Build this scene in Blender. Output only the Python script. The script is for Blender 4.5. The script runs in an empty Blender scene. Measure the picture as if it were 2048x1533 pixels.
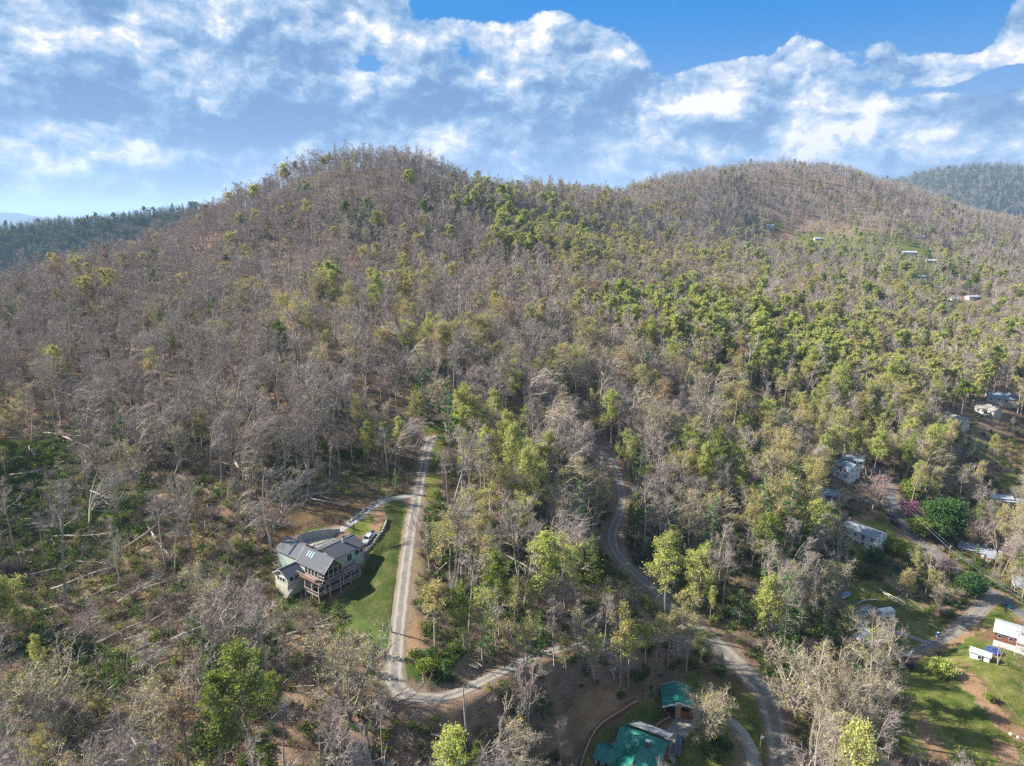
import bpy, math, random, time
import numpy as np
from mathutils import Vector, Matrix
R = math.radians
T0 = time.time()
random.seed(7); rng = np.random.default_rng(7)
scene = bpy.context.scene
C = scene.collection

# ------------------------------------------------------------------ camera
PITCH = R(13.4); FPX = 1409.0; CX, CY = 1024.0, 766.5
cam_d = bpy.data.cameras.new('camera'); cam = bpy.data.objects.new('camera', cam_d); C.objects.link(cam)
cam_d.sensor_width = 36; cam_d.lens = 36*FPX/2048; cam_d.clip_start = .5; cam_d.clip_end = 60000
cam.location = (0, 0, 0); cam.rotation_euler = (math.pi/2 - PITCH, 0, 0)
scene.camera = cam

# ------------------------------------------------------------------ render settings and exposure
scene.render.engine = 'CYCLES'
scene.view_settings.view_transform = 'Standard'; scene.view_settings.look = 'None'
scene.view_settings.gamma = 1; scene.view_settings.use_curve_mapping = False
scene.view_settings.exposure = 1.7
cy = scene.cycles
cy.max_bounces = 5; cy.diffuse_bounces = 4; cy.glossy_bounces = 2; cy.transmission_bounces = 2
cy.volume_bounces = 0; cy.transparent_max_bounces = 8
cy.caustics_reflective = False; cy.caustics_refractive = False
cy.sample_clamp_indirect = 4
cy.use_adaptive_sampling = False
cy.use_denoising = False; cy.denoiser = 'OPENIMAGEDENOISE'; cy.denoising_input_passes = 'RGB_ALBEDO_NORMAL'; cy.denoising_prefilter = 'ACCURATE'
scene.render.use_persistent_data = False

# ------------------------------------------------------------------ sun
SUN_AZ = Vector((-1.0, 0.20)).normalized(); SUN_EL = R(35)
sd = bpy.data.lights.new('sun', 'SUN'); sd.energy = 4.5; sd.angle = R(0.55); sd.color = (1.0, .94, .85)
sun = bpy.data.objects.new('sun', sd); C.objects.link(sun)
_s = Vector((SUN_AZ.x*math.cos(SUN_EL), SUN_AZ.y*math.cos(SUN_EL), math.sin(SUN_EL)))
sun.rotation_euler = (-_s).to_track_quat('-Z', 'Y').to_euler()

# ------------------------------------------------------------------ sky
def azel(px, py):
    x = (px-CX)/FPX; y = -(py-CY)/FPX
    d = Vector((x, math.cos(PITCH)+y*math.sin(PITCH), -math.sin(PITCH)+y*math.cos(PITCH))).normalized()
    return math.atan2(d.x, d.y), math.asin(d.z)

class NT:
    """small helper for node trees"""
    def __init__(s, nt): s.nt = nt
    def n(s, t, **k):
        nd = s.nt.nodes.new(t)
        for a, v in k.items(): setattr(nd, a, v)
        return nd
    def put(s, sock, v):
        if hasattr(v, 'is_linked') or isinstance(v, bpy.types.NodeSocket): s.nt.links.new(v, sock)
        elif v is not None: sock.default_value = v
    def m(s, op, a, b=None, c=None, clamp=False):
        nd = s.n('ShaderNodeMath', operation=op, use_clamp=clamp)
        s.put(nd.inputs[0], a)
        if b is not None: s.put(nd.inputs[1], b)
        if c is not None: s.put(nd.inputs[2], c)
        return nd.outputs[0]
    def vm(s, op, a, b=None, out=0):
        nd = s.n('ShaderNodeVectorMath', operation=op)
        s.put(nd.inputs[0], a)
        if b is not None: s.put(nd.inputs[1], b)
        return nd.outputs[out]
    def comb(s, x, y, z=0.0):
        nd = s.n('ShaderNodeCombineXYZ'); s.put(nd.inputs[0], x); s.put(nd.inputs[1], y); s.put(nd.inputs[2], z)
        return nd.outputs[0]
    def noise(s, vec, scale, detail=2.0, rough=.5, dist=0.0, out=0, lac=2.0):
        nd = s.n('ShaderNodeTexNoise'); nd.noise_dimensions = '3D'
        if vec is not None: s.put(nd.inputs['Vector'], vec)
        nd.inputs['Scale'].default_value = scale; nd.inputs['Detail'].default_value = detail
        nd.inputs['Roughness'].default_value = rough; nd.inputs['Distortion'].default_value = dist
        nd.inputs['Lacunarity'].default_value = lac
        return nd.outputs[out]
    def mr(s, v, a, b, c=0.0, d=1.0, smooth=True):
        nd = s.n('ShaderNodeMapRange'); nd.interpolation_type = 'SMOOTHSTEP' if smooth else 'LINEAR'
        s.put(nd.inputs[0], v); s.put(nd.inputs[1], a); s.put(nd.inputs[2], b); s.put(nd.inputs[3], c); s.put(nd.inputs[4], d)
        return nd.outputs[0]
    def mix(s, f, a, b, mode='MIX'):
        nd = s.n('ShaderNodeMix', data_type='RGBA', blend_type=mode)
        s.put(nd.inputs[0], f)
        s.put(nd.inputs[6], a if not isinstance(a, tuple) else tuple(a)+((1,) if len(a) == 3 else ()))
        s.put(nd.inputs[7], b if not isinstance(b, tuple) else tuple(b)+((1,) if len(b) == 3 else ()))
        return nd.outputs[2]
    def ramp(s, f, stops):
        nd = s.n('ShaderNodeValToRGB'); cr = nd.color_ramp
        while len(cr.elements) > 1: cr.elements.remove(cr.elements[-1])
        for i, (p, c) in enumerate(stops):
            e = cr.elements[0] if i == 0 else cr.elements.new(p)
            e.position = p; e.color = tuple(c)+((1,) if len(c) == 3 else ())
        s.put(nd.inputs[0], f); return nd.outputs[0]

def build_world():
    w = bpy.data.worlds.new('World'); scene.world = w; w.use_nodes = True
    nt = w.node_tree; nt.nodes.clear(); N = NT(nt)
    out = N.n('ShaderNodeOutputWorld'); bg = N.n('ShaderNodeBackground'); nt.links.new(bg.outputs[0], out.inputs[0])
    sky = N.n('ShaderNodeTexSky', sky_type='NISHITA', sun_disc=False)
    sky.sun_elevation = SUN_EL; sky.sun_rotation = math.atan2(SUN_AZ.x, SUN_AZ.y) % (2*math.pi)
    sky.altitude = 800; sky.air_density = 1.0; sky.dust_density = 1.2; sky.ozone_density = 3.0
    tc = N.n('ShaderNodeTexCoord'); d = tc.outputs['Generated']
    sep = N.n('ShaderNodeSeparateXYZ'); nt.links.new(d, sep.inputs[0])
    az = N.m('ARCTAN2', sep.outputs[0], sep.outputs[1]); el = N.m('ARCSINE', sep.outputs[2])
    P = N.comb(az, el, 0.0)
    def blobs(vec, lst):
        acc = None
        for (px, py, rx, ry, w_) in lst:
            a, e = azel(px, py)
            v = N.vm('SUBTRACT', vec, (a, e, 0))
            v = N.vm('MULTIPLY', v, (FPX/rx, FPX/ry, 0))
            L = N.vm('LENGTH', v, out=1)
            g = N.mr(L, 1.0, 0.0, 0.0, w_)
            acc = g if acc is None else N.m('ADD', acc, g)
        return acc
    # warp the directions a little so that the masses below get ragged outlines
    wn = N.noise(P, 9.0, 5, .6, out=1)
    Pw = N.vm('ADD', P, N.vm('MULTIPLY', N.vm('SUBTRACT', wn, (.5, .5, .5)), (.085, .055, 0)))
    wf = N.noise(P, 34.0, 4, .6, out=1)
    Pf = N.vm('ADD', P, N.vm('MULTIPLY', N.vm('SUBTRACT', wf, (.5, .5, .5)), (.022, .016, 0)))
    Pf = N.vm('ADD', Pf, N.vm('MULTIPLY', N.vm('SUBTRACT', wn, (.5, .5, .5)), (.03, .02, 0)))
    Ps = N.vm('MULTIPLY', Pf, (1.0, 1.45, 1.0))
    off = N.vm('ADD', Ps, (-.009, .015, 0))
    off2 = N.vm('ADD', Ps, (-.028, .040, 0))
    def puff(vec, sc, det):
        nd = N.n('ShaderNodeTexVoronoi', feature='F1'); N.put(nd.inputs['Vector'], vec); nd.inputs['Scale'].default_value = sc
        nd.inputs['Detail'].default_value = det; nd.inputs['Roughness'].default_value = .6; nd.inputs['Lacunarity'].default_value = 2.2; nd.normalize = True
        return N.mr(nd.outputs['Distance'], .0, .85, 1.0, 0.0, False)
    def field(vec, det, pd):
        return N.m('ADD', N.m('ADD', N.m('MULTIPLY', N.noise(vec, 8.0, det, .58), .52), N.m('MULTIPLY', puff(vec, 7.5, pd), .30)), N.m('MULTIPLY', puff(N.vm('ADD', vec, (3.1, 1.7, .4)), 19.0, max(1, pd-1)), .10))
    n1 = field(Ps, 10, 5); n1b = field(off, 7, 4); n1c = field(off2, 4, 2)
    cover = blobs(Pw, [
        # clear gaps
        (1560, 30, 560, 130, -.62), (1900, 60, 330, 120, -.42), (1380, 110, 150, 85, -.25), (960, 5, 190, 60, -.65), (740, 125, 60, 50, -.40), (925, 95, 60, 40, -.25),
        (1950, 165, 240, 50, -.42), (1745, 160, 120, 60, -.34), (1460, 60, 120, 60, -.2), (1180, 0, 260, 50, -.30),
        # cloud masses
        (300, 150, 800, 330, .24), (200, 330, 620, 130, .22), (900, 300, 400, 90, .12), (1050, 200, 560, 190, .22), (1130, 80, 200, 80, .36), (1350, 5, 80, 50, .33),
        (1590, 170, 240, 120, .42), (1620, 110, 95, 75, .30), (1330, 180, 300, 100, .20), (1800, 270, 480, 130, .34),
        (1800, 92, 100, 42, .62), (1920, 128, 230, 34, .66), (1820, 158, 110, 26, .5), (2040, 45, 75, 70, .66), (1100, 25, 50, 22, .5), (1910, 20, 40, 26, .45), (1540, 290, 500, 120, .22),
        (690, 40, 260, 100, .15), (2000, 240, 200, 70, .2)])
    lowc = N.mr(el, 0.0, .13, .03, .05)
    D = N.m('ADD', N.m('ADD', N.m('MULTIPLY_ADD', n1, 1.75, -.365), cover), lowc)
    D = N.m('ADD', D, N.mr(el, .30, .62, 0.0, .12))  # more cloud overhead, out of view, added to brighten the shaded ground
    mask = N.mr(D, .46, .56)
    bright = blobs(Pw, [
        (860, 60, 220, 110, .16), (1010, 120, 220, 100, .26), (1130, 70, 200, 90, .22), (800, 160, 130, 60, .34), (700, 135, 70, 50, .30),
        (1590, 150, 190, 130, .36), (1650, 105, 100, 90, .14), (1350, 140, 130, 70, .34), (1280, 225, 220, 60, .20), (1480, 200, 160, 60, .22),
        (1900, 240, 260, 90, .18), (1760, 210, 190, 60, .16), (1320, 300, 200, 50, .24), (1640, 290, 320, 60, .28), (2035, 50, 110, 90, .2),
        (1930, 120, 260, 60, .15),
        (200, 40, 240, 90, .28), (60, 25, 180, 60, .12), (430, 25, 160, 60, .22), (650, 30, 220, 70, .20), (400, 140, 90, 40, .42), (285, 140, 55, 60, .34),
        (160, 170, 80, 50, .28), (30, 195, 80, 40, .42), (80, 315, 150, 40, .24), (240, 290, 110, 50, .22), (500, 330, 160, 40, .22), (900, 310, 160, 40, .24), (760, 210, 120, 40, .2), (460, 225, 80, 50, .22),
        (110, 210, 300, 50, -.30), (340, 220, 330, 50, -.28), (330, 90, 120, 80, -.22), (560, 130, 150, 80, -.34), (560, 235, 260, 70, -.30), (100, 110, 90, 60, -.12),
        (900, 215, 260, 70, -.30), (1150, 260, 260, 60, -.26), (640, 95, 130, 60, -.20), (1500, 250, 230, 30, -.26), (880, 100, 130, 40, -.12), (370, 270, 180, 50, -.22)])
    rel = N.m('MULTIPLY', N.m('SUBTRACT', n1, n1b), 4.8)
    rel2 = N.m('MULTIPLY', N.m('SUBTRACT', n1, n1c), 2.9)
    body = N.m('MULTIPLY', N.m('SUBTRACT', n1, .47), .9)
    lit = N.m('ADD', N.m('ADD', N.m('ADD', N.m('ADD', rel, rel2), N.m('MULTIPLY', bright, 1.0)), body), .31, clamp=True)
    ccol = N.ramp(lit, [(0.0, (.145, .285, .53)), (.28, (.215, .38, .62)), (.50, (.36, .51, .73)), (.68, (.50, .62, .80)), (.86, (.74, .79, .88)), (1.0, (.98, .97, .97))])
    # clouds low over the horizon fade towards the pale blue air
    low = N.mr(el, .16, -.01)
    ccol = N.mix(N.m('MULTIPLY', low, .38), ccol, (.43, .57, .75))
    skyc = N.mix(1.0, sky.outputs[0], (.12, .12, .12), 'MULTIPLY')
    # the deep polarised blue of the clear gaps
    clear = N.mix(N.mr(el, .27, .0), (.0, .24, .70), (.35, .50, .69))
    skyc = N.mix(.94, skyc, clear)
    thin = N.m('MULTIPLY', mask, N.mr(D, .45, .75, .70, 1.0))
    col = N.mix(thin, skyc, ccol)
    # below the horizon: the dull green-brown of the land
    col = N.mix(N.mr(el, 0.0, -.03), col, (.10, .12, .11))
    nt.links.new(col, bg.inputs[0]); bg.inputs[1].default_value = 0.335
    w.cycles.sampling_method = 'NONE'
build_world()
# ================================================================== terrain
SP, CP = math.sin(PITCH), math.cos(PITCH)
def P3(px, py, d):
    """point seen at a pixel of the 2048 px photograph, d metres along the view axis"""
    x = (px-CX)/FPX*d; v = -(py-CY)/FPX*d
    return (x, d*CP+v*SP, -d*SP+v*CP)
def project(x, y, z):
    d = y*CP - z*SP; v = y*SP + z*CP
    return CX + x/d*FPX, CY - v/d*FPX, d

CTRL_PX = [  # (px, py, depth) of ground seen in the photograph
 (860,868,275),(845,960,243),(828,1010,225),(815,1100,197),(803,1180,180),(795,1250,167),(787,1330,155),(800,1385,148),(860,1400,147),
 (940,1372,152),(1050,1325,163),(1150,1290,172),(1250,1280,180),(1340,1275,190),(1430,1285,198),
 (1195,890,312),(1225,930,292),(1240,1000,270),(1222,1080,247),(1262,1135,235),(1310,1180,224),(1365,1230,210),(1480,1330,190),(1530,1390,180),(1545,1460,171),(1545,1530,162),
 (640,1150,193),(600,1100,203),(690,1065,208),(735,1090,203),(700,1190,184),(560,1010,218),(740,970,238),(760,1005,225),
 (1350,1380,178),(1340,1425,172),(1250,1500,165),(1340,1490,165),(1430,1420,173),(1130,1440,165),(1180,1530,158),(1480,1490,166),
 (1730,1075,292),(1790,990,330),(1765,950,350),(1830,1075,305),(1900,1135,285),(2000,1200,262),(2048,1235,252),(1870,1290,236),(1790,1320,228),(1760,1230,245),(1690,1190,256),
 (1960,1312,224),(2030,1290,232),(2040,1420,200),(1880,1400,203),(1800,1480,187),(1960,1500,186),(1650,1440,180),(1600,1320,200),(1560,1220,222),(1620,1120,262),
 (1690,940,350),(1650,985,330),(1500,1000,295),(1400,1100,250),(1450,900,340),(1600,850,390),(1350,800,370),(1940,1110,300),(2040,1000,350),
 (1905,850,430),(1975,800,480),(2040,900,420),(1990,690,680),(1800,760,520),(1500,760,440),(1650,680,560),
 (1640,480,1230),(1820,508,1120),(1560,470,1260),(1750,510,1080),(1855,525,1050),(1840,560,960),(1915,600,860),(1960,600,850),(1950,515,1200),(2040,520,1250),(2040,600,950),
 (1600,337,1560),(1500,346,1500),(1400,357,1400),(1300,376,1250),(1240,406,1160),(1180,402,1120),(1100,404,1060),(1000,418,960),(1740,366,1560),(1850,402,1520),(1950,436,1480),(2047,462,1450),
 (1450,420,1250),(1350,470,1000),(1250,480,860),(1400,560,760),(1200,580,600),(1100,480,740),(1550,560,880),
 (775,353,830),(850,361,835),(900,381,850),(950,410,880),(700,370,815),(620,390,800),(560,402,770),(500,420,735),(400,476,680),(250,546,590),(130,576,530),(0,618,470),(-200,668,420),
 (760,450,640),(600,500,580),(400,560,510),(900,480,640),(750,600,450),(500,655,400),(300,668,395),(100,712,362),(1000,620,470),(900,720,350),(700,760,310),(500,800,290),(300,850,270),(100,850,272),(-100,850,272),
 (1050,760,345),(1100,880,290),(980,900,270),(1050,1000,240),(1000,1150,203),(1150,1100,228),(1100,1220,190),(950,1270,173),(950,1000,235),
 (100,1000,228),(350,1000,222),(0,1200,190),(250,1200,186),(450,1200,184),(600,1300,163),(400,1400,150),(150,1400,153),(0,1533,138),(300,1533,135),(600,1533,136),(850,1533,138),(1000,1480,148),(-200,1300,170),(-200,1533,140),
 (2200,1300,240),(2250,1000,360),(2250,1533,190),(2300,700,700),(2300,500,1400),
]
CTRL_W = [  # ground the ridges hide, in metres
 (-60,1010,-30),(-200,980,-45),(-330,860,-70),(-450,700,-120),(-420,560,-110),(-560,900,-170),(-150,1300,-120),(100,1350,-60),(300,1700,-60),(700,2000,-40),(1100,2000,-60),
 (-900,900,-230),(-700,500,-150),(-600,300,-110),(-900,1500,-260),(0,1800,-160),(1700,1900,-60),(1900,1300,-40),(-250,60,-125),(0,60,-135),(250,60,-160),(500,100,-165),(120,100,-138),
 (-800,2400,-250),(0,2500,-200),(800,2600,-150),(1900,2600,-100),
]
pts = np.array([P3(*c) for c in CTRL_PX] + CTRL_W, float)
SC = 200.0
def _tps_feat(q):
    """radial basis on coordinates squeezed with distance, so near ground keeps its detail"""
    r = np.hypot(q[:, 0], q[:, 1])
    k = np.log(np.maximum(r, 30)/100.0)/np.maximum(r, 30)*100.0
    return np.stack([q[:, 0]/np.maximum(r,30)*2.6, np.log(np.maximum(r,30)/100.0)*1.5], 1)
_cf = _tps_feat(pts[:, :2])
def _phi(r2): return 0.5*r2*np.log(r2+1e-9)
_n = len(pts)
_K = _phi(((_cf[:, None]-_cf[None])**2).sum(-1)) + np.eye(_n)*0.0015
_P = np.hstack([np.ones((_n, 1)), _cf])
_A = np.block([[_K, _P], [_P.T, np.zeros((3, 3))]])
# fit the steepness (z / distance), which is what the picture fixes
_r = np.hypot(pts[:, 0], pts[:, 1])
_sol = np.linalg.solve(_A, np.concatenate([pts[:, 2]/_r, np.zeros(3)]))
def base_h(x, y):
    x = np.atleast_1d(np.asarray(x, float)); y = np.atleast_1d(np.asarray(y, float))
    q = np.stack([x.ravel(), y.ravel()], 1); f = _tps_feat(q); o = np.empty(len(q))
    for i in range(0, len(q), 20000):
        ff = f[i:i+20000]
        o[i:i+20000] = _phi(((ff[:, None]-_cf[None])**2).sum(-1)) @ _sol[:_n] + _sol[_n] + ff @ _sol[_n+1:]
    return (o*np.maximum(np.hypot(q[:, 0], q[:, 1]), 30)).reshape(x.shape)

def _hash(i, j, s):
    n = (i*374761393 + j*668265263 + s*974634777) & 0x7fffffff
    n = ((n ^ (n >> 13))*1274126177) & 0x7fffffff
    return ((n ^ (n >> 16)) & 0xffff)/65535.0
def vnoise(x, y, s=0):
    x = np.asarray(x, float); y = np.asarray(y, float)
    i = np.floor(x).astype(np.int64); j = np.floor(y).astype(np.int64); fx = x-i; fy = y-j
    fx = fx*fx*(3-2*fx); fy = fy*fy*(3-2*fy)
    a, b, c, d = _hash(i, j, s), _hash(i+1, j, s), _hash(i, j+1, s), _hash(i+1, j+1, s)
    return (a*(1-fx)+b*fx)*(1-fy)+(c*(1-fx)+d*fx)*fy
def fbm(x, y, s=0, o=4):
    v = 0; a = .5
    for k in range(o): v = v+a*vnoise(x*2**k+k*17.3, y*2**k-k*9.1, s+k); a *= .5
    return v/(1-.5**o)

def raw_pt(px, py, hfun=None, dmin=90, dmax=3000):
    hfun = hfun or base_h
    d = np.geomspace(dmin, dmax, 500)
    x = (px-CX)/FPX*d; v = -(py-CY)/FPX*d
    Y = d*CP+v*SP; Z = -d*SP+v*CP
    g = Z-hfun(x, Y)
    k = np.where((g[:-1] > 0) & (g[1:] <= 0))[0]
    if len(k) == 0: k = [int(np.argmin(np.abs(g)))-1]
    k = k[0]; t = g[k]/(g[k]-g[k+1]+1e-9); dd = d[k]+(d[k+1]-d[k])*min(max(t, 0), 1)
    return P3(px, py, dd)

# ---- roads: centre lines in photograph pixels, widths in metres
ROADS = {
 'gravel_upper': ([(862,872),(856,895),(850,920),(843,955),(836,985),(829,1020),(822,1055),(816,1100),(811,1140),(806,1180),(800,1230),(795,1280),(789,1330),(788,1355),(795,1375),(820,1390),(855,1397),(900,1392),(945,1372),(1000,1345),(1060,1318),(1120,1300),(1190,1286),(1260,1280),(1330,1279),(1400,1290),(1425,1300)],
   [6.5,5.8,4.8,4.4,5.2,5.4,5.0,5.0,5.0,4.8,4.8,4.8,5.4,6.5,6.5,5.5,4.6,4.2,4.0,4.0,4.0,4.0,4.0,4.0,4.0,4.0,4.0]),
 'asphalt': ([(1188,893),(1205,903),(1220,918),(1232,940),(1240,965),(1244,1000),(1238,1030),(1228,1055),(1224,1080),(1233,1105),(1258,1135),(1290,1163),(1325,1195),(1365,1232),(1405,1265),(1445,1300),(1485,1338),(1515,1370),(1540,1410),(1552,1460),(1556,1500),(1558,1545)],
   [4.4,4.4,4.6,4.6,4.6,4.6,4.8,5.0,5.2,5.2,5.2,5.4,5.6,6.2,7.4,8.2,8.2,7.8,7.4,7.0,6.6,6.4]),
 'house_drive': ([(828,990),(808,994),(785,998),(760,1007),(735,1022),(712,1040),(690,1056),(672,1064),(655,1075)], [3.6,3.6,3.6,3.5,3.4,3.4,3.3,3.6,4]),
 'street': ([(1752,935),(1768,950),(1776,970),(1782,1000),(1790,1022),(1806,1050),(1826,1072),(1850,1092),(1880,1115),(1915,1142),(1955,1168),(1990,1190),(2030,1218),(2075,1250),(2130,1290)],
   [6]*15),
 'lane': ([(1985,1196),(1958,1222),(1930,1247),(1900,1270),(1870,1286),(1835,1300),(1800,1314),(1780,1325)], [6.6,6.4,6.2,5.6,4.6,3.4,3.2,3.0]),
 'yard_track': ([(1862,1288),(1830,1277),(1798,1266),(1765,1262),(1735,1262),(1722,1240),(1728,1222),(1748,1212)], [2.6,2.6,2.6,3.2,4.5,4.4,5,5]),
 'court_drive': ([(1352,1378),(1356,1400),(1372,1425),(1395,1432),(1440,1437),(1470,1450),(1492,1480),(1505,1510),(1512,1545)], [5,6,5.5,5,4.2,3.6,3.4,3.6,4]),
 'house_front_drive': ([(1400,1428),(1375,1440),(1355,1465),(1340,1495),(1325,1545)], [5,6,5.4,4.6,4.2]),
}
def catmull(P, k=8):
    P = np.array(P, float); Q = np.vstack([2*P[0]-P[1], P, 2*P[-1]-P[-2]]); o = []
    for i in range(1, len(Q)-2):
        for t in np.linspace(0, 1, k, endpoint=False):
            a, b, c, d = Q[i-1], Q[i], Q[i+1], Q[i+2]
            o.append(.5*((2*b)+(-a+c)*t+(2*a-5*b+4*c-d)*t*t+(-a+3*b-3*c+d)*t**3))
    o.append(P[-1]); return np.array(o)
road_lines = {}
for nm, (px, w) in ROADS.items():
    w3 = [raw_pt(*p) for p in px]
    L = catmull([(a[0], a[1], a[2], ww) for a, ww in zip(w3, w)], 8)
    z = L[:, 2].copy()
    for _ in range(10): z[1:-1] = (z[:-2]+2*z[1:-1]+z[2:])/4
    L[:, 2] = z; road_lines[nm] = L
_allr = np.vstack([L for L in road_lines.values()])
PADS = []  # (x, y, z, radius) levelled ground for buildings
def add_pad(px, py, rad, dz=0.0):
    p = raw_pt(px, py); PADS.append((p[0], p[1], p[2]+dz, rad)); return p
def H(x, y, rough=True):
    x = np.atleast_1d(np.asarray(x, float)); y = np.atleast_1d(np.asarray(y, float))
    z = base_h(x, y); r = np.hypot(x, y)
    amp = np.clip(r/500, .25, 1.6)
    n = (fbm(x/22, y/22, 3, 3)-.5)*2.6 + (fbm(x/70, y/70, 5, 2)-.5)*6.0*np.clip((r-260)/400, 0, 1)*2
    n = n*amp + (fbm(x/3.3, y/3.3, 9, 2)-.5)*.35
    # roads and pads are level: blend to them
    xf, yf = x.ravel(), y.ravel(); n = n.ravel(); zf = z.ravel().copy()
    sel = np.where((r.ravel() < 620))[0]
    wm = np.zeros(len(xf))
    for i in range(0, len(sel), 8000):
        s = sel[i:i+8000]
        d2 = (xf[s][:, None]-_allr[None, :, 0])**2+(yf[s][:, None]-_allr[None, :, 1])**2
        k = d2.argmin(1); dd = np.sqrt(d2[np.arange(len(s)), k])-_allr[k, 3]*.5
        w = np.clip(1-(dd-.6)/5.0, 0, 1); w = w*w*(3-2*w)
        zf[s] = zf[s]*(1-w)+_allr[k, 2]*w; wm[s] = np.maximum(wm[s], w)
    out = zf+n*(1-wm)
    for (a, b, c, rad) in PADS:
        dd = np.hypot(xf-a, yf-b); w = np.clip(1-(dd-rad)/(rad*.6), 0, 1); w = w*w*(3-2*w)
        out = out*(1-w)+c*w
    return out.reshape(x.shape)
def h1(x, y): return float(H([x], [y])[0])
def G(px, py): return Vector(raw_pt(px, py, H))
def GV(px, py):
    x, y, z = raw_pt(px, py, base_h); return x, y

# ---- the sheet of ground
NX, NY = 430, 470
ys = np.concatenate([np.geomspace(62, 2700, NY)])
ts = np.linspace(-1.02, 1.12, NX)
YY, TT = np.meshgrid(ys, ts, indexing='ij'); XX = YY*TT
# ================================================================== heights on the finished sheet
def build_heights():
    global ZZ
    ZZ = H(XX, YY)
LY0, LYS = math.log(62), math.log(2700/62)/(NY-1)
def Hg(x, y):
    """height of the ground sheet itself (bilinear)"""
    x = np.asarray(x, float); y = np.asarray(y, float)
    yc = np.clip(y, 62.001, 2699)
    fi = (np.log(yc)-LY0)/LYS; fj = (x/yc - ts[0])/(ts[1]-ts[0])
    fj = np.clip(fj, 0, NX-1.001); i = np.minimum(fi.astype(int), NY-2); j = fj.astype(int)
    u = (yc-ys[i])/(ys[i+1]-ys[i]); v = fj-j
    return (ZZ[i, j]*(1-u)+ZZ[i+1, j]*u)*(1-v)+(ZZ[i, j+1]*(1-u)+ZZ[i+1, j+1]*u)*v
def hg(x, y): return float(Hg(np.array([x]), np.array([y]))[0])
def GP(px, py):
    """where the sight line of a photograph pixel meets the ground"""
    p = raw_pt(px, py, lambda a, b: Hg(a, b), 85, 2600)
    return Vector(p)

# ================================================================== materials
MATS = {}
def mat(name, col, rough=.8, metal=0.0, var=0.0, vscale=2.0, bump=0.0, bscale=8.0, spec=.3, obj_rand=0.0, col2=None, emit=None):
    if name in MATS: return MATS[name]
    m = bpy.data.materials.new(name); m.use_nodes = True; nt = m.node_tree; nt.nodes.clear(); N = NT(nt)
    out = N.n('ShaderNodeOutputMaterial'); b = N.n('ShaderNodeBsdfPrincipled'); nt.links.new(b.outputs[0], out.inputs[0])
    b.inputs['Roughness'].default_value = rough; b.inputs['Metallic'].default_value = metal
    b.inputs['Specular IOR Level'].default_value = spec
    tc = N.n('ShaderNodeTexCoord').outputs['Object']
    c2 = col2 or tuple(min(1, c*(1-var)) for c in col)
    f = N.noise(tc, vscale, 5, .6)
    c = N.mix(N.mr(f, .32, .68), tuple(min(1, k*(1+var*.5)) for k in col), c2)
    if obj_rand:
        oi = N.n('ShaderNodeObjectInfo').outputs['Random']
        c = N.mix(1.0, c, N.ramp(oi, [(0, (1-obj_rand,)*3), (1, (1+obj_rand*.6,)*3)]), 'MULTIPLY')
    nt.links.new(c, b.inputs['Base Color'])
    if bump:
        bp = N.n('ShaderNodeBump'); bp.inputs['Strength'].default_value = bump; bp.inputs['Distance'].default_value = .05
        nt.links.new(N.noise(tc, bscale, 4, .6), bp.inputs['Height']); nt.links.new(bp.outputs[0], b.inputs['Normal'])
    MATS[name] = m; return m

def plant_mat(name, stops, trans=.0, rough_var=.25):
    """bark, twigs and leaves: colour differs from plant to plant and a little inside each"""
    m = bpy.data.materials.new(name); m.use_nodes = True; nt = m.node_tree; nt.nodes.clear(); N = NT(nt)
    out = N.n('ShaderNodeOutputMaterial')
    oi = N.n('ShaderNodeObjectInfo').outputs['Random']
    geo = N.n('ShaderNodeNewGeometry')
    ri = geo.outputs['Random Per Island']
    f = N.m('ADD', N.m('MULTIPLY', oi, .72), N.m('MULTIPLY', ri, .28))
    n = len(stops)
    c = N.ramp(f, [(i/(n-1), s) for i, s in enumerate(stops)])
    c = N.mix(1.0, c, N.ramp(ri, [(0, (1-rough_var,)*3), (1, (1+rough_var,)*3)]), 'MULTIPLY')
    d = N.n('ShaderNodeBsdfDiffuse'); nt.links.new(c, d.inputs[0])
    if trans:
        t = N.n('ShaderNodeBsdfTranslucent'); nt.links.new(c, t.inputs[0])
        mx = N.n('ShaderNodeMixShader'); mx.inputs[0].default_value = trans
        nt.links.new(d.outputs[0], mx.inputs[1]); nt.links.new(t.outputs[0], mx.inputs[2]); nt.links.new(mx.outputs[0], out.inputs[0])
    else: nt.links.new(d.outputs[0], out.inputs[0])
    MATS[name] = m; return m
BARK = plant_mat('bark', [(0.2, 0.165, 0.13), (0.31, 0.265, 0.215), (0.24, 0.205, 0.175), (0.38, 0.33, 0.265), (0.27, 0.235, 0.19)], 0, .12)
TWIG = plant_mat('twig', [(0.245, 0.2, 0.18), (0.345, 0.29, 0.26), (0.29, 0.235, 0.205), (0.39, 0.34, 0.29), (0.27, 0.23, 0.22), (0.355, 0.285, 0.235)], 0, .25)
TWIG_TAN = plant_mat('twig_tan', [(0.36, 0.3, 0.23), (0.42, 0.36, 0.28), (0.385, 0.32, 0.245), (0.34, 0.29, 0.235)], 0, .25)
OLIVE = plant_mat('olive_buds', [(0.42, 0.37, 0.13), (0.38, 0.36, 0.11), (0.46, 0.39, 0.15), (0.34, 0.345, 0.09), (0.45, 0.36, 0.14)], .35, .3)
LIME = plant_mat('lime_leaves', [(.33,.38,.085),(.42,.45,.12),(.37,.41,.10),(.46,.46,.16),(.30,.36,.08)], .4, .3)
GREENL = plant_mat('green_leaves', [(0.15, 0.2, 0.035), (0.2, 0.25, 0.045), (0.17, 0.22, 0.04), (0.24, 0.27, 0.06)], .35, .3)
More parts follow.
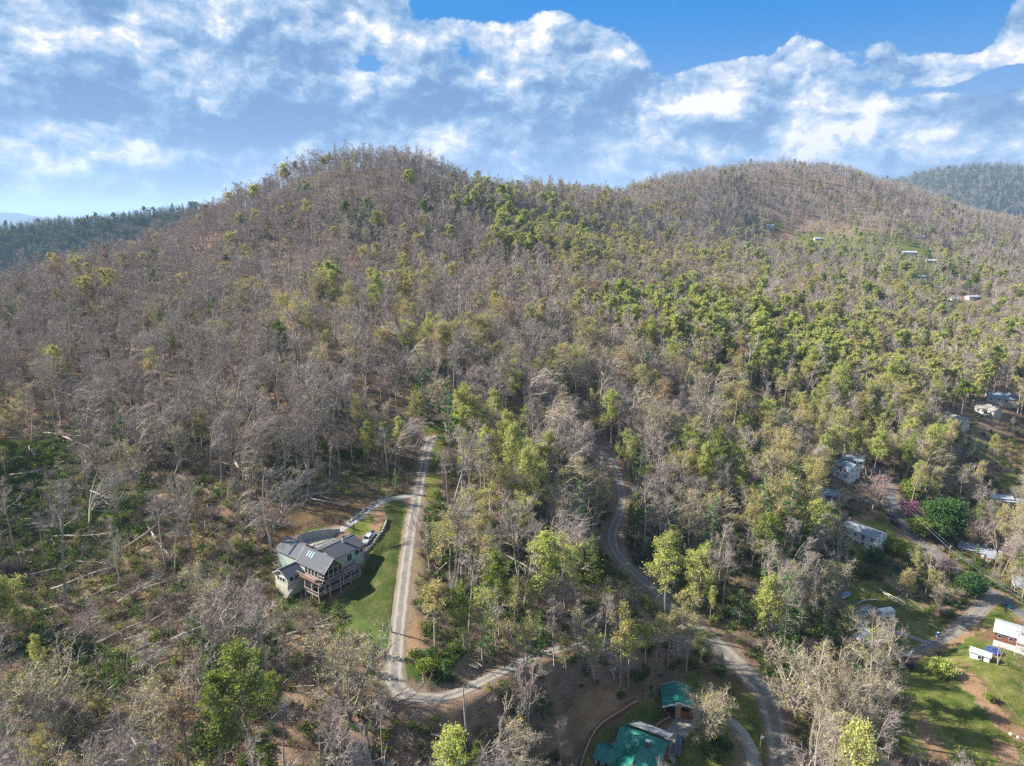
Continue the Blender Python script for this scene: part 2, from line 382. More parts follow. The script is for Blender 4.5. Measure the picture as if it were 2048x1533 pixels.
PINE = plant_mat('pine_needles', [(0.042, 0.09, 0.026), (0.066, 0.126, 0.036), (0.054, 0.108, 0.036), (0.09, 0.15, 0.038)], .15, .35)
UNDERG = plant_mat('undergrowth_leaves', [(0.063, 0.109, 0.025), (0.098, 0.149, 0.034), (0.052, 0.092, 0.023), (0.138, 0.172, 0.046), (0.081, 0.127, 0.034)], .3, .35)
BRUSH = plant_mat('brush_twigs', [(0.185, 0.135, 0.1), (0.235, 0.18, 0.13), (0.165, 0.125, 0.1), (0.26, 0.2, 0.13), (0.2, 0.17, 0.105), (0.22, 0.18, 0.15)], 0, .3)
PINK = plant_mat('pink_blossom', [(0.34, 0.12, 0.21), (0.4, 0.18, 0.27)], .3, .25)
PALEPINK = plant_mat('pale_blossom', [(.42,.28,.26), (.46,.33,.28)], .3, .25)
ORANGEL = plant_mat('russet_leaves', [(.33,.215,.11),(.36,.25,.13),(.29,.19,.10)], .2, .3)

# ================================================================== mesh helpers
class MB:
    """collects boxes, tubes and prisms; build() links them as ONE mesh object"""
    def __init__(s): s.v = []; s.f = []; s.mi = []
    def add(s, vs, fs, mi=0):
        o = len(s.v); s.v += [tuple(p) for p in vs]; s.f += [tuple(i+o for i in f) for f in fs]; s.mi += [mi]*len(fs)
    def box(s, c, d, rz=0, mi=0, M=None):
        x, y, z = d[0]/2, d[1]/2, d[2]/2; cr, sr = math.cos(rz), math.sin(rz); vs = []
        for k in (-z, z):
            for a, b in ((-x, -y), (x, -y), (x, y), (-x, y)):
                vs.append((c[0]+a*cr-b*sr, c[1]+a*sr+b*cr, c[2]+k))
        if M: vs = [M @ Vector(p) for p in vs]
        s.add(vs, [(3,2,1,0),(4,5,6,7),(0,1,5,4),(1,2,6,5),(2,3,7,6),(3,0,4,7)], mi); return s
    def hexa(s, b, t, mi=0):
        """eight corners: bottom ring b (counter-clockwise), top ring t"""
        n = len(b); s.add(list(b)+list(t), [tuple(range(n-1, -1, -1)), tuple(range(n, 2*n))]+[(i, (i+1) % n, n+(i+1) % n, n+i) for i in range(n)], mi); return s
    def tube(s, p, r, n=4, mi=0, cap=True):
        p = [Vector(q) for q in p]; m = len(p)
        if not hasattr(r, '__len__'): r = [r]*m
        vs = []
        for i in range(m):
            t = (p[min(i+1, m-1)]-p[max(i-1, 0)]).normalized()
            a = t.cross(Vector((.13, .37, .92))); 
            if a.length < 1e-3: a = t.cross(Vector((1, 0, 0)))
            a.normalize(); b = t.cross(a)
            for k in range(n):
                th = 2*math.pi*k/n; vs.append(p[i]+(a*math.cos(th)+b*math.sin(th))*r[i])
        fs = [(i*n+k, i*n+(k+1) % n, (i+1)*n+(k+1) % n, (i+1)*n+k) for i in range(m-1) for k in range(n)]
        if cap: fs += [tuple(range(n-1, -1, -1)), tuple((m-1)*n+k for k in range(n))]
        s.add(vs, fs, mi); return s
    def cyl(s, c, r, h, n=16, mi=0, r2=None):
        r2 = r if r2 is None else r2
        b = [(c[0]+r*math.cos(2*math.pi*k/n), c[1]+r*math.sin(2*math.pi*k/n), c[2]) for k in range(n)]
        t = [(c[0]+r2*math.cos(2*math.pi*k/n), c[1]+r2*math.sin(2*math.pi*k/n), c[2]+h) for k in range(n)]
        return s.hexa(b, t, mi)
    def quad(s, a, b, c, d, mi=0): s.add([a, b, c, d], [(0,1,2,3)], mi); return s
    def slab(s, poly, th, mi=0):
        """flat polygon in space given thickness along its normal (downwards)"""
        P = [Vector(p) for p in poly]; n = (P[1]-P[0]).cross(P[2]-P[0]).normalized()
        if n.z < 0: P.reverse(); n = -n
        return s.hexa([p-n*th for p in P], P, mi)
    def mesh(s, name, mats, smooth=False):
        me = bpy.data.meshes.new(name); me.from_pydata([tuple(p) for p in s.v], [], s.f)
        for m in (mats if isinstance(mats, (list, tuple)) else [mats]): me.materials.append(m)
        if any(s.mi): me.polygons.foreach_set('material_index', s.mi)
        if smooth: me.polygons.foreach_set('use_smooth', [True]*len(s.f))
        me.update(); return me
    def build(s, name, mats, parent=None, smooth=False):
        o = bpy.data.objects.new(name, s.mesh(name, mats, smooth)); C.objects.link(o)
        if parent: o.parent = parent
        return o
def tag(o, label=None, cat=None, group=None, kind=None):
    if label: o['label'] = label
    if cat: o['category'] = cat
    if group: o['group'] = group
    if kind: o['kind'] = kind
    return o
def thing(name, label, cat, loc, rz=0.0, group=None):
    o = bpy.data.objects.new(name, None); C.objects.link(o); o.empty_display_size = .3
    o.location = loc; o.rotation_euler = (0, 0, rz); return tag(o, label, cat, group)
def np_mesh(name, V, F, mats, mi=None, smooth=False):
    """fast mesh from an (n,3) array and an (m,3|4) array of faces"""
    V = np.asarray(V, np.float32); F = np.asarray(F, np.int32); me = bpy.data.meshes.new(name)
    me.vertices.add(len(V)); me.vertices.foreach_set('co', V.ravel())
    k = F.shape[1]; me.loops.add(F.size); me.loops.foreach_set('vertex_index', F.ravel())
    me.polygons.add(len(F)); me.polygons.foreach_set('loop_start', np.arange(0, F.size, k, dtype=np.int32))
    for m in (mats if isinstance(mats, (list, tuple)) else [mats]): me.materials.append(m)
    if mi is not None: me.polygons.foreach_set('material_index', np.asarray(mi, np.int32))
    me.polygons.foreach_set('use_smooth', np.full(len(F), smooth))
    me.update(calc_edges=True); return me

# ================================================================== plants
class TriSoup:
    def __init__(s): s.v = []; s.f = []; s.n = 0
    def add(s, V, F):
        s.v.append(np.asarray(V, float)); s.f.append(np.asarray(F, int)+s.n); s.n += len(V)
    def tube(s, p, r, n):
        p = np.asarray(p, float); r = np.asarray(r, float); m = len(p)
        t = np.gradient(p, axis=0); t /= np.linalg.norm(t, axis=1)[:, None]+1e-9
        a = np.cross(t, (.13, .97, .21)); a /= np.linalg.norm(a, axis=1)[:, None]+1e-9; b = np.cross(t, a)
        th = np.arange(n)*2*math.pi/n
        V = p[:, None]+r[:, None, None]*(a[:, None]*np.cos(th)[None, :, None]+b[:, None]*np.sin(th)[None, :, None])
        i = np.arange(m-1)[:, None]*n; k = np.arange(n)[None]; k2 = (k+1) % n
        q = np.stack([i+k, i+k2, i+n+k2, i+n+k], -1).reshape(-1, 4)
        s.add(V.reshape(-1, 3), np.vstack([q[:, [0, 1, 2]], q[:, [0, 2, 3]]]))
    def slivers(s, B, D, L, w, rg):
        """one thin triangle per twig"""
        B = np.asarray(B); D = D/(np.linalg.norm(D, axis=1)[:, None]+1e-9); n = len(B)
        side = np.cross(D, rg.normal(size=(n, 3))); side /= np.linalg.norm(side, axis=1)[:, None]+1e-9
        L = np.broadcast_to(L, (n,)); w = np.broadcast_to(w, (n,))
        V = np.stack([B-side*w[:, None]/2, B+side*w[:, None]/2, B+D*L[:, None]], 1).reshape(-1, 3)
        s.add(V, np.arange(3*n).reshape(-1, 3))
    def leaves(s, Cn, size, rg, flat=.35):
        n = len(Cn); a = rg.normal(size=(n, 3)); a[:, 2] *= flat; a /= np.linalg.norm(a, axis=1)[:, None]
        b = np.cross(a, rg.normal(size=(n, 3))); b /= np.linalg.norm(b, axis=1)[:, None]+1e-9
        sz = size*rg.uniform(.6, 1.35, n)[:, None]
        V = np.stack([Cn-a*sz*.5-b*sz*.35, Cn+a*sz*.5-b*sz*.25, Cn+b*sz*.6], 1).reshape(-1, 3)
        s.add(V, np.arange(3*n).reshape(-1, 3))
    def arr(s): return (np.vstack(s.v), np.vstack(s.f)) if s.v else (np.zeros((0, 3)), np.zeros((0, 3), int))

def unit(v): v = np.asarray(v, float); return v/(np.linalg.norm(v)+1e-9)
def broadleaf(seed, h=20, spread=3.6, base=.42, sweep=0.0, lean=0.0, forks=1, limbs=12, twig_w=.038, twigs=10, subs=8,
              leaf=0, leaf_size=.3, detail=1.0, trunk_r=.21):
    """a deciduous tree: returns (wood soup, crown soup)"""
    rg = np.random.default_rng(seed); W = TriSoup(); K = TriSoup(); L = TriSoup(); tips = []
    wind = np.array([1.0, .12, 0])
    starts = []
    for fk in range(forks):
        fa = rg.uniform(0, 6.28); f0 = rg.uniform(.12, .35) if forks > 1 else 1.0
        n = 10; t = np.linspace(0, 1, n)
        x = np.cumsum(rg.normal(0, .16, n))*t + lean*h*t**1.3; y = np.cumsum(rg.normal(0, .16, n))*t
        if forks > 1:
            sp = spread*.55*np.clip((t-f0)/(1-f0), 0, 1)**.8; x = x*.6+np.cos(fa+fk*2.4)*sp; y = y*.6+np.sin(fa+fk*2.4)*sp
        x = x+sweep*1.6*t**2.2
        hh = h*(.90 if fk == 0 else rg.uniform(.72, .9))
        p = np.stack([x, y, t*hh-.4], 1); r = trunk_r*(1-.85*t)**.85*(1 if fk == 0 else .8)+.02
        W.tube(p, r, 5 if detail >= 1 else 3); starts.append(p)
    nl = max(4, int(limbs/ (1 if forks == 1 else .8)))
    for i in range(nl):
        p = starts[i % forks]; u = base+(1-base)*(i+rg.uniform(0, .8))/nl; u = min(u, .985)
        k = u*(len(p)-1); a = int(min(k, len(p)-2)); P0 = p[a]+(p[a+1]-p[a])*(k-a)
        az = i*2.4+rg.uniform(-.5, .5); ln = spread*(1.25-.75*abs(u-.55))*rg.uniform(.75, 1.2)*(1 if u < .93 else .7)
        up = rg.uniform(.55, 1.15)+.9*(u-.5)
        d = unit((math.cos(az), math.sin(az), up)); d = unit(d+wind*sweep*.55)
        m = 5; q = [P0]; dd = d.copy(); 
        for s in range(m): dd = unit(dd+rg.normal(0, .16, 3)+np.array([0, 0, .10])+wind*sweep*.13); q.append(q[-1]+dd*ln/m)
        q = np.array(q); r0 = trunk_r*.52*(1.15-u*.7)
        W.tube(q, np.linspace(r0, .02, m+1), 3)
        ns = max(2, int(subs*rg.uniform(.7, 1.3)))
        for j in range(ns):
            v = rg.uniform(.22, 1.0); kk = v*m; b = int(min(kk, m-1)); S0 = q[b]+(q[b+1]-q[b])*(kk-b)
            sdir = unit((q[b+1]-q[b])/np.linalg.norm(q[b+1]-q[b])*.7+rg.normal(0, .62, 3)+np.array([0, 0, .30])+wind*sweep*.4)
            sl = ln*rg.uniform(.28, .55)
            s1 = S0+sdir*sl*.5; s2 = s1+unit(sdir+rg.normal(0, .25, 3)+wind*sweep*.2)*sl*.5
            (K if detail < 1 else W).tube([S0, s1, s2], [.055 if detail >= 1 else .05, .034, .010], 3)
            nt = max(2, int(twigs*.85*rg.uniform(.7, 1.3)))
            vv = rg.uniform(.15, 1, nt)[:, None]; B = np.where(vv < .5, S0+(s1-S0)*vv*2, s1+(s2-s1)*(vv*2-1))
            D = sdir+rg.normal(0, .6, (nt, 3))+np.array([0, 0, .25])+wind*sweep*.35
            TL = rg.uniform(.55, 1.25, nt)*(.8+.05*h/2)
            K.slivers(B, D, TL, twig_w*rg.uniform(.7, 1.3, nt), rg)
            Dn = D/np.linalg.norm(D, axis=1)[:, None]
            for e in (.45, .85): tips.append(B+Dn*(TL*e)[:, None])
            if detail >= 1:
                B2 = np.repeat(B+Dn*(TL*.4)[:, None], 2, 0); D2 = np.repeat(Dn, 2, 0)+rg.normal(0, .7, (nt*2, 3))
                K.slivers(B2, D2, rg.uniform(.35, .8, nt*2), twig_w*.75, rg)
    T = np.vstack(tips)
    if leaf:
        idx = rg.integers(0, len(T), leaf)
        # leaves gather on some boughs more than on others
        cl = T[rg.integers(0, len(T), 14)]; w = np.exp(-((T[idx][:, None]-cl[None])**2).sum(-1)/3.5).max(1)
        keep = rg.random(leaf) < .35+.65*w
        L.leaves(T[idx][keep]+rg.normal(0, .22, (keep.sum(), 3)), leaf_size, rg)
    return W.arr(), K.arr(), L.arr()

def conifer(seed, h=16, r=3.0, base=.08, whorls=20, br=7, tufts=9, size=.75, droop=.12, ragged=.25, detail=1.0):
    rg = np.random.default_rng(seed); W = TriSoup(); L = TriSoup()
    t = np.linspace(0, 1, 6); tr = np.stack([rg.normal(0, .05, 6).cumsum(), rg.normal(0, .05, 6).cumsum(), t*h-.3], 1)
    W.tube(tr, .20*(1-.9*t)+.02, 5)
    for i in range(whorls):
        u = base+(1-base)*(i/whorls)**.92; z = u*h; R_ = r*((1-u)**.75)*(1-.25*max(0, .25-u)/.25)+.25
        n = max(4, int(br*(1-.35*u)))
        for k in range(n):
            if rg.random() < ragged*.5: continue
            a = rg.uniform(0, 6.28); ln = R_*rg.uniform(1-ragged, 1.12)
            d = np.array([math.cos(a), math.sin(a), -droop+.35*u+rg.normal(0, .08)])
            P0 = np.array([np.interp(u, t, tr[:, 0]), np.interp(u, t, tr[:, 1]), z])
            if detail >= 1: W.tube([P0, P0+d*ln*.95], [.045, .01], 3)
            m = max(2, int(tufts*ln/r)+2); v = rg.uniform(.18, 1.0, m)[:, None]
            Cn = P0+d*ln*v+rg.normal(0, .10+.05*ln, (m, 3))*np.array([1, 1, .5])
            B = Cn; D = d+rg.normal(0, .55, (m, 3)); D[:, 2] = D[:, 2]*.5+.12
            side = np.cross(D, rg.normal(size=(m, 3))+np.array([0, 0, 2.2])); side /= np.linalg.norm(side, axis=1)[:, None]+1e-9
            Dn = D/np.linalg.norm(D, axis=1)[:, None]; sz = size*rg.uniform(.6, 1.3, m)[:, None]*(.6+.4*ln/r)
            V = np.stack([B-side*sz*.30, B+side*sz*.30, B+Dn*sz], 1).reshape(-1, 3)
            L.add(V, np.arange(3*m).reshape(-1, 3))
    return W.arr(), (np.zeros((0, 3)), np.zeros((0, 3), int)), L.arr()

def bush(seed, r=1.6, h=1.6, leaf=260, size=.38, stems=14):
    rg = np.random.default_rng(seed); K = TriSoup(); L = TriSoup()
    a = rg.uniform(0, 6.28, stems); D = np.stack([np.cos(a)*.9, np.sin(a)*.9, rg.uniform(.5, 1.6, stems)], 1)
    K.slivers(np.zeros((stems, 3)), D*np.array([r/h, r/h, 1]), h*rg.uniform(.8, 1.25, stems), .07, rg)
    lob = rg.normal(0, .42, (7, 3))*np.array([r, r, h*.5])+np.array([0, 0, h*.5])
    c = lob[rg.integers(0, 7, leaf)]+rg.normal(0, .26, (leaf, 3))*np.array([r, r, h]); c[:, 2] = np.abs(c[:, 2])
    L.leaves(c, size, rg, .6)
    return (np.zeros((0, 3)), np.zeros((0, 3), int)), K.arr(), L.arr()
def thicket(seed, r=2.0, h=2.2, n=150, w=.045):
    rg = np.random.default_rng(seed); K = TriSoup()
    B = rg.normal(0, .45, (n, 3))*np.array([r, r, 0]); B[:, 2] = rg.uniform(-.2, h*.45, n)
    D = rg.normal(0, .55, (n, 3))+np.array([0, 0, .8])
    K.slivers(B, D, h*rg.uniform(.25, .8, n), w, rg)
    return (np.zeros((0, 3)), np.zeros((0, 3), int)), K.arr(), (np.zeros((0, 3)), np.zeros((0, 3), int))

PROTO_COL = bpy.data.collections.new('plant_patterns')   # never linked to the scene: only the instancer reads it
def joined(name, parts, mats):
    """one mesh out of wood, twigs and leaves"""
    V, F, M_ = [], [], []; o = 0; used = []
    for (v, f), m in zip(parts, mats):
        if len(v) == 0: continue
        if m not in used: used.append(m)
        V.append(v); F.append(f+o); M_.append(np.full(len(f), used.index(m))); o += len(v)
    return np_mesh(name, np.vstack(V), np.vstack(F), used, np.concatenate(M_))

def scatter_node(name, pos, rot, scl, idx, protos, label=None, kind='stuff'):
    """a mass of plants: points that carry one of several patterns each"""
    col = bpy.data.collections.new(name+'_patterns')
    for k, me in enumerate(protos):
        o = bpy.data.objects.new('%s_%02d' % (name, k), me); col.objects.link(o)
    me = bpy.data.meshes.new(name); n = len(pos); me.vertices.add(n); me.vertices.foreach_set('co', np.asarray(pos, np.float32).ravel())
    a = me.attributes.new('rot', 'FLOAT_VECTOR', 'POINT'); a.data.foreach_set('vector', np.asarray(rot, np.float32).ravel())
    a = me.attributes.new('scl', 'FLOAT_VECTOR', 'POINT'); a.data.foreach_set('vector', np.asarray(scl, np.float32).ravel())
    a = me.attributes.new('pick', 'INT', 'POINT'); a.data.foreach_set('value', np.asarray(idx, np.int32))
    ob = bpy.data.objects.new(name, me); C.objects.link(ob)
    ng = bpy.data.node_groups.new(name+'_nodes', 'GeometryNodeTree')
    ng.interface.new_socket('Geometry', in_out='INPUT', socket_type='NodeSocketGeometry')
    ng.interface.new_socket('Geometry', in_out='OUTPUT', socket_type='NodeSocketGeometry')
    gi = ng.nodes.new('NodeGroupInput'); go = ng.nodes.new('NodeGroupOutput')
    ci = ng.nodes.new('GeometryNodeCollectionInfo'); ci.inputs['Collection'].default_value = col
    ci.inputs['Separate Children'].default_value = True; ci.inputs['Reset Children'].default_value = True
    ip = ng.nodes.new('GeometryNodeInstanceOnPoints'); ip.inputs['Pick Instance'].default_value = True
    def att(nm, ty):
        nd = ng.nodes.new('GeometryNodeInputNamedAttribute'); nd.data_type = ty; nd.inputs[0].default_value = nm
        return [o for o in nd.outputs if o.enabled and o.name == 'Attribute'][0]
    e2r = ng.nodes.new('FunctionNodeEulerToRotation'); ng.links.new(att('rot', 'FLOAT_VECTOR'), e2r.inputs[0])
    ng.links.new(gi.outputs[0], ip.inputs['Points']); ng.links.new(ci.outputs[0], ip.inputs['Instance'])
    ng.links.new(att('pick', 'INT'), ip.inputs['Instance Index']); ng.links.new(e2r.outputs[0], ip.inputs['Rotation'])
    ng.links.new(att('scl', 'FLOAT_VECTOR'), ip.inputs['Scale']); ng.links.new(ip.outputs[0], go.inputs[0])
    md = ob.modifiers.new('scatter', 'NODES'); md.node_group = ng
    tag(ob, label, None, None, kind); return ob
# ================================================================== open ground and what covers it
COVER = {  # photograph outlines of ground covers; thrown onto the terrain below
 'lawn': [
  [(776,1008),(813,1012),(806,1050),(800,1110),(795,1165),(788,1225),(780,1262),(756,1262),(724,1236),(700,1212),(700,1192),(722,1160),(735,1118),(752,1086),(762,1040)],
  [(830,852),(890,852),(886,900),(880,960),(872,1005),(852,1010),(850,975),(858,930),(864,885)],
  [(700,1050),(738,1028),(752,1040),(742,1066),(716,1072),(694,1064)], [(596,1066),(640,1050),(676,1050),(640,1062),(606,1084)],
  [(1278,1400),(1330,1390),(1342,1440),(1300,1455),(1262,1470),(1238,1440)], [(1385,1448),(1440,1445),(1462,1470),(1470,1533),(1340,1545),(1352,1490)],
  [(1360,1352),(1430,1335),(1500,1385),(1532,1450),(1535,1545),(1510,1545),(1490,1460),(1440,1430),(1400,1400)],
  [(1180,1470),(1230,1440),(1245,1460),(1200,1490),(1175,1545),(1150,1545)],
  [(1690,1095),(1700,1040),(1762,1020),(1790,1060),(1800,1085),(1770,1110),(1760,1140),(1700,1130)],
  [(1700,1170),(1760,1160),(1830,1200),(1880,1235),(1900,1262),(1850,1285),(1790,1262),(1740,1270),(1690,1240)],
  [(1998,1205),(2060,1240),(2060,1300),(2060,1545),(1980,1500),(1930,1420),(1900,1340),(1880,1310),(1930,1262),(1970,1230)],
  [(1810,1320),(1850,1312),(1900,1320),(1950,1400),(2000,1500),(1990,1545),(1800,1545),(1790,1440),(1830,1400),(1800,1350)],
  [(1860,1286),(1800,1306),(1780,1290),(1800,1270)], [(1990,945),(2060,955),(2060,990),(2010,985)], [(2030,1200),(2060,1210),(2060,1240),(2040,1225)],
  [(1585,466),(1640,463),(1660,470),(1650,478),(1600,484)], [(1775,472),(1815,474),(1842,486),(1845,505),(1800,503),(1780,490)], [(1840,508),(1880,515),(1885,530),(1845,528)], [(1520,445),(1560,440),(1580,460),(1530,462)], [(1830,572),(1885,578),(1880,590),(1838,588)], [(1850,515),(1870,520),(1860,530)],[(1720,470),(1790,476),(1760,484)], [(1585,478),(1700,470),(1850,485),(1895,530),(1885,590),(1830,590),(1770,525),(1640,495)],
 ],
 'soil': [
  [(758,1016),(770,1020),(764,1050),(755,1070),(742,1076),(748,1045)], [(640,1192),(668,1186),(688,1206),(660,1214)],
  [(832,1232),(845,1235),(842,1290),(826,1316),(812,1312),(818,1260)], [(880,868),(872,880),(858,876),(856,866)], [(812,1030),(818,1032),(806,1120),(800,1120)],
  [(1225,1100),(1245,1090),(1262,1120),(1250,1130)], [(1240,1040),(1252,1000),(1262,1030),(1252,1080)],
  [(1536,462),(1576,460),(1584,478),(1560,488),(1530,482)], [(1900,1330),(1950,1350),(2000,1420),(2060,1470),(2060,1500),(1990,1450),(1930,1380)],
  [(1870,1290),(1960,1250),(1965,1262),(1900,1300),(1830,1322)], [(1820,1420),(1860,1450),(1920,1545),(1870,1545)],[(1980,1470),(2040,1500),(2030,1530),(1990,1510)],
  [(2026,1235),(2060,1240),(2060,1262),(2030,1252)], [(1160,1385),(1260,1372),(1250,1420),(1180,1470),(1110,1520),(1085,1500),(1120,1430)],
  [(1900,1175),(1930,1205),(1905,1200)], [(1700,1035),(1765,1025),(1760,1036),(1706,1044)],
 ],
 'straw': [
  [(520,1040),(570,1000),(690,985),(780,992),(740,1012),(684,1046),(610,1056),(560,1090),(520,1110)], [(470,1120),(540,1090),(545,1160),(560,1230),(480,1230)],
  [(1190,1420),(1240,1405),(1250,1430),(1190,1470),(1140,1530),(1110,1530)], [(1360,1330),(1440,1330),(1420,1345),(1360,1350)], [(1915,1318),(1935,1328),(1990,1390),(2040,1440),(2020,1440),(1960,1380)],
  [(1960,1250),(2040,1260),(2030,1280),(1950,1285)], [(1130,1400),(1190,1372),(1260,1362),(1300,1375),(1290,1402),(1230,1420),(1180,1450),(1120,1533),(1070,1533)], [(1400,1340),(1470,1345),(1500,1380),(1470,1400),(1400,1375)], [(1990,880),(2060,860),(2060,940),(2000,930)],
 ],
 'green': [
  [(770,1000),(816,1008),(808,1050),(802,1110),(797,1165),(790,1225),(778,1300),(752,1306),(706,1268),(674,1228),(682,1195),(718,1160),(735,1118),(752,1086),(762,1040)],
  [(-60,900),(120,880),(200,960),(300,1040),(260,1110),(120,1150),(-60,1100)], [(60,1230),(300,1330),(250,1400),(60,1380)], [(860,1000),(960,1010),(1010,1060),(1050,1140),(1000,1180),(900,1140),(850,1090)],
  [(1000,1080),(1120,1130),(1100,1180),(1000,1190)], [(650,1180),(760,1250),(740,1300),(640,1260)], [(560,1180),(620,1190),(600,1230),(550,1210)], [(800,1300),(900,1320),(880,1370),(810,1350)],
 ],
}
def sd_poly(x, y, poly):
    """signed distance to a polygon, positive inside"""
    P = np.asarray(poly, float); n = len(P); ins = np.zeros(x.shape, bool); dm = np.full(x.shape, 1e9)
    for i in range(n):
        a, b = P[i], P[(i+1) % n]; ex, ey = b-a; wx, wy = x-a[0], y-a[1]
        t = np.clip((wx*ex+wy*ey)/(ex*ex+ey*ey+1e-9), 0, 1); dm = np.minimum(dm, (wx-t*ex)**2+(wy-t*ey)**2)
        c = ((a[1] <= y) != (b[1] <= y)) & (x < (b[0]-a[0])*(y-a[1])/(b[1]-a[1]+1e-12)+a[0]); ins ^= c
    return np.where(ins, 1, -1)*np.sqrt(dm)
def seg_d(x, y, P, W):
    """distance to a polyline minus its half width"""
    P = np.asarray(P, float); dm = np.full(x.shape, 1e9)
    for i in range(len(P)-1):
        a, b = P[i], P[i+1]; ex, ey = b-a; wx, wy = x-a[0], y-a[1]
        t = np.clip((wx*ex+wy*ey)/(ex*ex+ey*ey+1e-9), 0, 1)
        dm = np.minimum(dm, np.sqrt((wx-t*ex)**2+(wy-t*ey)**2)-(W[i]+(W[i+1]-W[i])*t)/2)
    return dm
build_heights()
COVW = {k: [[tuple(GP(*p))[:2] for p in poly] for poly in v] for k, v in COVER.items()}

def cover_value(kind, x, y):
    v = np.zeros(x.shape)
    for poly in COVW[kind]:
        P = np.array(poly); far = math.hypot(*P.mean(0)); soft = max(2.2, far*.012)
        lo, hi = P.min(0)-soft*3, P.max(0)+soft*3
        s = np.where((x > lo[0]) & (x < hi[0]) & (y > lo[1]) & (y < hi[1]))
        if len(s[0]) == 0: continue
        v[s] = np.maximum(v[s], np.clip(.5+sd_poly(x[s], y[s], poly)/(2*soft), 0, 1))
    return v

def ground_material():
    m = bpy.data.materials.new('forest_floor'); m.use_nodes = True; nt = m.node_tree; nt.nodes.clear(); N = NT(nt)
    out = N.n('ShaderNodeOutputMaterial'); b = N.n('ShaderNodeBsdfDiffuse'); nt.links.new(b.outputs[0], out.inputs[0])
    pos = N.n('ShaderNodeNewGeometry').outputs['Position']
    at = N.n('ShaderNodeAttribute'); at.attribute_name = 'cover'; sp = N.n('ShaderNodeSeparateColor'); nt.links.new(at.outputs['Color'], sp.inputs[0])
    a2 = N.n('ShaderNodeAttribute'); a2.attribute_name = 'straw'
    n_big = N.noise(pos, .028, 5, .6); n_mid = N.noise(pos, .22, 6, .65); n_fine = N.noise(pos, 2.2, 5, .7); n_det = N.noise(pos, 7.0, 3, .7)
    leaf = N.ramp(N.m('ADD', N.m('MULTIPLY', n_mid, .55), N.m('MULTIPLY', n_fine, .45)), [(.30, (.090, .062, .045)), (.46, (.175, .118, .085)), (.56, (.225, .158, .115)), (.70, (.30, .23, .175))])
    leaf = N.mix(N.mr(n_big, .48, .66), leaf, N.ramp(n_fine, [(.3, (.115, .090, .045)), (.7, (.25, .21, .115))]))
    und = N.ramp(N.m('ADD', N.m('MULTIPLY', n_mid, .5), N.m('MULTIPLY', n_det, .5)), [(.32, (.028, .050, .015)), (.52, (.065, .095, .025)), (.68, (.13, .13, .055))])
    undm = N.mr(N.m('ADD', sp.outputs[2], N.m('MULTIPLY', N.m('SUBTRACT', n_mid, .5), 1.6)), .40, .62)
    c = N.mix(undm, leaf, und)
    lawn = N.ramp(N.m('ADD', N.m('ADD', N.m('MULTIPLY', n_mid, .45), N.m('MULTIPLY', n_fine, .30)), N.m('MULTIPLY', N.noise(pos, .07, 3, .6), .25)), [(.36, (.034, .060, .011)), (.45, (.072, .098, .020)), (.53, (.135, .138, .038)), (.62, (.22, .185, .080))])
    def edge(s, k=.75): return N.mr(N.m('ADD', s, N.m('MULTIPLY', N.m('SUBTRACT', N.m('ADD', N.m('MULTIPLY', N.noise(pos, .8, 5, .7), .5), N.m('MULTIPLY', n_mid, .5)), .5), k*2.0)), .40, .60)
    c = N.mix(edge(sp.outputs[0]), c, N.mix(N.m('MULTIPLY', N.mr(sp.outputs[2], .5, .8), .92), lawn, N.ramp(N.m('ADD', N.m('MULTIPLY', n_mid, .5), N.m('MULTIPLY', n_fine, .5)), [(.36, (.020, .032, .009)), (.48, (.036, .052, .014)), (.56, (.060, .066, .024)), (.66, (.13, .105, .055))])))
    straw = N.ramp(N.m('ADD', N.m('MULTIPLY', n_mid, .4), N.m('MULTIPLY', n_fine, .6)), [(.32, (.070, .046, .024)), (.52, (.14, .095, .050)), (.70, (.22, .165, .085))])
    c = N.mix(edge(a2.outputs['Fac'], 1.1), c, straw)
    soil = N.ramp(N.m('ADD', N.m('MULTIPLY', n_mid, .5), N.m('MULTIPLY', n_fine, .5)), [(.32, (.15, .085, .045)), (.52, (.25, .155, .09)), (.70, (.34, .26, .17))])
    c = N.mix(edge(sp.outputs[1], .9), c, soil)
    nt.links.new(c, b.inputs[0])
    bp = N.n('ShaderNodeBump'); bp.inputs['Strength'].default_value = .8; bp.inputs['Distance'].default_value = .35
    nt.links.new(n_fine, bp.inputs['Height']); nt.links.new(bp.outputs[0], b.inputs['Normal'])
    return m

def build_ground():
    V = np.stack([XX, YY, ZZ], -1).reshape(-1, 3)
    i = np.arange(NY-1)[:, None]*NX+np.arange(NX-1)[None]
    F = np.stack([i, i+1, i+NX+1, i+NX], -1).reshape(-1, 4)
    me = np_mesh('forest_ground', V, F, ground_material(), smooth=True)
    x, y = XX.ravel(), YY.ravel(); col = np.zeros((len(x), 4), np.float32); col[:, 3] = 1
    col[:, 0] = cover_value('lawn', x, y); col[:, 1] = cover_value('soil', x, y); col[:, 2] = cover_value('green', x, y)*.9+.12
    r = np.hypot(x, y); col[:, 2] += .25*np.clip(vnoise(x/40, y/40, 31)-.55, 0, 1)*2
    a = me.color_attributes.new('cover', 'FLOAT_COLOR', 'POINT'); a.data.foreach_set('color', col.ravel())
    a = me.attributes.new('straw', 'FLOAT', 'POINT'); a.data.foreach_set('value', cover_value('straw', x, y).astype(np.float32))
    o = bpy.data.objects.new('ground', me); C.objects.link(o)
    tag(o, 'leaf-littered mountainside ground with green lawns and bare soil patches', None, None, 'structure')
build_ground()

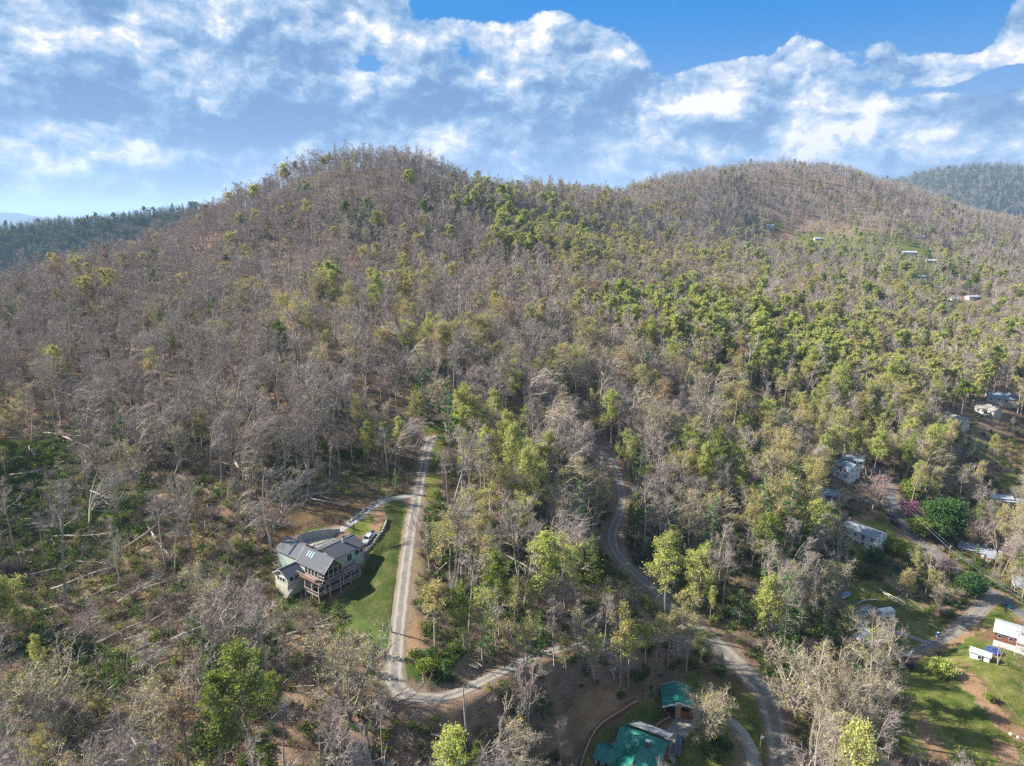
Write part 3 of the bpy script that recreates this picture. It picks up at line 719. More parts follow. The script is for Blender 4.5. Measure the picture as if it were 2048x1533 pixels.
# ------------------------------------------------------------------ roads
def road_mat(name, base, light, tracks, gravel=.5, crown=None):
    """surface with two worn wheel tracks; u runs 0..1 across the road"""
    m = bpy.data.materials.new(name); m.use_nodes = True; nt = m.node_tree; nt.nodes.clear(); N = NT(nt)
    out = N.n('ShaderNodeOutputMaterial'); b = N.n('ShaderNodeBsdfDiffuse'); nt.links.new(b.outputs[0], out.inputs[0])
    pos = N.n('ShaderNodeNewGeometry').outputs['Position']
    at = N.n('ShaderNodeAttribute'); at.attribute_name = 'across'; u = at.outputs['Fac']
    n1 = N.noise(pos, .35, 5, .65); n2 = N.noise(pos, 3.0, 5, .75); n3 = N.noise(pos, 14, 3, .7)
    c = N.mix(N.mr(n1, .35, .65), base, light)
    if tracks:
        w = N.m('ADD', u, N.m('MULTIPLY', N.m('SUBTRACT', n1, .5), .10))
        d = N.m('ABSOLUTE', N.m('SUBTRACT', N.m('ABSOLUTE', N.m('SUBTRACT', w, .5)), .20))
        c = N.mix(N.m('MULTIPLY', N.mr(d, .12, .02), .8), c, tracks)
    if crown:
        e = N.mr(N.m('ADD', N.m('ABSOLUTE', N.m('SUBTRACT', u, .5)), N.m('MULTIPLY', N.m('SUBTRACT', n2, .5), .55)), .30, .46)
        c = N.mix(e, c, crown)
    c = N.mix(gravel, c, N.ramp(N.m('ADD', N.m('MULTIPLY', n2, .5), N.m('MULTIPLY', n3, .5)), [(.34, (.45,)*3), (.5, (.95,)*3), (.66, (1.5,)*3)]), 'MULTIPLY')
    nt.links.new(c, b.inputs[0]); return m
RM = {
 'gravel_upper': road_mat('gravel', (.15, .14, .13), (.20, .185, .165), (.32, .275, .215), .5, (.19, .13, .075)),
 'asphalt': road_mat('old_asphalt', (.15, .138, .122), (.20, .18, .15), (.25, .22, .18), .5, (.16, .10, .07)),
 'house_drive': road_mat('drive_gravel', (.19, .185, .18), (.26, .25, .235), (.33, .31, .28), .5, (.17, .13, .09)),
 'street': road_mat('street_asphalt', (.11, .11, .115), (.14, .14, .14), (.155, .15, .15), .3, (.20, .17, .13)),
 'lane': road_mat('lane_asphalt', (.13, .115, .105), (.19, .17, .15), (.22, .195, .17), .45, (.30, .22, .14)),
 'yard_track': road_mat('track_gravel', (.19, .18, .165), (.25, .23, .21), (.30, .27, .24), .5, (.19, .15, .09)),
 'court_drive': road_mat('drive_concrete', (.25, .225, .19), (.31, .28, .24), None, .25, None),
}
RM['house_front_drive'] = RM['court_drive']
RNAME = {'gravel_upper': ('gravel_road', 'pale gravel road climbing straight past the big house to a dead end'),
 'asphalt': ('asphalt_road', 'old grey road winding down through the woods in the middle'),
 'house_drive': ('gravel_driveway', 'curving gravel driveway from the gravel road to the big house'),
 'street': ('street', 'grey asphalt street through the houses on the valley side'),
 'lane': ('paved_lane', 'brownish paved lane branching off the street'),
 'yard_track': ('farm_track', 'grey gravel track into the yard with parked trailers'),
 'court_drive': ('concrete_driveway', 'concrete driveway round the open garage with the green roof'),
 'house_front_drive': ('concrete_forecourt', 'concrete forecourt beside the green-roofed house')}
def ribbon(L, lift, width=None, across=9, uv=True):
    P = L[:, :2]; T = np.gradient(P, axis=0); T /= np.linalg.norm(T, axis=1)[:, None]; Nn = np.stack([T[:, 1], -T[:, 0]], 1)
    Wd = L[:, 3] if width is None else np.full(len(L), width); u = np.linspace(0, 1, across)
    wob = (vnoise(np.arange(len(L))*.35, np.zeros(len(L)), 4)-.5)*.7; wob2 = (vnoise(np.arange(len(L))*.35, np.ones(len(L))*7, 6)-.5)*.7
    lo = -Wd/2+wob*.5; hi = Wd/2+wob2*.5
    off = lo[:, None]+(hi-lo)[:, None]*u[None]
    X = P[:, 0][:, None]+Nn[:, 0][:, None]*off; Y = P[:, 1][:, None]+Nn[:, 1][:, None]*off
    Z = Hg(X, Y)+lift
    Z[:, 0] -= lift+.12; Z[:, -1] -= lift+.12
    n, m = X.shape; i = np.arange(n-1)[:, None]*m+np.arange(m-1)[None]
    F = np.stack([i, i+1, i+m+1, i+m], -1).reshape(-1, 4)
    return np.stack([X, Y, Z], -1).reshape(-1, 3), F, np.tile(u, n)
for k, (nm, L) in enumerate(road_lines.items()):
    D = np.concatenate([[0], np.cumsum(np.hypot(*np.diff(L[:, :2], axis=0).T))]); s = np.arange(0, D[-1], .9)
    L2 = np.stack([np.interp(s, D, L[:, c]) for c in range(4)], 1)
    V, F, u = ribbon(L2, .07+.012*k); name, lab = RNAME[nm]
    me = np_mesh(name, V, F, RM[nm], smooth=True)
    a = me.attributes.new('across', 'FLOAT', 'POINT'); a.data.foreach_set('value', u.astype(np.float32))
    o = bpy.data.objects.new(name, me); C.objects.link(o); tag(o, lab, None, None, 'structure')
# ================================================================== where trees may not stand or hide what the photograph shows
CLEAR_PX = [  # outlines that stay visible: no trunk or crown may cover them
 [(548,1052),(600,1040),(700,1040),(760,1065),(740,1120),(735,1165),(690,1200),(640,1200),(560,1180),(540,1100)],
 [(776,1008),(813,1012),(800,1110),(788,1225),(776,1290),(752,1296),(715,1250),(690,1215),(735,1118),(762,1040)],
 [(560,1030),(640,1000),(760,990),(740,1015),(690,1046),(600,1056)],
 [(1190,1480),(1240,1440),(1320,1370),(1325,1352),(1370,1350),(1405,1380),(1440,1430),(1500,1470),(1520,1533),(1180,1533)],
 [(1180,1400),(1260,1392),(1320,1380),(1320,1400),(1240,1450),(1170,1520),(1130,1520)], [(1400,1370),(1480,1380),(1520,1440),(1520,1500),(1440,1440)],
 [(1690,1040),(1740,1030),(1790,1060),(1790,1085),(1765,1085),(1700,1070)], [(1664,920),(1700,912),(1715,940),(1700,965),(1666,958)],
 [(1775,950),(1790,960),(1800,1000),(1815,1040),(1850,1085),(1820,1090),(1780,1045),(1765,1000)],
 [(1950,1172),(1975,1170),(2048,1215),(2048,1310),(1990,1330),(1945,1330),(1930,1290),(1870,1300),(1800,1325),(1790,1310),(1850,1285),(1930,1235)],
 [(1930,1300),(2048,1290),(2048,1500),(1990,1440)], [(1720,1215),(1790,1215),(1790,1245),(1850,1270),(1850,1285),(1760,1270),(1700,1282)],
 [(1672,1176),(1702,1176),(1702,1202),(1672,1202)], [(1740,1165),(1790,1160),(1790,1195),(1750,1190)], [(1885,815),(1935,820),(1935,855),(1885,852)], [(1950,790),(2030,770),(2030,830),(1955,832)],
 [(1885,1325),(2000,1400),(2048,1500),(2000,1533),(1860,1533),(1830,1400)], [(1940,1075),(1990,1085),(1985,1115),(1950,1110)],
 [(1530,450),(1552,450),(1552,462),(1530,462)], [(1540,464),(1580,462),(1582,480),(1540,484)], [(1622,470),(1652,470),(1652,484),(1622,484)], [(1800,498),(1840,498),(1840,514),(1800,514)], [(1780,476),(1838,484),(1836,498),(1790,494)], [(1848,515),(1876,515),(1876,530),(1848,530)], [(1832,550),(1856,550),(1856,562),(1832,562)], [(1840,572),(1880,576),(1878,588),(1840,586)], [(1748,504),(1768,504),(1768,516),(1748,516)],
 [(1890,590),(1990,585),(1990,606),(1890,610)], [(1990,1000),(1985,985),(2048,990),(2048,1004)], [(1990,945),(2050,950),(2050,985),(2020,985)], [(1636,965),(1672,965),(1668,1000),(1640,1000)], [(372,398),(398,398),(398,418),(372,418)],
 [(1960,845),(2000,850),(1990,862),(1955,860)],
]
CLEAR_LINES = [  # (polyline, half width px)
 ([(862,868),(850,920),(840,960),(826,1010),(815,1090),(806,1180),(795,1280),(787,1340),(800,1378),(860,1395),(940,1378)], 18),
 ([(1195,888),(1225,925),(1243,980),(1240,1020),(1226,1060),(1224,1090)], 21), ([(1230,1100),(1270,1150),(1325,1200)], 14),
 ([(1420,1275),(1470,1325),(1520,1385),(1548,1450),(1555,1533)], 28), ([(800,994),(760,1005),(700,1048)], 10), ([(872,880),(872,980)], 9),
 ([(1340,1206),(1365,1232)],8),
]
SPARSE = [([(960,1400),(1090,1360),(1140,1400),(1080,1560),(960,1560)], .35), ([(-60,800),(60,820),(160,880),(300,980),(420,1090),(520,1170),(560,1260),(500,1370),(380,1400),(200,1400),(-60,1350)], .13), ([(-60,1350),(200,1400),(380,1400),(480,1400),(480,1560),(-60,1560)], .4),
          ([(1080,1415),(1190,1378),(1320,1345),(1430,1335),(1520,1400),(1560,1533),(1070,1533)], .06), ([(1060,1330),(1420,1295),(1430,1335),(1320,1345),(1190,1378),(1080,1415)], .85), ([(560,1180),(700,1200),(740,1290),(640,1300),(540,1260)], .35), ([(640,650),(640,900),(400,840)], .9),
          ([(1600,1160),(1760,1140),(1900,1230),(1800,1320),(1700,1300)], .30), ([(1680,1010),(1800,1000),(1860,1090),(1760,1150),(1690,1130)], .35), ([(790,1010),(850,1010),(850,1400),(790,1400)], .3),
          ([(470,1000),(560,980),(770,970),(760,1010),(600,1060),(500,1120)], .12), ([(0,960),(230,1000),(260,1120),(0,1180)], .55), ([(1800,1310),(2060,1240),(2060,1560),(1750,1560),(1790,1400)], .05),
          ([(1520,440),(1700,450),(1900,490),(1960,600),(1840,600),(1740,520),(1540,495)], .42), ([(1990,860),(2060,830),(2060,1000),(1990,980)], .4)]
KINDS = ['bare', 'tan', 'olive', 'lime', 'green', 'pine', 'russet']
BASEW = np.array([1.0, .16, .030, .012, .006, .030, .010])
SPECIES = [  # (px, py, rx, ry, kind, weight)
 (1340,610,110,26,'lime',6),(1440,650,120,34,'lime',6),(1540,690,120,38,'lime',6),(1640,740,110,40,'lime',4.5),(1740,800,110,50,'lime',2),(1780,820,200,100,'olive',.9),
 (1060,435,80,34,'lime',.9),(1140,485,100,36,'lime',.9),(1230,510,110,45,'olive',.9),(940,400,40,30,'lime',1.2),(1150,480,160,80,'olive',1.0),(1380,560,160,60,'olive',.9),
 (1350,900,420,300,'olive',.40),(1300,1150,420,300,'olive',.42),(1300,1050,420,300,'lime',.20),(1200,1250,500,260,'lime',.24),(1300,950,300,200,'tan',.5),(1500,1120,220,280,'pine',.9),(1300,1100,140,180,'pine',.6),(1500,1180,130,130,'pine',.9),(1400,1150,200,250,'green',.35),
 (1750,700,350,140,'olive',.55),(1850,650,250,100,'lime',.25),(1700,560,400,90,'olive',.25),(1900,560,260,120,'pine',.10),(1750,520,260,80,'pine',.16),(1850,560,200,60,'green',.2),(1700,490,200,40,'lime',.5),(1850,530,120,50,'lime',.5),
 (1900,930,220,170,'olive',1.5),(1900,900,220,170,'lime',.8),(1950,900,130,110,'green',.9),(1970,1000,150,130,'tan',1.0),(1950,890,60,60,'pine',1.6),(1900,1050,150,120,'green',.6),(1650,1000,150,160,'olive',1.4),(1620,1050,130,150,'green',.8),(1600,950,180,120,'lime',.6),
 (1450,1380,120,100,'tan',1),(1620,1330,170,160,'tan',4.5),(1720,1400,150,120,'tan',4.5),(1600,1500,160,70,'lime',1.6),(1560,1300,60,80,'lime',1.2),(1500,1280,80,80,'tan',1.5),(1500,800,250,140,'olive',.5),
 (640,1330,110,100,'tan',4),(130,1400,170,120,'tan',3.5),(80,1480,120,80,'olive',1.5),(490,1450,110,90,'green',6.0),(430,1500,130,70,'lime',1.5),(20,1180,60,70,'lime',4),(840,1450,160,90,'lime',2.6),(860,1480,160,90,'green',.8),(500,1350,100,60,'olive',2.2),
 (900,1300,150,130,'olive',.9),(950,1100,140,120,'olive',1.2),(950,960,110,80,'lime',1.0),(1010,850,110,80,'lime',.9),(1000,1330,120,100,'pine',.5),(1020,1300,90,110,'green',1.5),(740,1290,30,60,'pine',2.5),(880,1340,90,50,'pine',1.2),(530,1180,70,100,'tan',2.5),
 (1260,1220,70,80,'lime',2),(1400,1200,60,60,'lime',2),(1180,1080,30,60,'pine',3),(1160,1300,220,70,'lime',.9),(1150,1330,200,60,'green',.6),
 (620,640,90,45,'olive',.9),(850,700,100,80,'olive',.8),(830,560,60,40,'olive',1.4),(650,560,40,40,'lime',.5),(770,850,40,50,'lime',1.6),(860,700,50,50,'lime',.6),(1000,670,60,70,'tan',1.2),(1290,640,40,50,'tan',3),(1150,600,60,40,'tan',2),
 (718,440,22,30,'pine',3),(690,425,40,18,'green',1.2),(560,620,120,40,'olive',.3),(300,560,200,60,'olive',.15),(200,600,250,60,'pine',.05),(250,620,150,60,'green',.1),(150,500,200,60,'russet',.08),(60,600,70,50,'pine',.3),
 (1550,370,200,40,'pine',.16),(1600,410,300,50,'pine',.08),(1350,440,260,60,'pine',.06),(1040,380,40,16,'pine',.35),(1000,380,30,20,'green',.3),
 (1950,520,150,120,'tan',.4),(1500,600,300,80,'tan',.4),(1280,700,180,80,'russet',.10),(1300,720,160,70,'tan',1.2),(1400,900,160,120,'tan',.8),(1100,650,200,90,'tan',.5),
]
TREE_CLEAR = [
 [(1838,1080),(1834,1015),(1885,982),(1936,1010),(1938,1080)], [(1800,1015),(1830,1012),(1830,1036),(1800,1036)], [(1908,1190),(1908,1125),(1960,1100),(1990,1130),(1975,1190)], [(1705,1010),(1712,955),(1745,942),(1782,955),(1788,1010)],
 [(1724,1135),(1724,1095),(1800,1085),(1815,1130)], [(1840,1345),(1845,1315),(1905,1315),(1915,1350)], [(1918,925),(1925,875),(1975,860),(1990,925)], [(1160,1170),(1165,1045),(1205,1045),(1212,1170)], [(1450,1250),(1450,1170),(1505,1160),(1510,1250)],  [(590,1400),(580,1290),(650,1240),(740,1290),(730,1400)], [(60,1480),(60,1370),(150,1340),(200,1400),(190,1480)], [(345,1080),(345,920),(430,920),(420,1080)], [(405,1360),(410,1260),(450,1260),(452,1360)], [(1560,1430),(1560,1260),(1640,1230),(1660,1400)], [(1360,1480),(1345,1385),(1450,1370),(1470,1480)], [(520,1180),(500,1100),(560,1100),(560,1180)], [(1680,1268),(1675,1212),(1712,1200),(1722,1268)],
]
def species_weights(px, py):
    W = np.tile(BASEW, (len(px), 1))
    for (a, b, rx, ry, k, w) in SPECIES:
        d2 = ((px-a)/rx)**2+((py-b)/ry)**2
        W[:, KINDS.index(k)] += w*np.exp(-d2*1.2)
    # left of the peak and the upper slopes stay bare
    s = 1-.75*np.clip((620-px)/250, 0, 1)*np.clip((900-py)/200, 0, 1)
    W[:, 3] *= s
    return W
def pip(x, y, poly):
    ins = np.zeros(x.shape, bool); n = len(poly)
    for i in range(n):
        ax, ay = poly[i]; bx, by = poly[(i+1) % n]
        ins ^= ((ay <= y) != (by <= y)) & (x < (bx-ax)*(y-ay)/(by-ay+1e-12)+ax)
    return ins
def hides(x, y, z, h, w, extra=()):
    """share of a plant's outline that would stand in front of the clear outlines"""
    hit = np.zeros(len(x)); tot = 0
    for fz, fw in ((.05, 0), (.3, 0), (.5, 0), (.5, .8), (.5, -.8), (.72, 0), (.72, .9), (.72, -.9), (.95, 0), (.95, .5), (.95, -.5)):
        px, py, d = project(x+w*fw, y, z+h*fz); c = np.zeros(len(x), bool)
        for poly in CLEAR_PX+list(extra):
            c |= pip(px, py, poly)
        for L, hw in CLEAR_LINES: c |= seg_d(px, py, L, [2*hw]*len(L)) < 0
        hit += c; tot += 1
    return hit/tot
def visible(x, y, z, up=22):
    """is the top of a plant seen over the ground in front of it"""
    el = ZZ/YY; run = np.maximum.accumulate(el, 0)
    fi = np.clip(((np.log(np.clip(y, 62.1, 2690))-LY0)/LYS).astype(int)-2, 0, NY-1); fj = np.clip(((x/y-ts[0])/(ts[1]-ts[0])).astype(int), 0, NX-1)
    return (z+up)/y > run[fi, fj]
def candidates(spacing0, grow, ymax, seed, y0=72, tmax=.93, jit=.46):
    """jittered rows of points whose spacing grows slowly with distance"""
    rg = np.random.default_rng(seed); X, Y = [], []; y = y0
    while y < ymax:
        s = spacing0+grow*max(0, y-250); n = int(2*tmax*y/s); xs = (np.arange(n)+.5)*s-tmax*y
        X.append(xs+rg.uniform(-jit, jit, n)*s); Y.append(np.full(n, y)+rg.uniform(-jit, jit, n)*s); y += s*.93
    return np.concatenate(X), np.concatenate(Y)
def on_open(x, y, pad=1.5):
    bad = np.zeros(len(x), bool)
    for L in road_lines.values(): 
        q = L[::4]; bad |= seg_d(x, y, q[:, :2], q[:, 3]) < pad
    for (a, b, c, r) in PADS: bad |= np.hypot(x-a, y-b) < r+1
    return bad

# ---- plant patterns
t_pl = time.time()
near_bare = [broadleaf(11, 20, 3.4), broadleaf(12, 22, 3.2, .5, limbs=11), broadleaf(13, 18, 4.2, .34, forks=2, limbs=13), broadleaf(14, 20, 3.8, .42, sweep=1.1, lean=.04),
             broadleaf(15, 19, 3.6, .40, sweep=1.7, lean=.10, forks=2), broadleaf(16, 21, 2.6, .55, limbs=9, trunk_r=.17), broadleaf(17, 17, 4.8, .26, forks=3, limbs=15, trunk_r=.24), broadleaf(18, 13, 2.4, .3, limbs=8, trunk_r=.11),
             broadleaf(19, 23, 1.5, .62, limbs=7, trunk_r=.18, twigs=6), broadleaf(20, 20, 2.2, .5, limbs=8, lean=.16, trunk_r=.16),
             broadleaf(24, 18, 5.6, .30, sweep=1.5, lean=.08, forks=2, limbs=15, trunk_r=.25), broadleaf(25, 21, 5.0, .44, forks=2, limbs=14, trunk_r=.25),
             broadleaf(26, 25, 2.3, .62, limbs=9, trunk_r=.22), broadleaf(27, 23, 2.7, .58, limbs=10, trunk_r=.21), broadleaf(28, 24, 3.4, .6, limbs=11, trunk_r=.24)]
BARE_WORDS = ['tall straight', 'tall slim-crowned', 'twin-stemmed', 'wind-swept', 'bent twin-stemmed', 'narrow', 'broad many-stemmed', 'small', 'pole-like', 'leaning', 'strongly wind-bent', 'broad-crowned', 'very tall narrow', 'tall clean-trunked', 'tall high-crowned']
near_tan = [broadleaf(21, 19, 4.4, .30, forks=2, limbs=14, leaf=1100, leaf_size=.22), broadleaf(22, 18, 4.6, .28, forks=2, limbs=14, sweep=1.3, leaf=1000, leaf_size=.22), broadleaf(23, 16, 3.8, .25, forks=3, limbs=14, leaf=900, leaf_size=.22)]
TAN_WORDS = ['wide-crowned', 'wind-swept', 'many-stemmed']
near_olive = [broadleaf(31, 20, 3.2, .45, leaf=4200, leaf_size=.24), broadleaf(32, 18, 4.0, .38, forks=2, leaf=4600, leaf_size=.24), broadleaf(33, 21, 3.0, .5, leaf=3800, leaf_size=.24, sweep=.9), broadleaf(34, 14, 2.8, .35, leaf=3200, leaf_size=.23, limbs=9, trunk_r=.12)]
OLIVE_WORDS = ['tall straight', 'fork-crowned', 'slightly bent', 'young']
near_lime = [broadleaf(41, 20, 2.8, .45, leaf=7000, leaf_size=.27), broadleaf(42, 21, 3.5, .42, leaf=7600, leaf_size=.28), broadleaf(43, 16, 3.2, .28, leaf=7000, leaf_size=.27, forks=2)]
LIME_WORDS = ['narrow', 'tall', 'low-branched']
near_pine = [conifer(51, 15, 3.0), conifer(52, 18, 3.3, ragged=.4, whorls=22, tufts=10), conifer(53, 11, 2.8, base=.03), conifer(54, 20, 3.6, base=.3, ragged=.55, whorls=18, droop=-.05, size=.95, tufts=12)]
PINE_WORDS = ['conical', 'tall shaggy', 'small dense', 'high-crowned']
LOW = dict(detail=.5, subs=6, twigs=10, limbs=9, twig_w=.075, trunk_r=.19, base=.5)
far_bare = [broadleaf(61, 20, 3.4, **LOW), broadleaf(62, 21, 3.0, **LOW), broadleaf(63, 18, 4.0, forks=2, **LOW), broadleaf(64, 19, 3.6, sweep=1.2, **LOW), broadleaf(65, 15, 3.0, **LOW), broadleaf(66, 22, 1.9, **LOW)]
far_bare += [broadleaf(67, 17, 4.6, forks=3, **LOW), broadleaf(68, 23, 2.6, **LOW)]
far_olive = [broadleaf(71, 19, 3.0, leaf=1800, leaf_size=.42, **LOW), broadleaf(72, 17, 3.5, leaf=1800, leaf_size=.42, **LOW)]
far_lime = [broadleaf(81, 19, 3.1, leaf=4200, leaf_size=.52, **LOW), broadleaf(82, 20, 3.5, leaf=4400, leaf_size=.52, **LOW)]
far_pine = [conifer(91, 15, 3.2, detail=.5, whorls=14, br=6, tufts=6, size=1.35), conifer(92, 18, 3.4, detail=.5, whorls=14, br=6, tufts=6, size=1.35, ragged=.4)]
SPEC = {'bare': (near_bare, far_bare, (BARK, TWIG, OLIVE)), 'tan': (near_tan, far_bare, (BARK, TWIG_TAN, OLIVE)), 'olive': (near_olive, far_olive, (BARK, TWIG_TAN, OLIVE)),
        'lime': (near_lime, far_lime, (BARK, TWIG_TAN, LIME)), 'green': (near_lime, far_lime, (BARK, TWIG, GREENL)), 'pine': (near_pine, far_pine, (BARK, TWIG, PINE)),
        'russet': (near_olive, far_olive, (BARK, TWIG, ORANGEL))}
WORDS = {'bare': BARE_WORDS, 'tan': TAN_WORDS, 'olive': OLIVE_WORDS, 'lime': LIME_WORDS, 'green': LIME_WORDS, 'pine': PINE_WORDS, 'russet': OLIVE_WORDS}
OBJN = {'bare': 'bare_tree', 'tan': 'pale_twigged_tree', 'olive': 'budding_tree', 'lime': 'leafy_tree', 'green': 'leafy_tree', 'pine': 'pine_tree', 'russet': 'russet_tree'}
NEARM, FARM, PARTM = {}, {}, {}
for k, (nr, fr, ms) in SPEC.items():
    NEARM[k] = [joined('%s_pattern' % OBJN[k], p, ms) for p in nr]
    FARM[k] = [joined('%s_far_pattern' % OBJN[k], p, ms) for p in fr]
    PARTM[k] = []
    for p in nr:
        tr = np_mesh('trunk', p[0][0], p[0][1], ms[0])
        cr = joined('crown', (p[1], p[2]), (ms[1], ms[2]))
        PARTM[k].append((tr, cr))
print('plants', round(time.time()-t_pl, 1))
# ================================================================== planting
LAND = [('the pale green house', 640, 1115), ('the white pickup', 735, 1082), ('the gravel dead end', 862, 868), ('the gravel switchback', 800, 1385), ('the gravel driveway fork', 815, 1000),
 ('the steep lawn', 750, 1200), ('the upper road bend', 1205, 900), ('the grey road curve', 1240, 1010), ('the grey road dip', 1225, 1090), ('the road junction', 1425, 1290), ('the lower grey road', 1540, 1430),
 ('the green-roofed house', 1262, 1490), ('the green-roofed garage', 1345, 1375), ('the long white house', 1730, 1060), ('the two-storey white house', 1690, 930), ('the blue-roofed cottage', 1650, 985), ('the white trailer', 1770, 1227),
 ('the tarped boat', 1690, 1189), ('the white camper roof', 1720, 1272), ('the lane junction', 1990, 1190), ('the white garden shed', 1960, 1312), ('the brick house', 2030, 1285), ('the grey gabled house', 1910, 838),
 ('the paired grey houses', 1990, 800), ('the striped field', 1900, 1450), ('the windthrow slope', 180, 1150), ('the fallen trunks', 230, 1300), ('the brown bank', 600, 1010), ('the left frame edge', 0, 1000),
 ('the clearing logs', 130, 890), ('the dark green thicket', 1060, 1150), ('the lower track', 1150, 1300), ('the bottom left corner', 60, 1500), ('the bottom frame edge', 700, 1520), ('the log pile', 930, 850),
 ('the street bend', 1790, 1010), ('the ochre meadow', 2020, 910), ('the upper left woods', 150, 720), ('the middle slope', 600, 760), ('the valley woods', 1600, 820)]
PHRASE = {'bare': 'leafless grey tree', 'tan': 'pale tan-twigged tree', 'olive': 'yellow-green budding tree', 'lime': 'bright green tree', 'green': 'mid-green leafy tree', 'pine': 'dark evergreen', 'russet': 'russet-leaved tree'}
ORD = ['first', 'second', 'third', 'fourth', 'fifth', 'sixth', 'seventh', 'eighth', 'ninth', 'tenth', 'eleventh', 'twelfth']
def where(px, py):
    k = min(range(len(LAND)), key=lambda i: (LAND[i][1]-px)**2+(LAND[i][2]-py)**2*1.6); n, a, b = LAND[k]
    dx, dy = px-a, py-b
    if n == 'the left frame edge': return 'near the left frame edge' + (', upper part' if dy < -60 else ', lower part' if dy > 60 else '')
    if abs(dx) > abs(dy)*1.15: rel = 'right of' if dx > 0 else 'left of'
    else: rel = 'below' if dy > 0 else 'above'
    if n in ('the bottom left corner', 'the bottom frame edge'): rel = 'close to'
    r = math.hypot(dx, dy*1.25)
    pre = 'just ' if (r < 62 and rel != 'close to') else 'well ' if (r > 120 and rel != 'close to') else ''
    return '%s%s %s' % (pre, rel, n)
def finish_labels(lst, plural='trees'):
    """lst of (object, stem, place, px): ordinals only where look and place are shared"""
    by = {}
    for o, stem, place, px in lst: by.setdefault((stem, place), []).append((px, o))
    for (stem, place), L in by.items():
        L.sort(key=lambda t: t[0])
        for i, (px, o) in enumerate(L):
            if len(L) == 1: o['label'] = '%s %s' % (stem, place)
            else:
                lead = 'leftmost' if i == 0 else 'rightmost' if i == len(L)-1 else (ORD[i]+' from left') if i < min(12, len(L)/2+1) else (ORD[min(11, len(L)-1-i)]+' from right')
                tail = '%s of %s' % (lead, {2: 'two'}.get(len(L), '%d' % len(L)))
                txt = '%s %s, %s' % (stem, place, tail)
                if len(txt.split()) > 16: txt = '%s %s, %s' % (stem, place, lead)
                if len(txt.split()) > 16: txt = txt.replace('-', ' ', 0).replace(' pale tan-twigged tree', ' tan tree').replace('yellow-green budding tree', 'budding tree').replace('leafless grey tree', 'bare tree')
                o['label'] = txt
LABELS = []
COUNT = {}
def plant(kind, v, x, y, h=None, rz=None, tilt=(0, 0), z=None, label=None, s=None, sx=1.0, name=None, parts=None, cat='tree', group=None):
    """one plant of its own: an empty at the foot with trunk and crown"""
    PM = parts or PARTM[kind]; tr, cr = PM[v % len(PM)]
    z = hg(x, y) if z is None else z
    s = s if s else 1.0
    r = bpy.data.objects.new(name or OBJN[kind], None); C.objects.link(r); r.empty_display_size = 1
    r.location = (x, y, z); r.rotation_euler = (tilt[0], tilt[1], rz or 0.0); r.scale = (s*sx, s*sx, s)
    r['category'] = cat; r['group'] = group or ('%ss in the woods' % PHRASE.get(kind, 'tree'))
    if len(tr.vertices):
        a = bpy.data.objects.new('trunk', tr); a.parent = r; C.objects.link(a)
    b = bpy.data.objects.new('crown', cr); b.parent = r; C.objects.link(b)
    if label: r['label'] = label
    return r

t_f = time.time()
cx_, cy_ = candidates(4.7, .0013, 1720, 3)
z_ = Hg(cx_, cy_); cpx, cpy, cd = project(cx_, cy_, z_)
topx, topy, _ = project(cx_, cy_, z_+14)
rg = np.random.default_rng(5)
N_ = len(cx_); keep = np.ones(N_, bool)
keep &= visible(cx_, cy_, z_, 30) & (cpx > -330) & (cpx < 2380)
keep &= ~on_open(cx_, cy_, 2.2)
op = np.zeros(N_)
for k in ('lawn', 'soil', 'straw'): op = np.maximum(op, cover_value(k, cx_, cy_)*(cy_ < 900))
keep &= op < .5
sp = np.ones(N_)
for poly, f in SPARSE: sp = np.where(pip(cpx, cpy, poly), np.minimum(sp, f), sp)
clump = fbm(cx_/16, cy_/16, 41, 2)
dens = np.clip(np.where(cd > 420, .85, .70)+(clump-.5)*1.9, .22, 1.0)*sp
dens *= np.where((cd < 420) & (cpx < 1500), .80, 1.0)
keep &= rg.random(N_) < dens
W_ = species_weights(topx, topy)
W_ *= np.exp(rg.normal(0, .5, (N_, 7)))
# kinds grow in small clumps
for k, s in ((2, 61), (3, 62), (4, 63), (5, 64), (1, 65)):
    W_[:, k] *= np.clip((vnoise(cx_/13+k*7, cy_/13, s)-.25)*2.2, .12, 2.2)
cum = np.cumsum(W_, 1); cum /= cum[:, -1:]
kd = (rg.random(N_)[:, None] > cum).sum(1)
hs = np.clip(rg.normal(1.0, .24, N_)+.25*(fbm(cx_/30, cy_/30, 77, 2)-.5), .42, 1.5)
small = rg.random(N_) < .22; hs = np.where(small, hs*.58, hs)
hs = np.where(kd == 5, hs*rg.uniform(.75, 1.35, N_), hs)
hs = np.where((cd > 1000), hs*.92, hs)
idx = np.where(keep)[0]
near = idx[cd[idx] < 700]
hf = hides(cx_[near], cy_[near], z_[near], 19*hs[near], 3.2*hs[near], TREE_CLEAR)
keep[near[hf > .12]] = False
far_ = idx[cd[idx] >= 700]; hf = hides(cx_[far_], cy_[far_], z_[far_], 19*hs[far_], 3.5*hs[far_]); keep[far_[hf > .30]] = False
idx = np.where(keep)[0]
yaw = rg.uniform(0, 6.283, N_); tx = rg.normal(0, .045, N_); ty = rg.normal(.03, .05, N_)
vsel = rg.integers(0, 1000, N_)
sweepv = {'bare': (3, 4, 10), 'tan': (1,), 'olive': (2,)}
inframe = (cpx > 5) & (cpx < 2043) & (topy < 1525) & (cpy > 0)
print('trees', len(idx), 'time', round(time.time()-t_f, 1))
individual = np.zeros(N_, bool)
FIXED = []   # notable trees, filled below
budget = {'bare_tree': 285, 'pale_twigged_tree': 285, 'budding_tree': 285, 'leafy_tree': 275, 'pine_tree': 270, 'russet_tree': 80}
order = idx[np.argsort(cd[idx])]
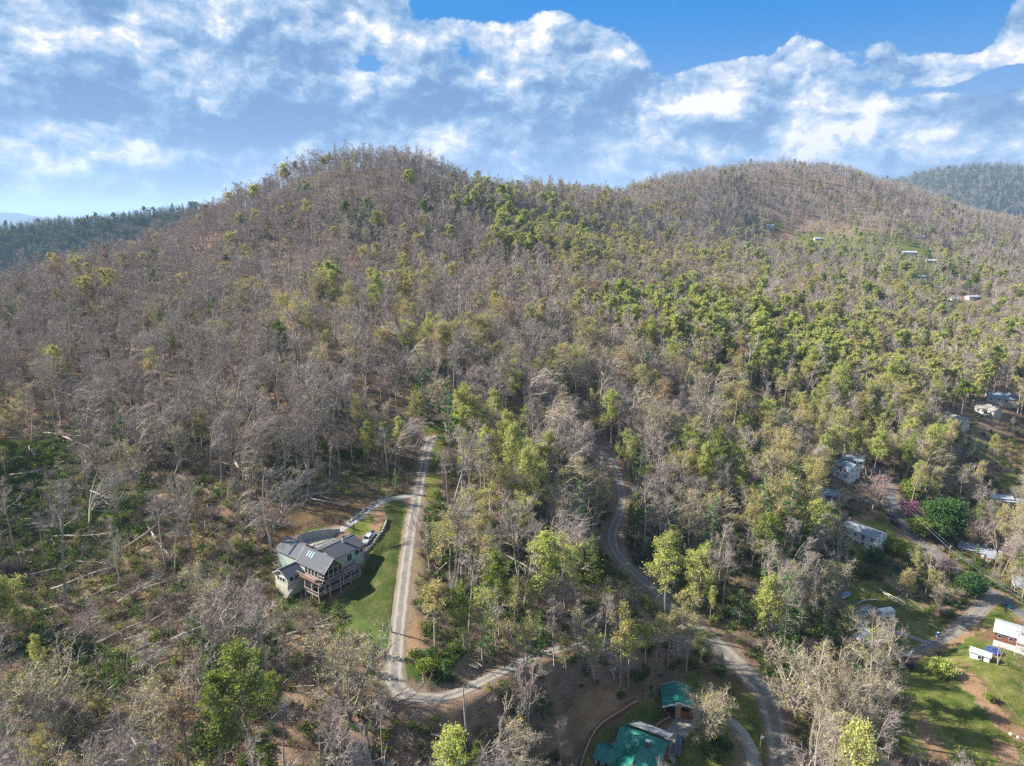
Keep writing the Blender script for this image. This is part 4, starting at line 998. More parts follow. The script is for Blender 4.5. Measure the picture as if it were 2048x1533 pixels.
for i in order:
    if not inframe[i] or cd[i] > 520: continue
    nm = OBJN[KINDS[kd[i]]]
    if budget[nm] > 0: budget[nm] -= 1; individual[i] = True
def yaw_of(kind, v, i):
    # wind-swept patterns keep their lean towards the same side
    return rg.normal(0, .45) if kind in sweepv and (v % len(SPEC[kind][0])) in sweepv[kind] else yaw[i]
for i in np.where(individual)[0]:
    k = KINDS[kd[i]]; v = int(vsel[i]) % len(SPEC[k][0])
    sv = float(hs[i]); o = plant(k, v, float(cx_[i]), float(cy_[i]), rz=float(yaw_of(k, v, i)), tilt=(float(tx[i]), float(ty[i])), s=sv, sx=float(rg.uniform(.9, 1.38)), z=float(z_[i]))
    size = 'short ' if sv < .72 else 'large ' if sv > 1.22 else ''
    w = WORDS[k][v]
    if size == 'short ' and w.startswith('tall'): w = w.replace('tall ', '').replace('tall', 'slender')
    LABELS.append((o, (size+w+' '+PHRASE[k]).replace('large small', 'small').replace('short small', 'very small'), where(cpx[i], cpy[i]), cpx[i]))
print('individual trees', int(individual.sum()), budget)

# ---- all the rest of the woods, kind by kind
rest = idx[~individual[idx]]
for k in KINDS:
    s = rest[kd[rest] == KINDS.index(k)]
    if len(s) == 0: continue
    nN, nF = len(NEARM[k]), len(FARM[k])
    lod = cd[s] > 380
    pick = np.where(lod, nN+vsel[s] % nF, vsel[s] % nN)
    rot = np.stack([tx[s], ty[s], yaw[s]], 1)
    scl = np.stack([hs[s]*rg.uniform(.95, 1.4, len(s)), hs[s]*rg.uniform(.95, 1.4, len(s)), hs[s]], 1)
    pos = np.stack([cx_[s], cy_[s], z_[s]], 1)
    nm = {'bare': 'leafless_woods', 'tan': 'pale_woods', 'olive': 'budding_woods', 'lime': 'bright_green_woods', 'green': 'leafy_woods', 'pine': 'evergreen_woods', 'russet': 'russet_woods'}[k]
    lb = {'bare': 'leafless grey-brown trees massed over the far mountain slopes', 'tan': 'pale tan-twigged trees scattered through the far slopes', 'olive': 'yellow-green budding trees massed over the far valley slopes',
          'lime': 'bright lime-green trees running in a belt down the mountainside', 'green': 'mid-green leafy trees scattered over the far slopes', 'pine': 'dark evergreens scattered over the far slopes', 'russet': 'russet-leaved trees scattered over the far slopes'}[k]
    scatter_node(nm, pos, rot, scl, pick, NEARM[k]+FARM[k], lb)

# ---- undergrowth
BUSH = [joined('bush_pattern', bush(s, r_, h_, n), (BARK, BRUSH, UNDERG)) for s, r_, h_, n in ((1, 1.7, 1.5, 230), (2, 2.2, 1.9, 280), (3, 1.3, 2.2, 200))]
THICK = [joined('thicket_pattern', thicket(s, r_, h_, n), (BARK, BRUSH, BRUSH)) for s, r_, h_, n in ((4, 1.9, 2.2, 260), (5, 2.4, 2.8, 320), (6, 2.1, 1.4, 260), (7, 1.5, 4.0, 200))]
THICK += [joined('thicket_pattern', bush(8, 1.5, 2.8, 160, .24, 110), (BARK, BRUSH, OLIVE)), joined('thicket_pattern', bush(9, 1.7, 2.2, 200, .26, 110), (BARK, BRUSH, GREENL)), joined('thicket_pattern', bush(10, 1.7, 3.4, 150, .22, 140), (BARK, TWIG, BRUSH))]
ux, uy = candidates(2.05, .014, 640, 11, 78, .86)
uz = Hg(ux, uy); upx, upy, ud = project(ux, uy, uz)
ku = (upx > -150) & (upx < 2200) & visible(ux, uy, uz, 3) & ~on_open(ux, uy, .9)
opn = np.zeros(len(ux))
for k in ('lawn', 'soil', 'straw'): opn = np.maximum(opn, cover_value(k, ux, uy)*(.45 if k == 'straw' else 1))
ku &= (opn < .5)
hu = hides(ux, uy, uz, 1.6, 1.2); ku &= hu < .25
gr = cover_value('green', ux, uy)*.5+np.clip((vnoise(ux/15, uy/15, 71)-.52)*2.4, 0, .8)
gr = gr+.30*np.clip((upx-700)/500, 0, 1)*np.clip((upy-850)/200, 0, 1)
gr = gr+.10*(upx < 560)*(upy > 850)*(vnoise(ux/9, uy/9, 72) > .4)
gr = gr*np.clip((upy-560)/260, .12, 1)
isg = rg.random(len(ux)) < np.clip(gr, .02, .85)
u1 = ku & isg & (rg.random(len(ux)) < .8); u2 = ku & ~isg & (rg.random(len(ux)) < .78)
for sel, nm, P_, lb in ((u1, 'undergrowth', BUSH, 'low green undergrowth spreading between the trees'), (u2, 'brushwood', THICK, 'brown leafless brush covering the forest floor')):
    s = np.where(sel)[0]
    sc = rg.uniform(.4, 1.1, len(s))*np.where((upx[s] < 520) & (upy[s] > 880), 1.15, 1.0)
    scatter_node(nm, np.stack([ux[s], uy[s], uz[s]], 1), np.stack([rg.normal(0, .1, len(s)), rg.normal(0, .1, len(s)), rg.uniform(0, 6.28, len(s))], 1), np.stack([sc*1.15, sc*1.15, sc*rg.uniform(.6, 1.2, len(s))], 1), rg.integers(0, len(P_), len(s)), P_, lb)
# ---- broken boughs and dead wood lying about
def deadfall(seed, n=16, L=4.5):
    rg_ = np.random.default_rng(seed); W = TriSoup(); K = TriSoup()
    for i in range(n):
        a = rg_.uniform(0, 6.28); l = rg_.uniform(1.2, L); c = rg_.normal(0, 1.6, 3); c[2] = rg_.uniform(.1, .9)
        d = np.array([math.cos(a), math.sin(a), rg_.normal(0, .18)]); q = np.array([c-d*l/2, c+rg_.normal(0, .15, 3), c+d*l/2]); W.tube(q, [.075, .055, .02], 3)
        K.slivers(q[[1, 2, 2, 1]], d+rg_.normal(0, .7, (4, 3)), rg_.uniform(.4, 1.4, 4), .045, rg_)
    return W.arr(), K.arr(), (np.zeros((0, 3)), np.zeros((0, 3), int))
DF = [joined('deadfall_pattern', deadfall(s_, n_, l_), (BARK, BRUSH, BRUSH)) for s_, n_, l_ in ((1, 14, 4.5), (2, 20, 3.5), (3, 9, 8.0))]
ax_, ay_ = candidates(6.0, .01, 420, 19, 80, .86); az_ = Hg(ax_, ay_); apx, apy, ad = project(ax_, ay_, az_)
wt = .16+.55*((apx < 560) & (apy > 850))+.45*((apx > 850) & (apx < 1100) & (apy > 780) & (apy < 1200))
ka = (rg.random(len(ax_)) < wt) & visible(ax_, ay_, az_, 3) & ~on_open(ax_, ay_, 2.5) & (np.maximum(cover_value('lawn', ax_, ay_), cover_value('straw', ax_, ay_)) < .4)
s = np.where(ka)[0]
scatter_node('deadwood', np.stack([ax_[s], ay_[s], az_[s]], 1), np.stack([rg.normal(0, .1, len(s)), rg.normal(0, .1, len(s)), rg.uniform(0, 6.28, len(s))], 1), np.repeat(rg.uniform(.7, 1.4, len(s))[:, None], 3, 1), rg.integers(0, 3, len(s)), DF, 'broken boughs and dead wood littering the windthrown slopes')
print('forest done', round(time.time()-t_f, 1))
# ================================================================== building helpers
M_SAGE = mat('sage_siding', (.34, .42, .35), .75, var=.12, vscale=1.2, bump=.15)
M_CREAM = mat('cream_paint', (.47, .46, .36), .75, var=.10, vscale=1.5)
M_SHINGLE = mat('grey_shingles', (.08, .085, .10), .95, var=.28, vscale=6, bump=.4, bscale=9, spec=.08)
M_SHINGLE_T = mat('weathered_shingles', (.115, .118, .13), .95, var=.25, vscale=5, bump=.3, spec=.08)
M_GREENROOF = mat('green_metal_roof', (.012, .165, .125), .45, var=.28, vscale=.9, spec=.45)
M_SILVER = mat('galvanised_roof', (.33, .335, .36), .45, metal=.2, var=.2, vscale=2)
M_WHITE = mat('white_paint', (.66, .66, .65), .6, var=.08, vscale=2)
M_OFFWHITE = mat('aged_white', (.44, .43, .40), .7, var=.15, vscale=2)
M_GLASS = mat('dark_glass', (.018, .022, .026), .08, spec=.8)
M_SKYL = mat('skylight_glass', (.26, .34, .40), .85, spec=.1)
M_DECK = mat('deck_boards', (.19, .12, .095), .8, var=.25, vscale=3)
M_DECKW = mat('pale_rail', (.42, .37, .33), .7, var=.15)
M_DARK = mat('near_black_matt', (.035, .03, .028), .9)  # one even near-black for doors, joints, shed walls and the garage floor
M_BRICK = mat('red_brick', (.23, .085, .055), .9, var=.35, vscale=5, bump=.3)
M_BRICKW = mat('brick_wall_brown', (.19, .085, .055), .9, var=.35, vscale=3, bump=.4)
M_CONC = mat('concrete', (.30, .27, .22), .85, var=.15, vscale=.7)
M_CONC2 = mat('grey_concrete_wall', (.34, .33, .315), .9, var=.25, vscale=1.3, bump=.3)
M_STONE = mat('field_stone', (.30, .285, .26), .9, var=.4, vscale=3, bump=.5, obj_rand=.3)
M_BLACK = mat('black_metal', (.02, .02, .02), .5)
M_TYRE = mat('tyre_rubber', (.02, .02, .02), .8)
M_RIM = mat('rim_metal', (.35, .35, .36), .35, metal=.8)
M_CARW = mat('white_car_paint', (.50, .51, .53), .6, spec=.2)
M_CARN = mat('navy_car_paint', (.012, .02, .04), .2, spec=.8)
M_CARK = mat('black_car_paint', (.015, .016, .018), .2, spec=.7)
M_CARS = mat('silver_car_paint', (.42, .45, .48), .28, metal=.4, spec=.6)
M_LAMP = mat('lamp_glass', (.75, .75, .7), .15, spec=.8)
M_REDLAMP = mat('red_lamp', (.4, .02, .02), .3)
M_BLUEROOF = mat('blue_grey_roof', (.17, .22, .27), .7, var=.2, vscale=2)
M_GREYROOF = mat('light_grey_roof', (.22, .245, .28), .85, var=.2, vscale=1.5, bump=.2)
M_PALEROOF = mat('pale_metal_roof', (.38, .42, .46), .5, var=.1, vscale=1)
M_TANROOF = mat('tan_grey_roof', (.25, .235, .205), .8, var=.2, vscale=1.5)
M_BLUE = mat('blue_fabric', (.015, .07, .36), .6)
M_TARP = mat('blue_grey_tarp', (.12, .19, .27), .6, var=.2)
M_WOOD = mat('weathered_wood', (.36, .27, .19), .85, var=.3, vscale=4, obj_rand=.25)
M_RUSTROOF = mat('rust_brown_roof', (.13, .06, .045), .8, var=.4, vscale=1.5)
M_TEAL = mat('teal_plastic', (.02, .22, .20), .5)
M_LOG = mat('fallen_log_bark', (.43, .38, .32), .9, var=.4, vscale=2.5, bump=.6, obj_rand=.3)
M_LOGCUT = mat('split_wood', (.52, .34, .18), .85, var=.2, vscale=3)
M_GRAVELBIN = mat('green_plastic', (.02, .16, .10), .5)
M_BRICKW2 = mat('terracotta_coping', (.42, .23, .15), .9, var=.2, vscale=3)

def bxo(name, c, d, m, parent, rz=0): return MB().box(c, d, rz).build(name, m, parent)
def wall_block(parent, x0, x1, y0, y1, z0, z1, m, rise=0, axis='x', name='wall'):
    """a block of walls, its gable ends closed up to the ridge"""
    b = MB(); xm, ym = (x0+x1)/2, (y0+y1)/2
    if rise and axis == 'x':
        for (a, s) in ((x0, 1), (x1, -1)): pass
        prof = [(y0, z0), (y1, z0), (y1, z1), (ym, z1+rise), (y0, z1)]
        vs = [(x0, p, q) for p, q in prof]+[(x1, p, q) for p, q in prof]
    elif rise:
        prof = [(x0, z0), (x1, z0), (x1, z1), (xm, z1+rise), (x0, z1)]
        vs = [(p, y0, q) for p, q in prof]+[(p, y1, q) for p, q in prof]
    else: return b.box((xm, ym, (z0+z1)/2), (x1-x0, y1-y0, z1-z0)).build(name, m, parent)
    fs = [(0, 1, 2, 3, 4), (9, 8, 7, 6, 5)]+[(i, 5+i, 5+(i+1) % 5, (i+1) % 5) for i in range(5)]
    if axis != 'x': fs = [tuple(reversed(f)) for f in fs]
    b.add(vs, [tuple(reversed(f)) for f in fs]); return b.build(name, m, parent)
def gable_roof(parent, x0, x1, y0, y1, z1, rise, m, axis='x', ov=.45, th=.16, seams=0, trim=None, name='roof'):
    """two sloping slabs meeting at a ridge, with overhang, ridge cap and optional raised seams"""
    b = MB(); xm, ym = (x0+x1)/2, (y0+y1)/2
    def P(u, v, z): return (u, v, z) if axis == 'x' else (v, u, z)
    if axis == 'x': a0, a1, c0, c1, cm = x0-ov, x1+ov, y0, y1, ym
    else: a0, a1, c0, c1, cm = y0-ov, y1+ov, x0, x1, xm
    half = (c1-c0)/2; sl = rise/half; zt = z1+rise+.05; e = half+ov
    for sg in (-1, 1):
        poly = [P(a0, cm, zt), P(a1, cm, zt), P(a1, cm+sg*e, zt-sl*e), P(a0, cm+sg*e, zt-sl*e)]
        b.slab(poly, th)
    b.tube([P(a0-.02, cm, zt+.02), P(a1+.02, cm, zt+.02)], .09, 5)
    r = b.build(name, m, parent)
    if seams:
        s = MB(); n = int((a1-a0)/seams)
        for i in range(1, n):
            u = a0+i*(a1-a0)/n
            for sg in (-1, 1):
                s.tube([P(u, cm+sg*.1, zt-sl*.1+.02), P(u, cm+sg*(e-.02), zt-sl*(e-.02)+.02)], .035, 3)
        q = s.build('seams', m, r)
    if trim:
        t = MB()
        for a in (a0, a1):
            for sg in (-1, 1): t.slab([P(a-.05, cm, zt+.015), P(a+.05, cm, zt+.015), P(a+.05, cm+sg*(e+.03), zt-sl*(e+.03)+.015), P(a-.05, cm+sg*(e+.03), zt-sl*(e+.03)+.015)], th+.12)
        t.build('fascia', trim, r)
    return r
def window(parent, x, y, z, w, h, face, fm=None, pm=None, bars=1, name='window'):
    """frame with pane; face is the outward axis: '+x' '-x' '+y' '-y'"""
    fm = fm or M_WHITE; sg = 1 if face[0] == '+' else -1; f = MB(); p = MB(); t = .07
    def B(mb, u, v, du, dv, off, dep):
        if face[1] == 'x': mb.box((x+sg*off, y+u, z+v), (dep, du, dv))
        else: mb.box((x+u, y+sg*off, z+v), (du, dep, dv))
    for s in (-1, 1):
        B(f, s*(w/2), 0, t, h+t, .05, .10); B(f, 0, s*(h/2), w-t, t, .05, .10)
    for k in range(1, bars): B(f, -w/2+w*k/bars, 0, .06, h-t, .045, .08)
    fo = f.build(name, fm, parent); B(p, 0, 0, w-t, h-t, .02, .05); p.build('pane', pm or M_GLASS, fo); return fo
def railing(parent, pts_, h=1.0, m=None, name='railing', step=.5):
    """posts, top and bottom rails and balusters along a line"""
    m = m or M_DECKW; b = MB(); bal = MB()
    for a, c in zip(pts_[:-1], pts_[1:]):
        a, c = Vector(a), Vector(c); L = (c-a).length; n = max(1, int(L/1.8))
        for i in range(n+1): q = a.lerp(c, i/n); b.box((q.x, q.y, q.z+h/2), (.11, .11, h+.1))
        up = Vector((0, 0, 1))
        for z_ in (h, h*.12): b.tube([a+up*z_, c+up*z_], .055, 4)
        k = int(L/step)
        for i in range(k): q = a.lerp(c, (i+.5)/k); bal.box((q.x, q.y, q.z+h*.55), (.045, .045, h*.85))
    r = b.build(name, m, parent); bal.build('balusters', m, r); return r

# ================================================================== the big pale green house
O = GP(673.5, 1146)
def big_house():
    t = thing('mountain_house', 'rambling sage-green mountain house with dark grey roofs, skylights and wraparound decks', 'house', O, R(-36.9))
    # main block
    wall_block(t, -4, 4.2, -4, 6.2, -3, 7.3, M_SAGE, 1.5, 'y'); gable_roof(t, -4, 4.2, -4, 6.2, 7.3, 1.5, M_SHINGLE, 'y', .45)
    # cross block with the gabled porch
    wall_block(t, -4.5, 4.0, -9.0, -3.2, -3, 6.1, M_CREAM, 2.7, 'x'); gable_roof(t, -4.5, 6.35, -9.0, -3.0, 6.15, 2.75, M_SHINGLE_T, 'x', .5, trim=M_DECKW)
    # front left wing
    wall_block(t, -7.6, -2.4, -14, -6, -3, 4.1, M_CREAM, 1.4, 'y'); gable_roof(t, -7.6, -2.4, -14, -6, 4.1, 1.4, M_SHINGLE, 'y', .5, trim=M_DECKW)
    # garage wing and the link between
    wall_block(t, -14.8, -6.6, -8, -1.5, -2, 6.0, M_SAGE, 2.5, 'x'); gable_roof(t, -14.8, -6.6, -8, -1.5, 6.0, 2.5, M_SHINGLE_T, 'x', .5)
    wall_block(t, -6.6, -4, -7, -1.2, -2, 5.4, M_SAGE, 1.3, 'x', 'wall'); gable_roof(t, -7.0, -3.6, -7.2, -1.4, 5.4, 1.3, M_SHINGLE, 'x', .3)
    # step in the garage roof
    MB().slab([(-9.6, -8.4, 6.05), (-9.3, -8.4, 6.05), (-9.3, -4.8, 8.78), (-9.6, -4.8, 8.78)], .12).build('roof_step', M_SHINGLE, t)
    # belt boards between the storeys
    b = MB()
    for z in (3.2, .6): b.box((4.23, 3.6, z), (.08, 5.2, .22)); b.box((-5, -14.03, z+.1), (5.3, .08, .2))
    b.box((-2.37, -10, .7), (.08, 8, .2)); b.build('belt_course', M_DECKW, t)
    # chimney
    c = MB().cyl((.9, 2.2, 8.0), .42, 1.9, 10).build('chimney', M_OFFWHITE, t); MB().cyl((.9, 2.2, 9.9), .30, .35, 10).build('chimney_cap', M_BLACK, c)
    MB().box((-2.2, 3.2, 8.9), (.12, .12, .9)).box((-2.2, 3.6, 9.3), (.1, .9, .1)).build('vent_pipe', M_DECKW, t)
    # skylights on the front slope, each a pane in a curb
    sl = 2.75/3.0
    for k in range(3):
        x = -2.3+k*.95; y = -7.1; z = 6.15+2.75-sl*1.1+.13
        s = MB(); s.slab([(x-.28, y-.62, z-sl*.62), (x+.28, y-.62, z-sl*.62), (x+.28, y+.62, z+sl*.62), (x-.28, y+.62, z+sl*.62)], .16); so = s.build('skylight', M_BLUEROOF, t)
        p = MB(); z += .02; p.slab([(x-.24, y-.58, z-sl*.58), (x+.24, y-.58, z-sl*.58), (x+.24, y+.58, z+sl*.58), (x-.24, y+.58, z+sl*.58)], .05); p.build('pane', M_SKYL, so)
    # windows
    window(t, 4.2, 3.9, 5.9, 1.6, 1.5, '+x', bars=2); window(t, 4.2, 5.4, 5.9, .8, 1.4, '+x'); window(t, 4.2, 4.2, 1.9, 1.8, 1.4, '+x', bars=2); window(t, 4.2, 1.2, 1.8, 1.6, 2.0, '+x', bars=2); window(t, 4.2, 1.2, 5.4, 1.6, 2.0, '+x', bars=2)
    for x in (-6.1, -5.0, -3.9): window(t, x, -14, 2.75, .95, 1.35, '-y')
    window(t, -5.0, -14, 4.35, 1.3, .5, '-y')
    for y in (-12.7, -11.3, -9.9): window(t, -2.4, y, 2.9, 1.15, 1.25, '+x')
    for x in (-12.8, -11.7, -10.6): window(t, x, -8, 5.2, .85, .9, '-y')
    for x in (-.9, .5, 1.9, 3.2): window(t, x, -9, 4.6, 1.05, 2.1, '-y')
    for x in (2.3, 3.4): window(t, x, -9, 1.7, .9, 1.9, '-y')
    window(t, -.4, -9, 1.8, 2.6, 1.3, '-y', bars=3)
    # garage door on the parking side
    d = bxo('garage_door', (-10.6, -1.46, 4.9), (3.0, .1, 2.2), M_WHITE, t)
    # screened porch: posts, sills, dark screens and the gable glazing
    b = MB()
    for y in (-9.0, -7.5, -6.0, -4.5, -3.1): b.box((6.3, y, 4.8), (.16, .16, 3.0))
    for x in (4.3, 5.3, 6.3): b.box((x, -9.0, 4.8), (.16, .16, 3.0))
    for z in (3.5, 4.4, 6.1): b.box((6.3, -6.05, z), (.14, 5.9, .14)); b.box((5.2, -9.0, z), (2.1, .14, .14))
    b.tube([(6.32, -9.2, 6.1), (6.32, -6, 8.7), (6.32, -2.8, 6.1)], .09, 4); b.box((6.32, -6, 7.3), (.12, .14, 2.4))
    b.build('porch_frame', M_DECKW, t)
    s = MB(); s.add([(6.24, -9, 3.4), (6.24, -3, 3.4), (6.24, -3, 6.15), (6.24, -6, 8.75), (6.24, -9, 6.15), (6.2, -9, 3.4), (6.2, -3, 3.4), (6.2, -3, 6.15), (6.2, -6, 8.75), (6.2, -9, 6.15)], [(0, 1, 2, 3, 4), (9, 8, 7, 6, 5)]); s.box((5.15, -8.95, 4.75), (2.2, .04, 2.6)); s.build('porch_screens', M_GLASS, t)
    # decks
    dk = MB().box((5.55, -3.9, 3.28), (3.1, 13.2, .18)).box((1.9, -9.9, 3.28), (10.4, 1.9, .18)).build('upper_deck', M_DECK, t)
    railing(t, [(7.0, 2.6, 3.37), (7.0, -2.9, 3.37)]); railing(t, [(-3.2, -10.8, 3.37), (5.0, -10.8, 3.37), (7.0, -10.0, 3.37)]); railing(t, [(4.3, 2.6, 3.37), (7.0, 2.6, 3.37)])
    bd = MB()
    for k in range(12): bd.box((1.9-.0, -10.86, 3.5+k*.0), (.01, .01, .01))
    MB().box((.9, -10.83, 3.55), (8.2, .05, .62)).build('deck_skirt', mat('redwood_skirt', (.27, .15, .11), .8, var=.2), t)
    MB().box((4.9, -4.5, .42), (4.6, 13.4, .18)).box((4.3, -10.4, .42), (5.8, 2.4, .18)).build('lower_deck', M_DECK, t)
    railing(t, [(1.5, -11.6, .5), (7.2, -11.6, .5), (7.2, 2.2, .5)], 1.05, step=.42)
    for x, y in ((1.6, -11.5), (4.4, -11.5), (7.1, -11.5), (7.1, -8), (7.1, -4.5), (7.1, -1), (7.1, 2.1), (6.4, -9), (6.4, -3)):
        MB().box((x, y, (-3.6+3.2)/2 if x != 6.4 else 1.8), (.2, .2, 6.8 if x != 6.4 else 3)).build('deck_post', M_DECKW, t)
    # stairs down between the wing and the deck
    st = MB(); n = 16
    for i in range(n): st.box((-1.75, -10.2-i*.34, 3.1-i*.26), (1.1, .34, .07))
    for s_ in (-1, 1): st.tube([(-1.75+s_*.58, -10.0, 3.25), (-1.75+s_*.58, -15.6, -1.0)], .09, 4); st.tube([(-1.75+s_*.58, -10.0, 4.2), (-1.75+s_*.58, -15.6, -.05)], .06, 4)
    for i in range(5):
        for s_ in (-1, 1): st.box((-1.75+s_*.58, -10.2-i*1.3, 3.6-i*1.0), (.08, .08, 1.1))
    st.build('outside_stair', M_DECKW, t)
    # kitchen chairs and a table on the porch
    return t
HOUSE = big_house()
HM = Matrix.Translation(O) @ Matrix.Rotation(R(-36.9), 4, 'Z')
def HL(x, y, z=0): return HM @ Vector((x, y, z))
def parking():
    pl = [(-14.0, -1.2), (-4.0, -1.2), (-4.0, 9.5), (-6.5, 13.0), (-9.5, 13.3), (-11.6, 11.2), (-13.3, 8.2), (-15.4, 4.6), (-16, 1)]
    t = thing('parking_court', 'pale concrete parking court behind the sage-green house', 'paving', O, R(-36.9))
    MB().hexa([(x, y, -1.0) for x, y in reversed(pl)][::-1], [(x, y, 3.62) for x, y in pl]).build('slab', M_CONC, t)
    jt = MB()
    for k in range(3): jt.tube([(-13+k*3.2, -1, 3.63), (-9.5+k*2.4, 11.5, 3.63)], .04, 3)
    jt.build('joint', M_DARK, t)
    w = thing('retaining_wall', 'curved grey-white retaining wall above the parking court', 'wall', O, R(-36.9))
    c = catmull([(-17.2, 0), (-16.6, 3), (-15.6, 5.6), (-13.7, 8.4), (-11.9, 11.4)], 4)
    for i in range(len(c)-1):
        a, b = Vector((*c[i], 0)), Vector((*c[i+1], 0)); m_ = (a+b)/2; L = (b-a).length; rz = math.atan2(b.y-a.y, b.x-a.x); h = 5.6+.35*math.sin(i*.25)
        MB().box((m_.x, m_.y, h/2+.4), (L*.97, .22, h-.4), rz).build('panel', M_CONC2, w)
    q = MB()
    for i in range(len(c)-1): q.tube([(*c[i], 6.02), (*c[i+1], 6.02)], .13, 4)
    q.build('coping', M_OFFWHITE, w)
parking()

# ------------------------------------------------------------------ fences, walls and stones laid along photograph lines
def line_pts(px, step):
    W_ = [GP(*p) for p in px]; L = catmull([(a.x, a.y) for a in W_], 12)
    D = np.concatenate([[0], np.cumsum(np.hypot(*np.diff(L, axis=0).T))]); s = np.linspace(0, D[-1], max(2, int(D[-1]/step)+1))
    return [(float(np.interp(q, D, L[:, 0])), float(np.interp(q, D, L[:, 1]))) for q in s]
def post_fence(px, label, h=1.3, m=None, step=2.4, rails=3, name='post_fence', cat='fence', rt=.055):
    m = m or M_BLACK; P_ = line_pts(px, step); c = Vector((*P_[0], hg(*P_[0]))); t = thing(name, label, cat, c)
    me = MB().box((0, 0, h/2-.15), (.12, .12, h+.3)).mesh('post', m)
    for x, y in P_:
        o = bpy.data.objects.new('post', me); C.objects.link(o); o.parent = t; o.location = Vector((x, y, hg(x, y)))-c
    for k in range(rails):
        b = MB(); z = h*(.25+.33*k)
        b.tube([(x-c.x, y-c.y, hg(x, y)-c.z+z) for x, y in P_], rt, 4); b.build('rail', m, t)
    return t
def stone_wall(px, label, h=.8, w=.5, step=.9, m=None, name='stone_wall', cat='wall', jitter=.12, cap=None):
    m = m or M_STONE; P_ = line_pts(px, step); c = Vector((*P_[0], hg(*P_[0]))); t = thing(name, label, cat, c); r = random.Random(len(label))
    for i, (x, y) in enumerate(P_[:-1]):
        x2, y2 = P_[i+1]; rz = math.atan2(y2-y, x2-x); xm, ym = (x+x2)/2, (y+y2)/2; z = hg(xm, ym)-c.z
        hh = h*(1+r.uniform(-jitter, jitter)*2); L = math.hypot(x2-x, y2-y)*r.uniform(.92, .99)
        b = MB(); a, e = L/2, w/2*(1+r.uniform(-jitter, jitter)); k = 1-jitter
        b.hexa([(-a, -e, -.5), (a, -e, -.5), (a, e, -.5), (-a, e, -.5)], [(-a*k, -e*k, hh), (a*k, -e*k, hh*(1-jitter*.5)), (a*k, e*k, hh), (-a*k, e*k, hh*(1-jitter))])
        o = b.build('block', m, t); o.location = (xm-c.x, ym-c.y, z); o.rotation_euler = (0, 0, rz)
    if cap:
        b = MB(); b.tube([(x-c.x, y-c.y, hg(x, y)-c.z+h+.04) for x, y in P_], w*.42, 4); b.build('coping', cap, t)
    return t
post_fence([(512,1112),(545,1098),(583,1072),(612,1054),(645,1047),(668,1046),(679,1050)], 'black rail fence curving above the sage-green house', 1.5)
stone_wall([(690,1051),(712,1036),(735,1018),(760,1001),(788,989),(796,984)], 'line of pale boulders edging the upper side of the gravel driveway', .55, .7, 1.15, jitter=.35, name='boulder_edging')
stone_wall([(727,1112),(742,1096),(756,1078),(768,1060),(774,1040)], 'low pale stone wall below the white pickup', .9, .5, 1.0)
stone_wall([(1161,1540),(1172,1505),(1186,1475),(1205,1453),(1230,1436),(1255,1420),(1273,1410)], 'long dark red-brown retaining wall behind the green-roofed house', 1.0, .5, 1.3, M_BRICKW, jitter=.05, cap=M_BRICKW2, name='retaining_wall')
stone_wall([(1309,1463),(1322,1450),(1341,1439)], 'short terracotta-coped wall between the two green roofs', .9, .4, 1.0, M_BRICKW, jitter=.03, cap=M_BRICKW2, name='garden_wall')
stone_wall([(1323,1403),(1325,1418),(1332,1431),(1341,1439)], 'curved brick wall running down from the open garage', 1.1, .3, .8, M_BRICKW, jitter=.03, cap=M_BRICKW2, name='garden_wall')
stone_wall([(1425,1432),(1452,1445),(1474,1466),(1490,1494),(1494,1503)], 'narrow tan kerb wall round the curved concrete driveway', .45, .25, 1.0, M_CONC, jitter=.02, cap=M_BRICKW2, name='kerb_wall')
stone_wall([(1772,1170),(1790,1182),(1808,1194)], 'tan timber retaining wall beside the dark sunken yard', 1.2, .3, 1.2, M_WOOD, jitter=.05, name='retaining_wall')
post_fence([(1808,1194),(1835,1213),(1850,1225),(1872,1250)], 'broken tan wooden fence running down between the trees', .9, M_WOOD, 2.6, 2, 'wooden_fence')
post_fence([(1906,1286),(1925,1308),(1950,1332),(1980,1366),(2010,1405),(2046,1450)], 'thin grey wire fence down the edge of the lawn', 1.0, M_WOOD, 4.5, 2, 'wire_fence', 'fence', .012)
# driveway gate
def gate():
    a, b = GP(680, 1051), GP(708, 1060); d = b-a; L = math.hypot(d.x, d.y); t = thing('driveway_gate', 'black metal gate across the driveway beside the house', 'gate', a, math.atan2(d.y, d.x))
    for x in (0, L): MB().box((x, 0, .8), (.25, .25, 2.2)).build('post', M_BLACK, t)
    for k in range(2):
        g = MB(); x0 = .15+k*(L/2); x1 = x0+L/2-.25
        for z in (.25, .75, 1.25): g.box(((x0+x1)/2, 0, z), (x1-x0, .07, .07))
        for i in range(7): g.box((x0+(x1-x0)*i/6, 0, .75), (.05, .05, 1.1))
        g.build('leaf', M_BLACK, t)
gate()

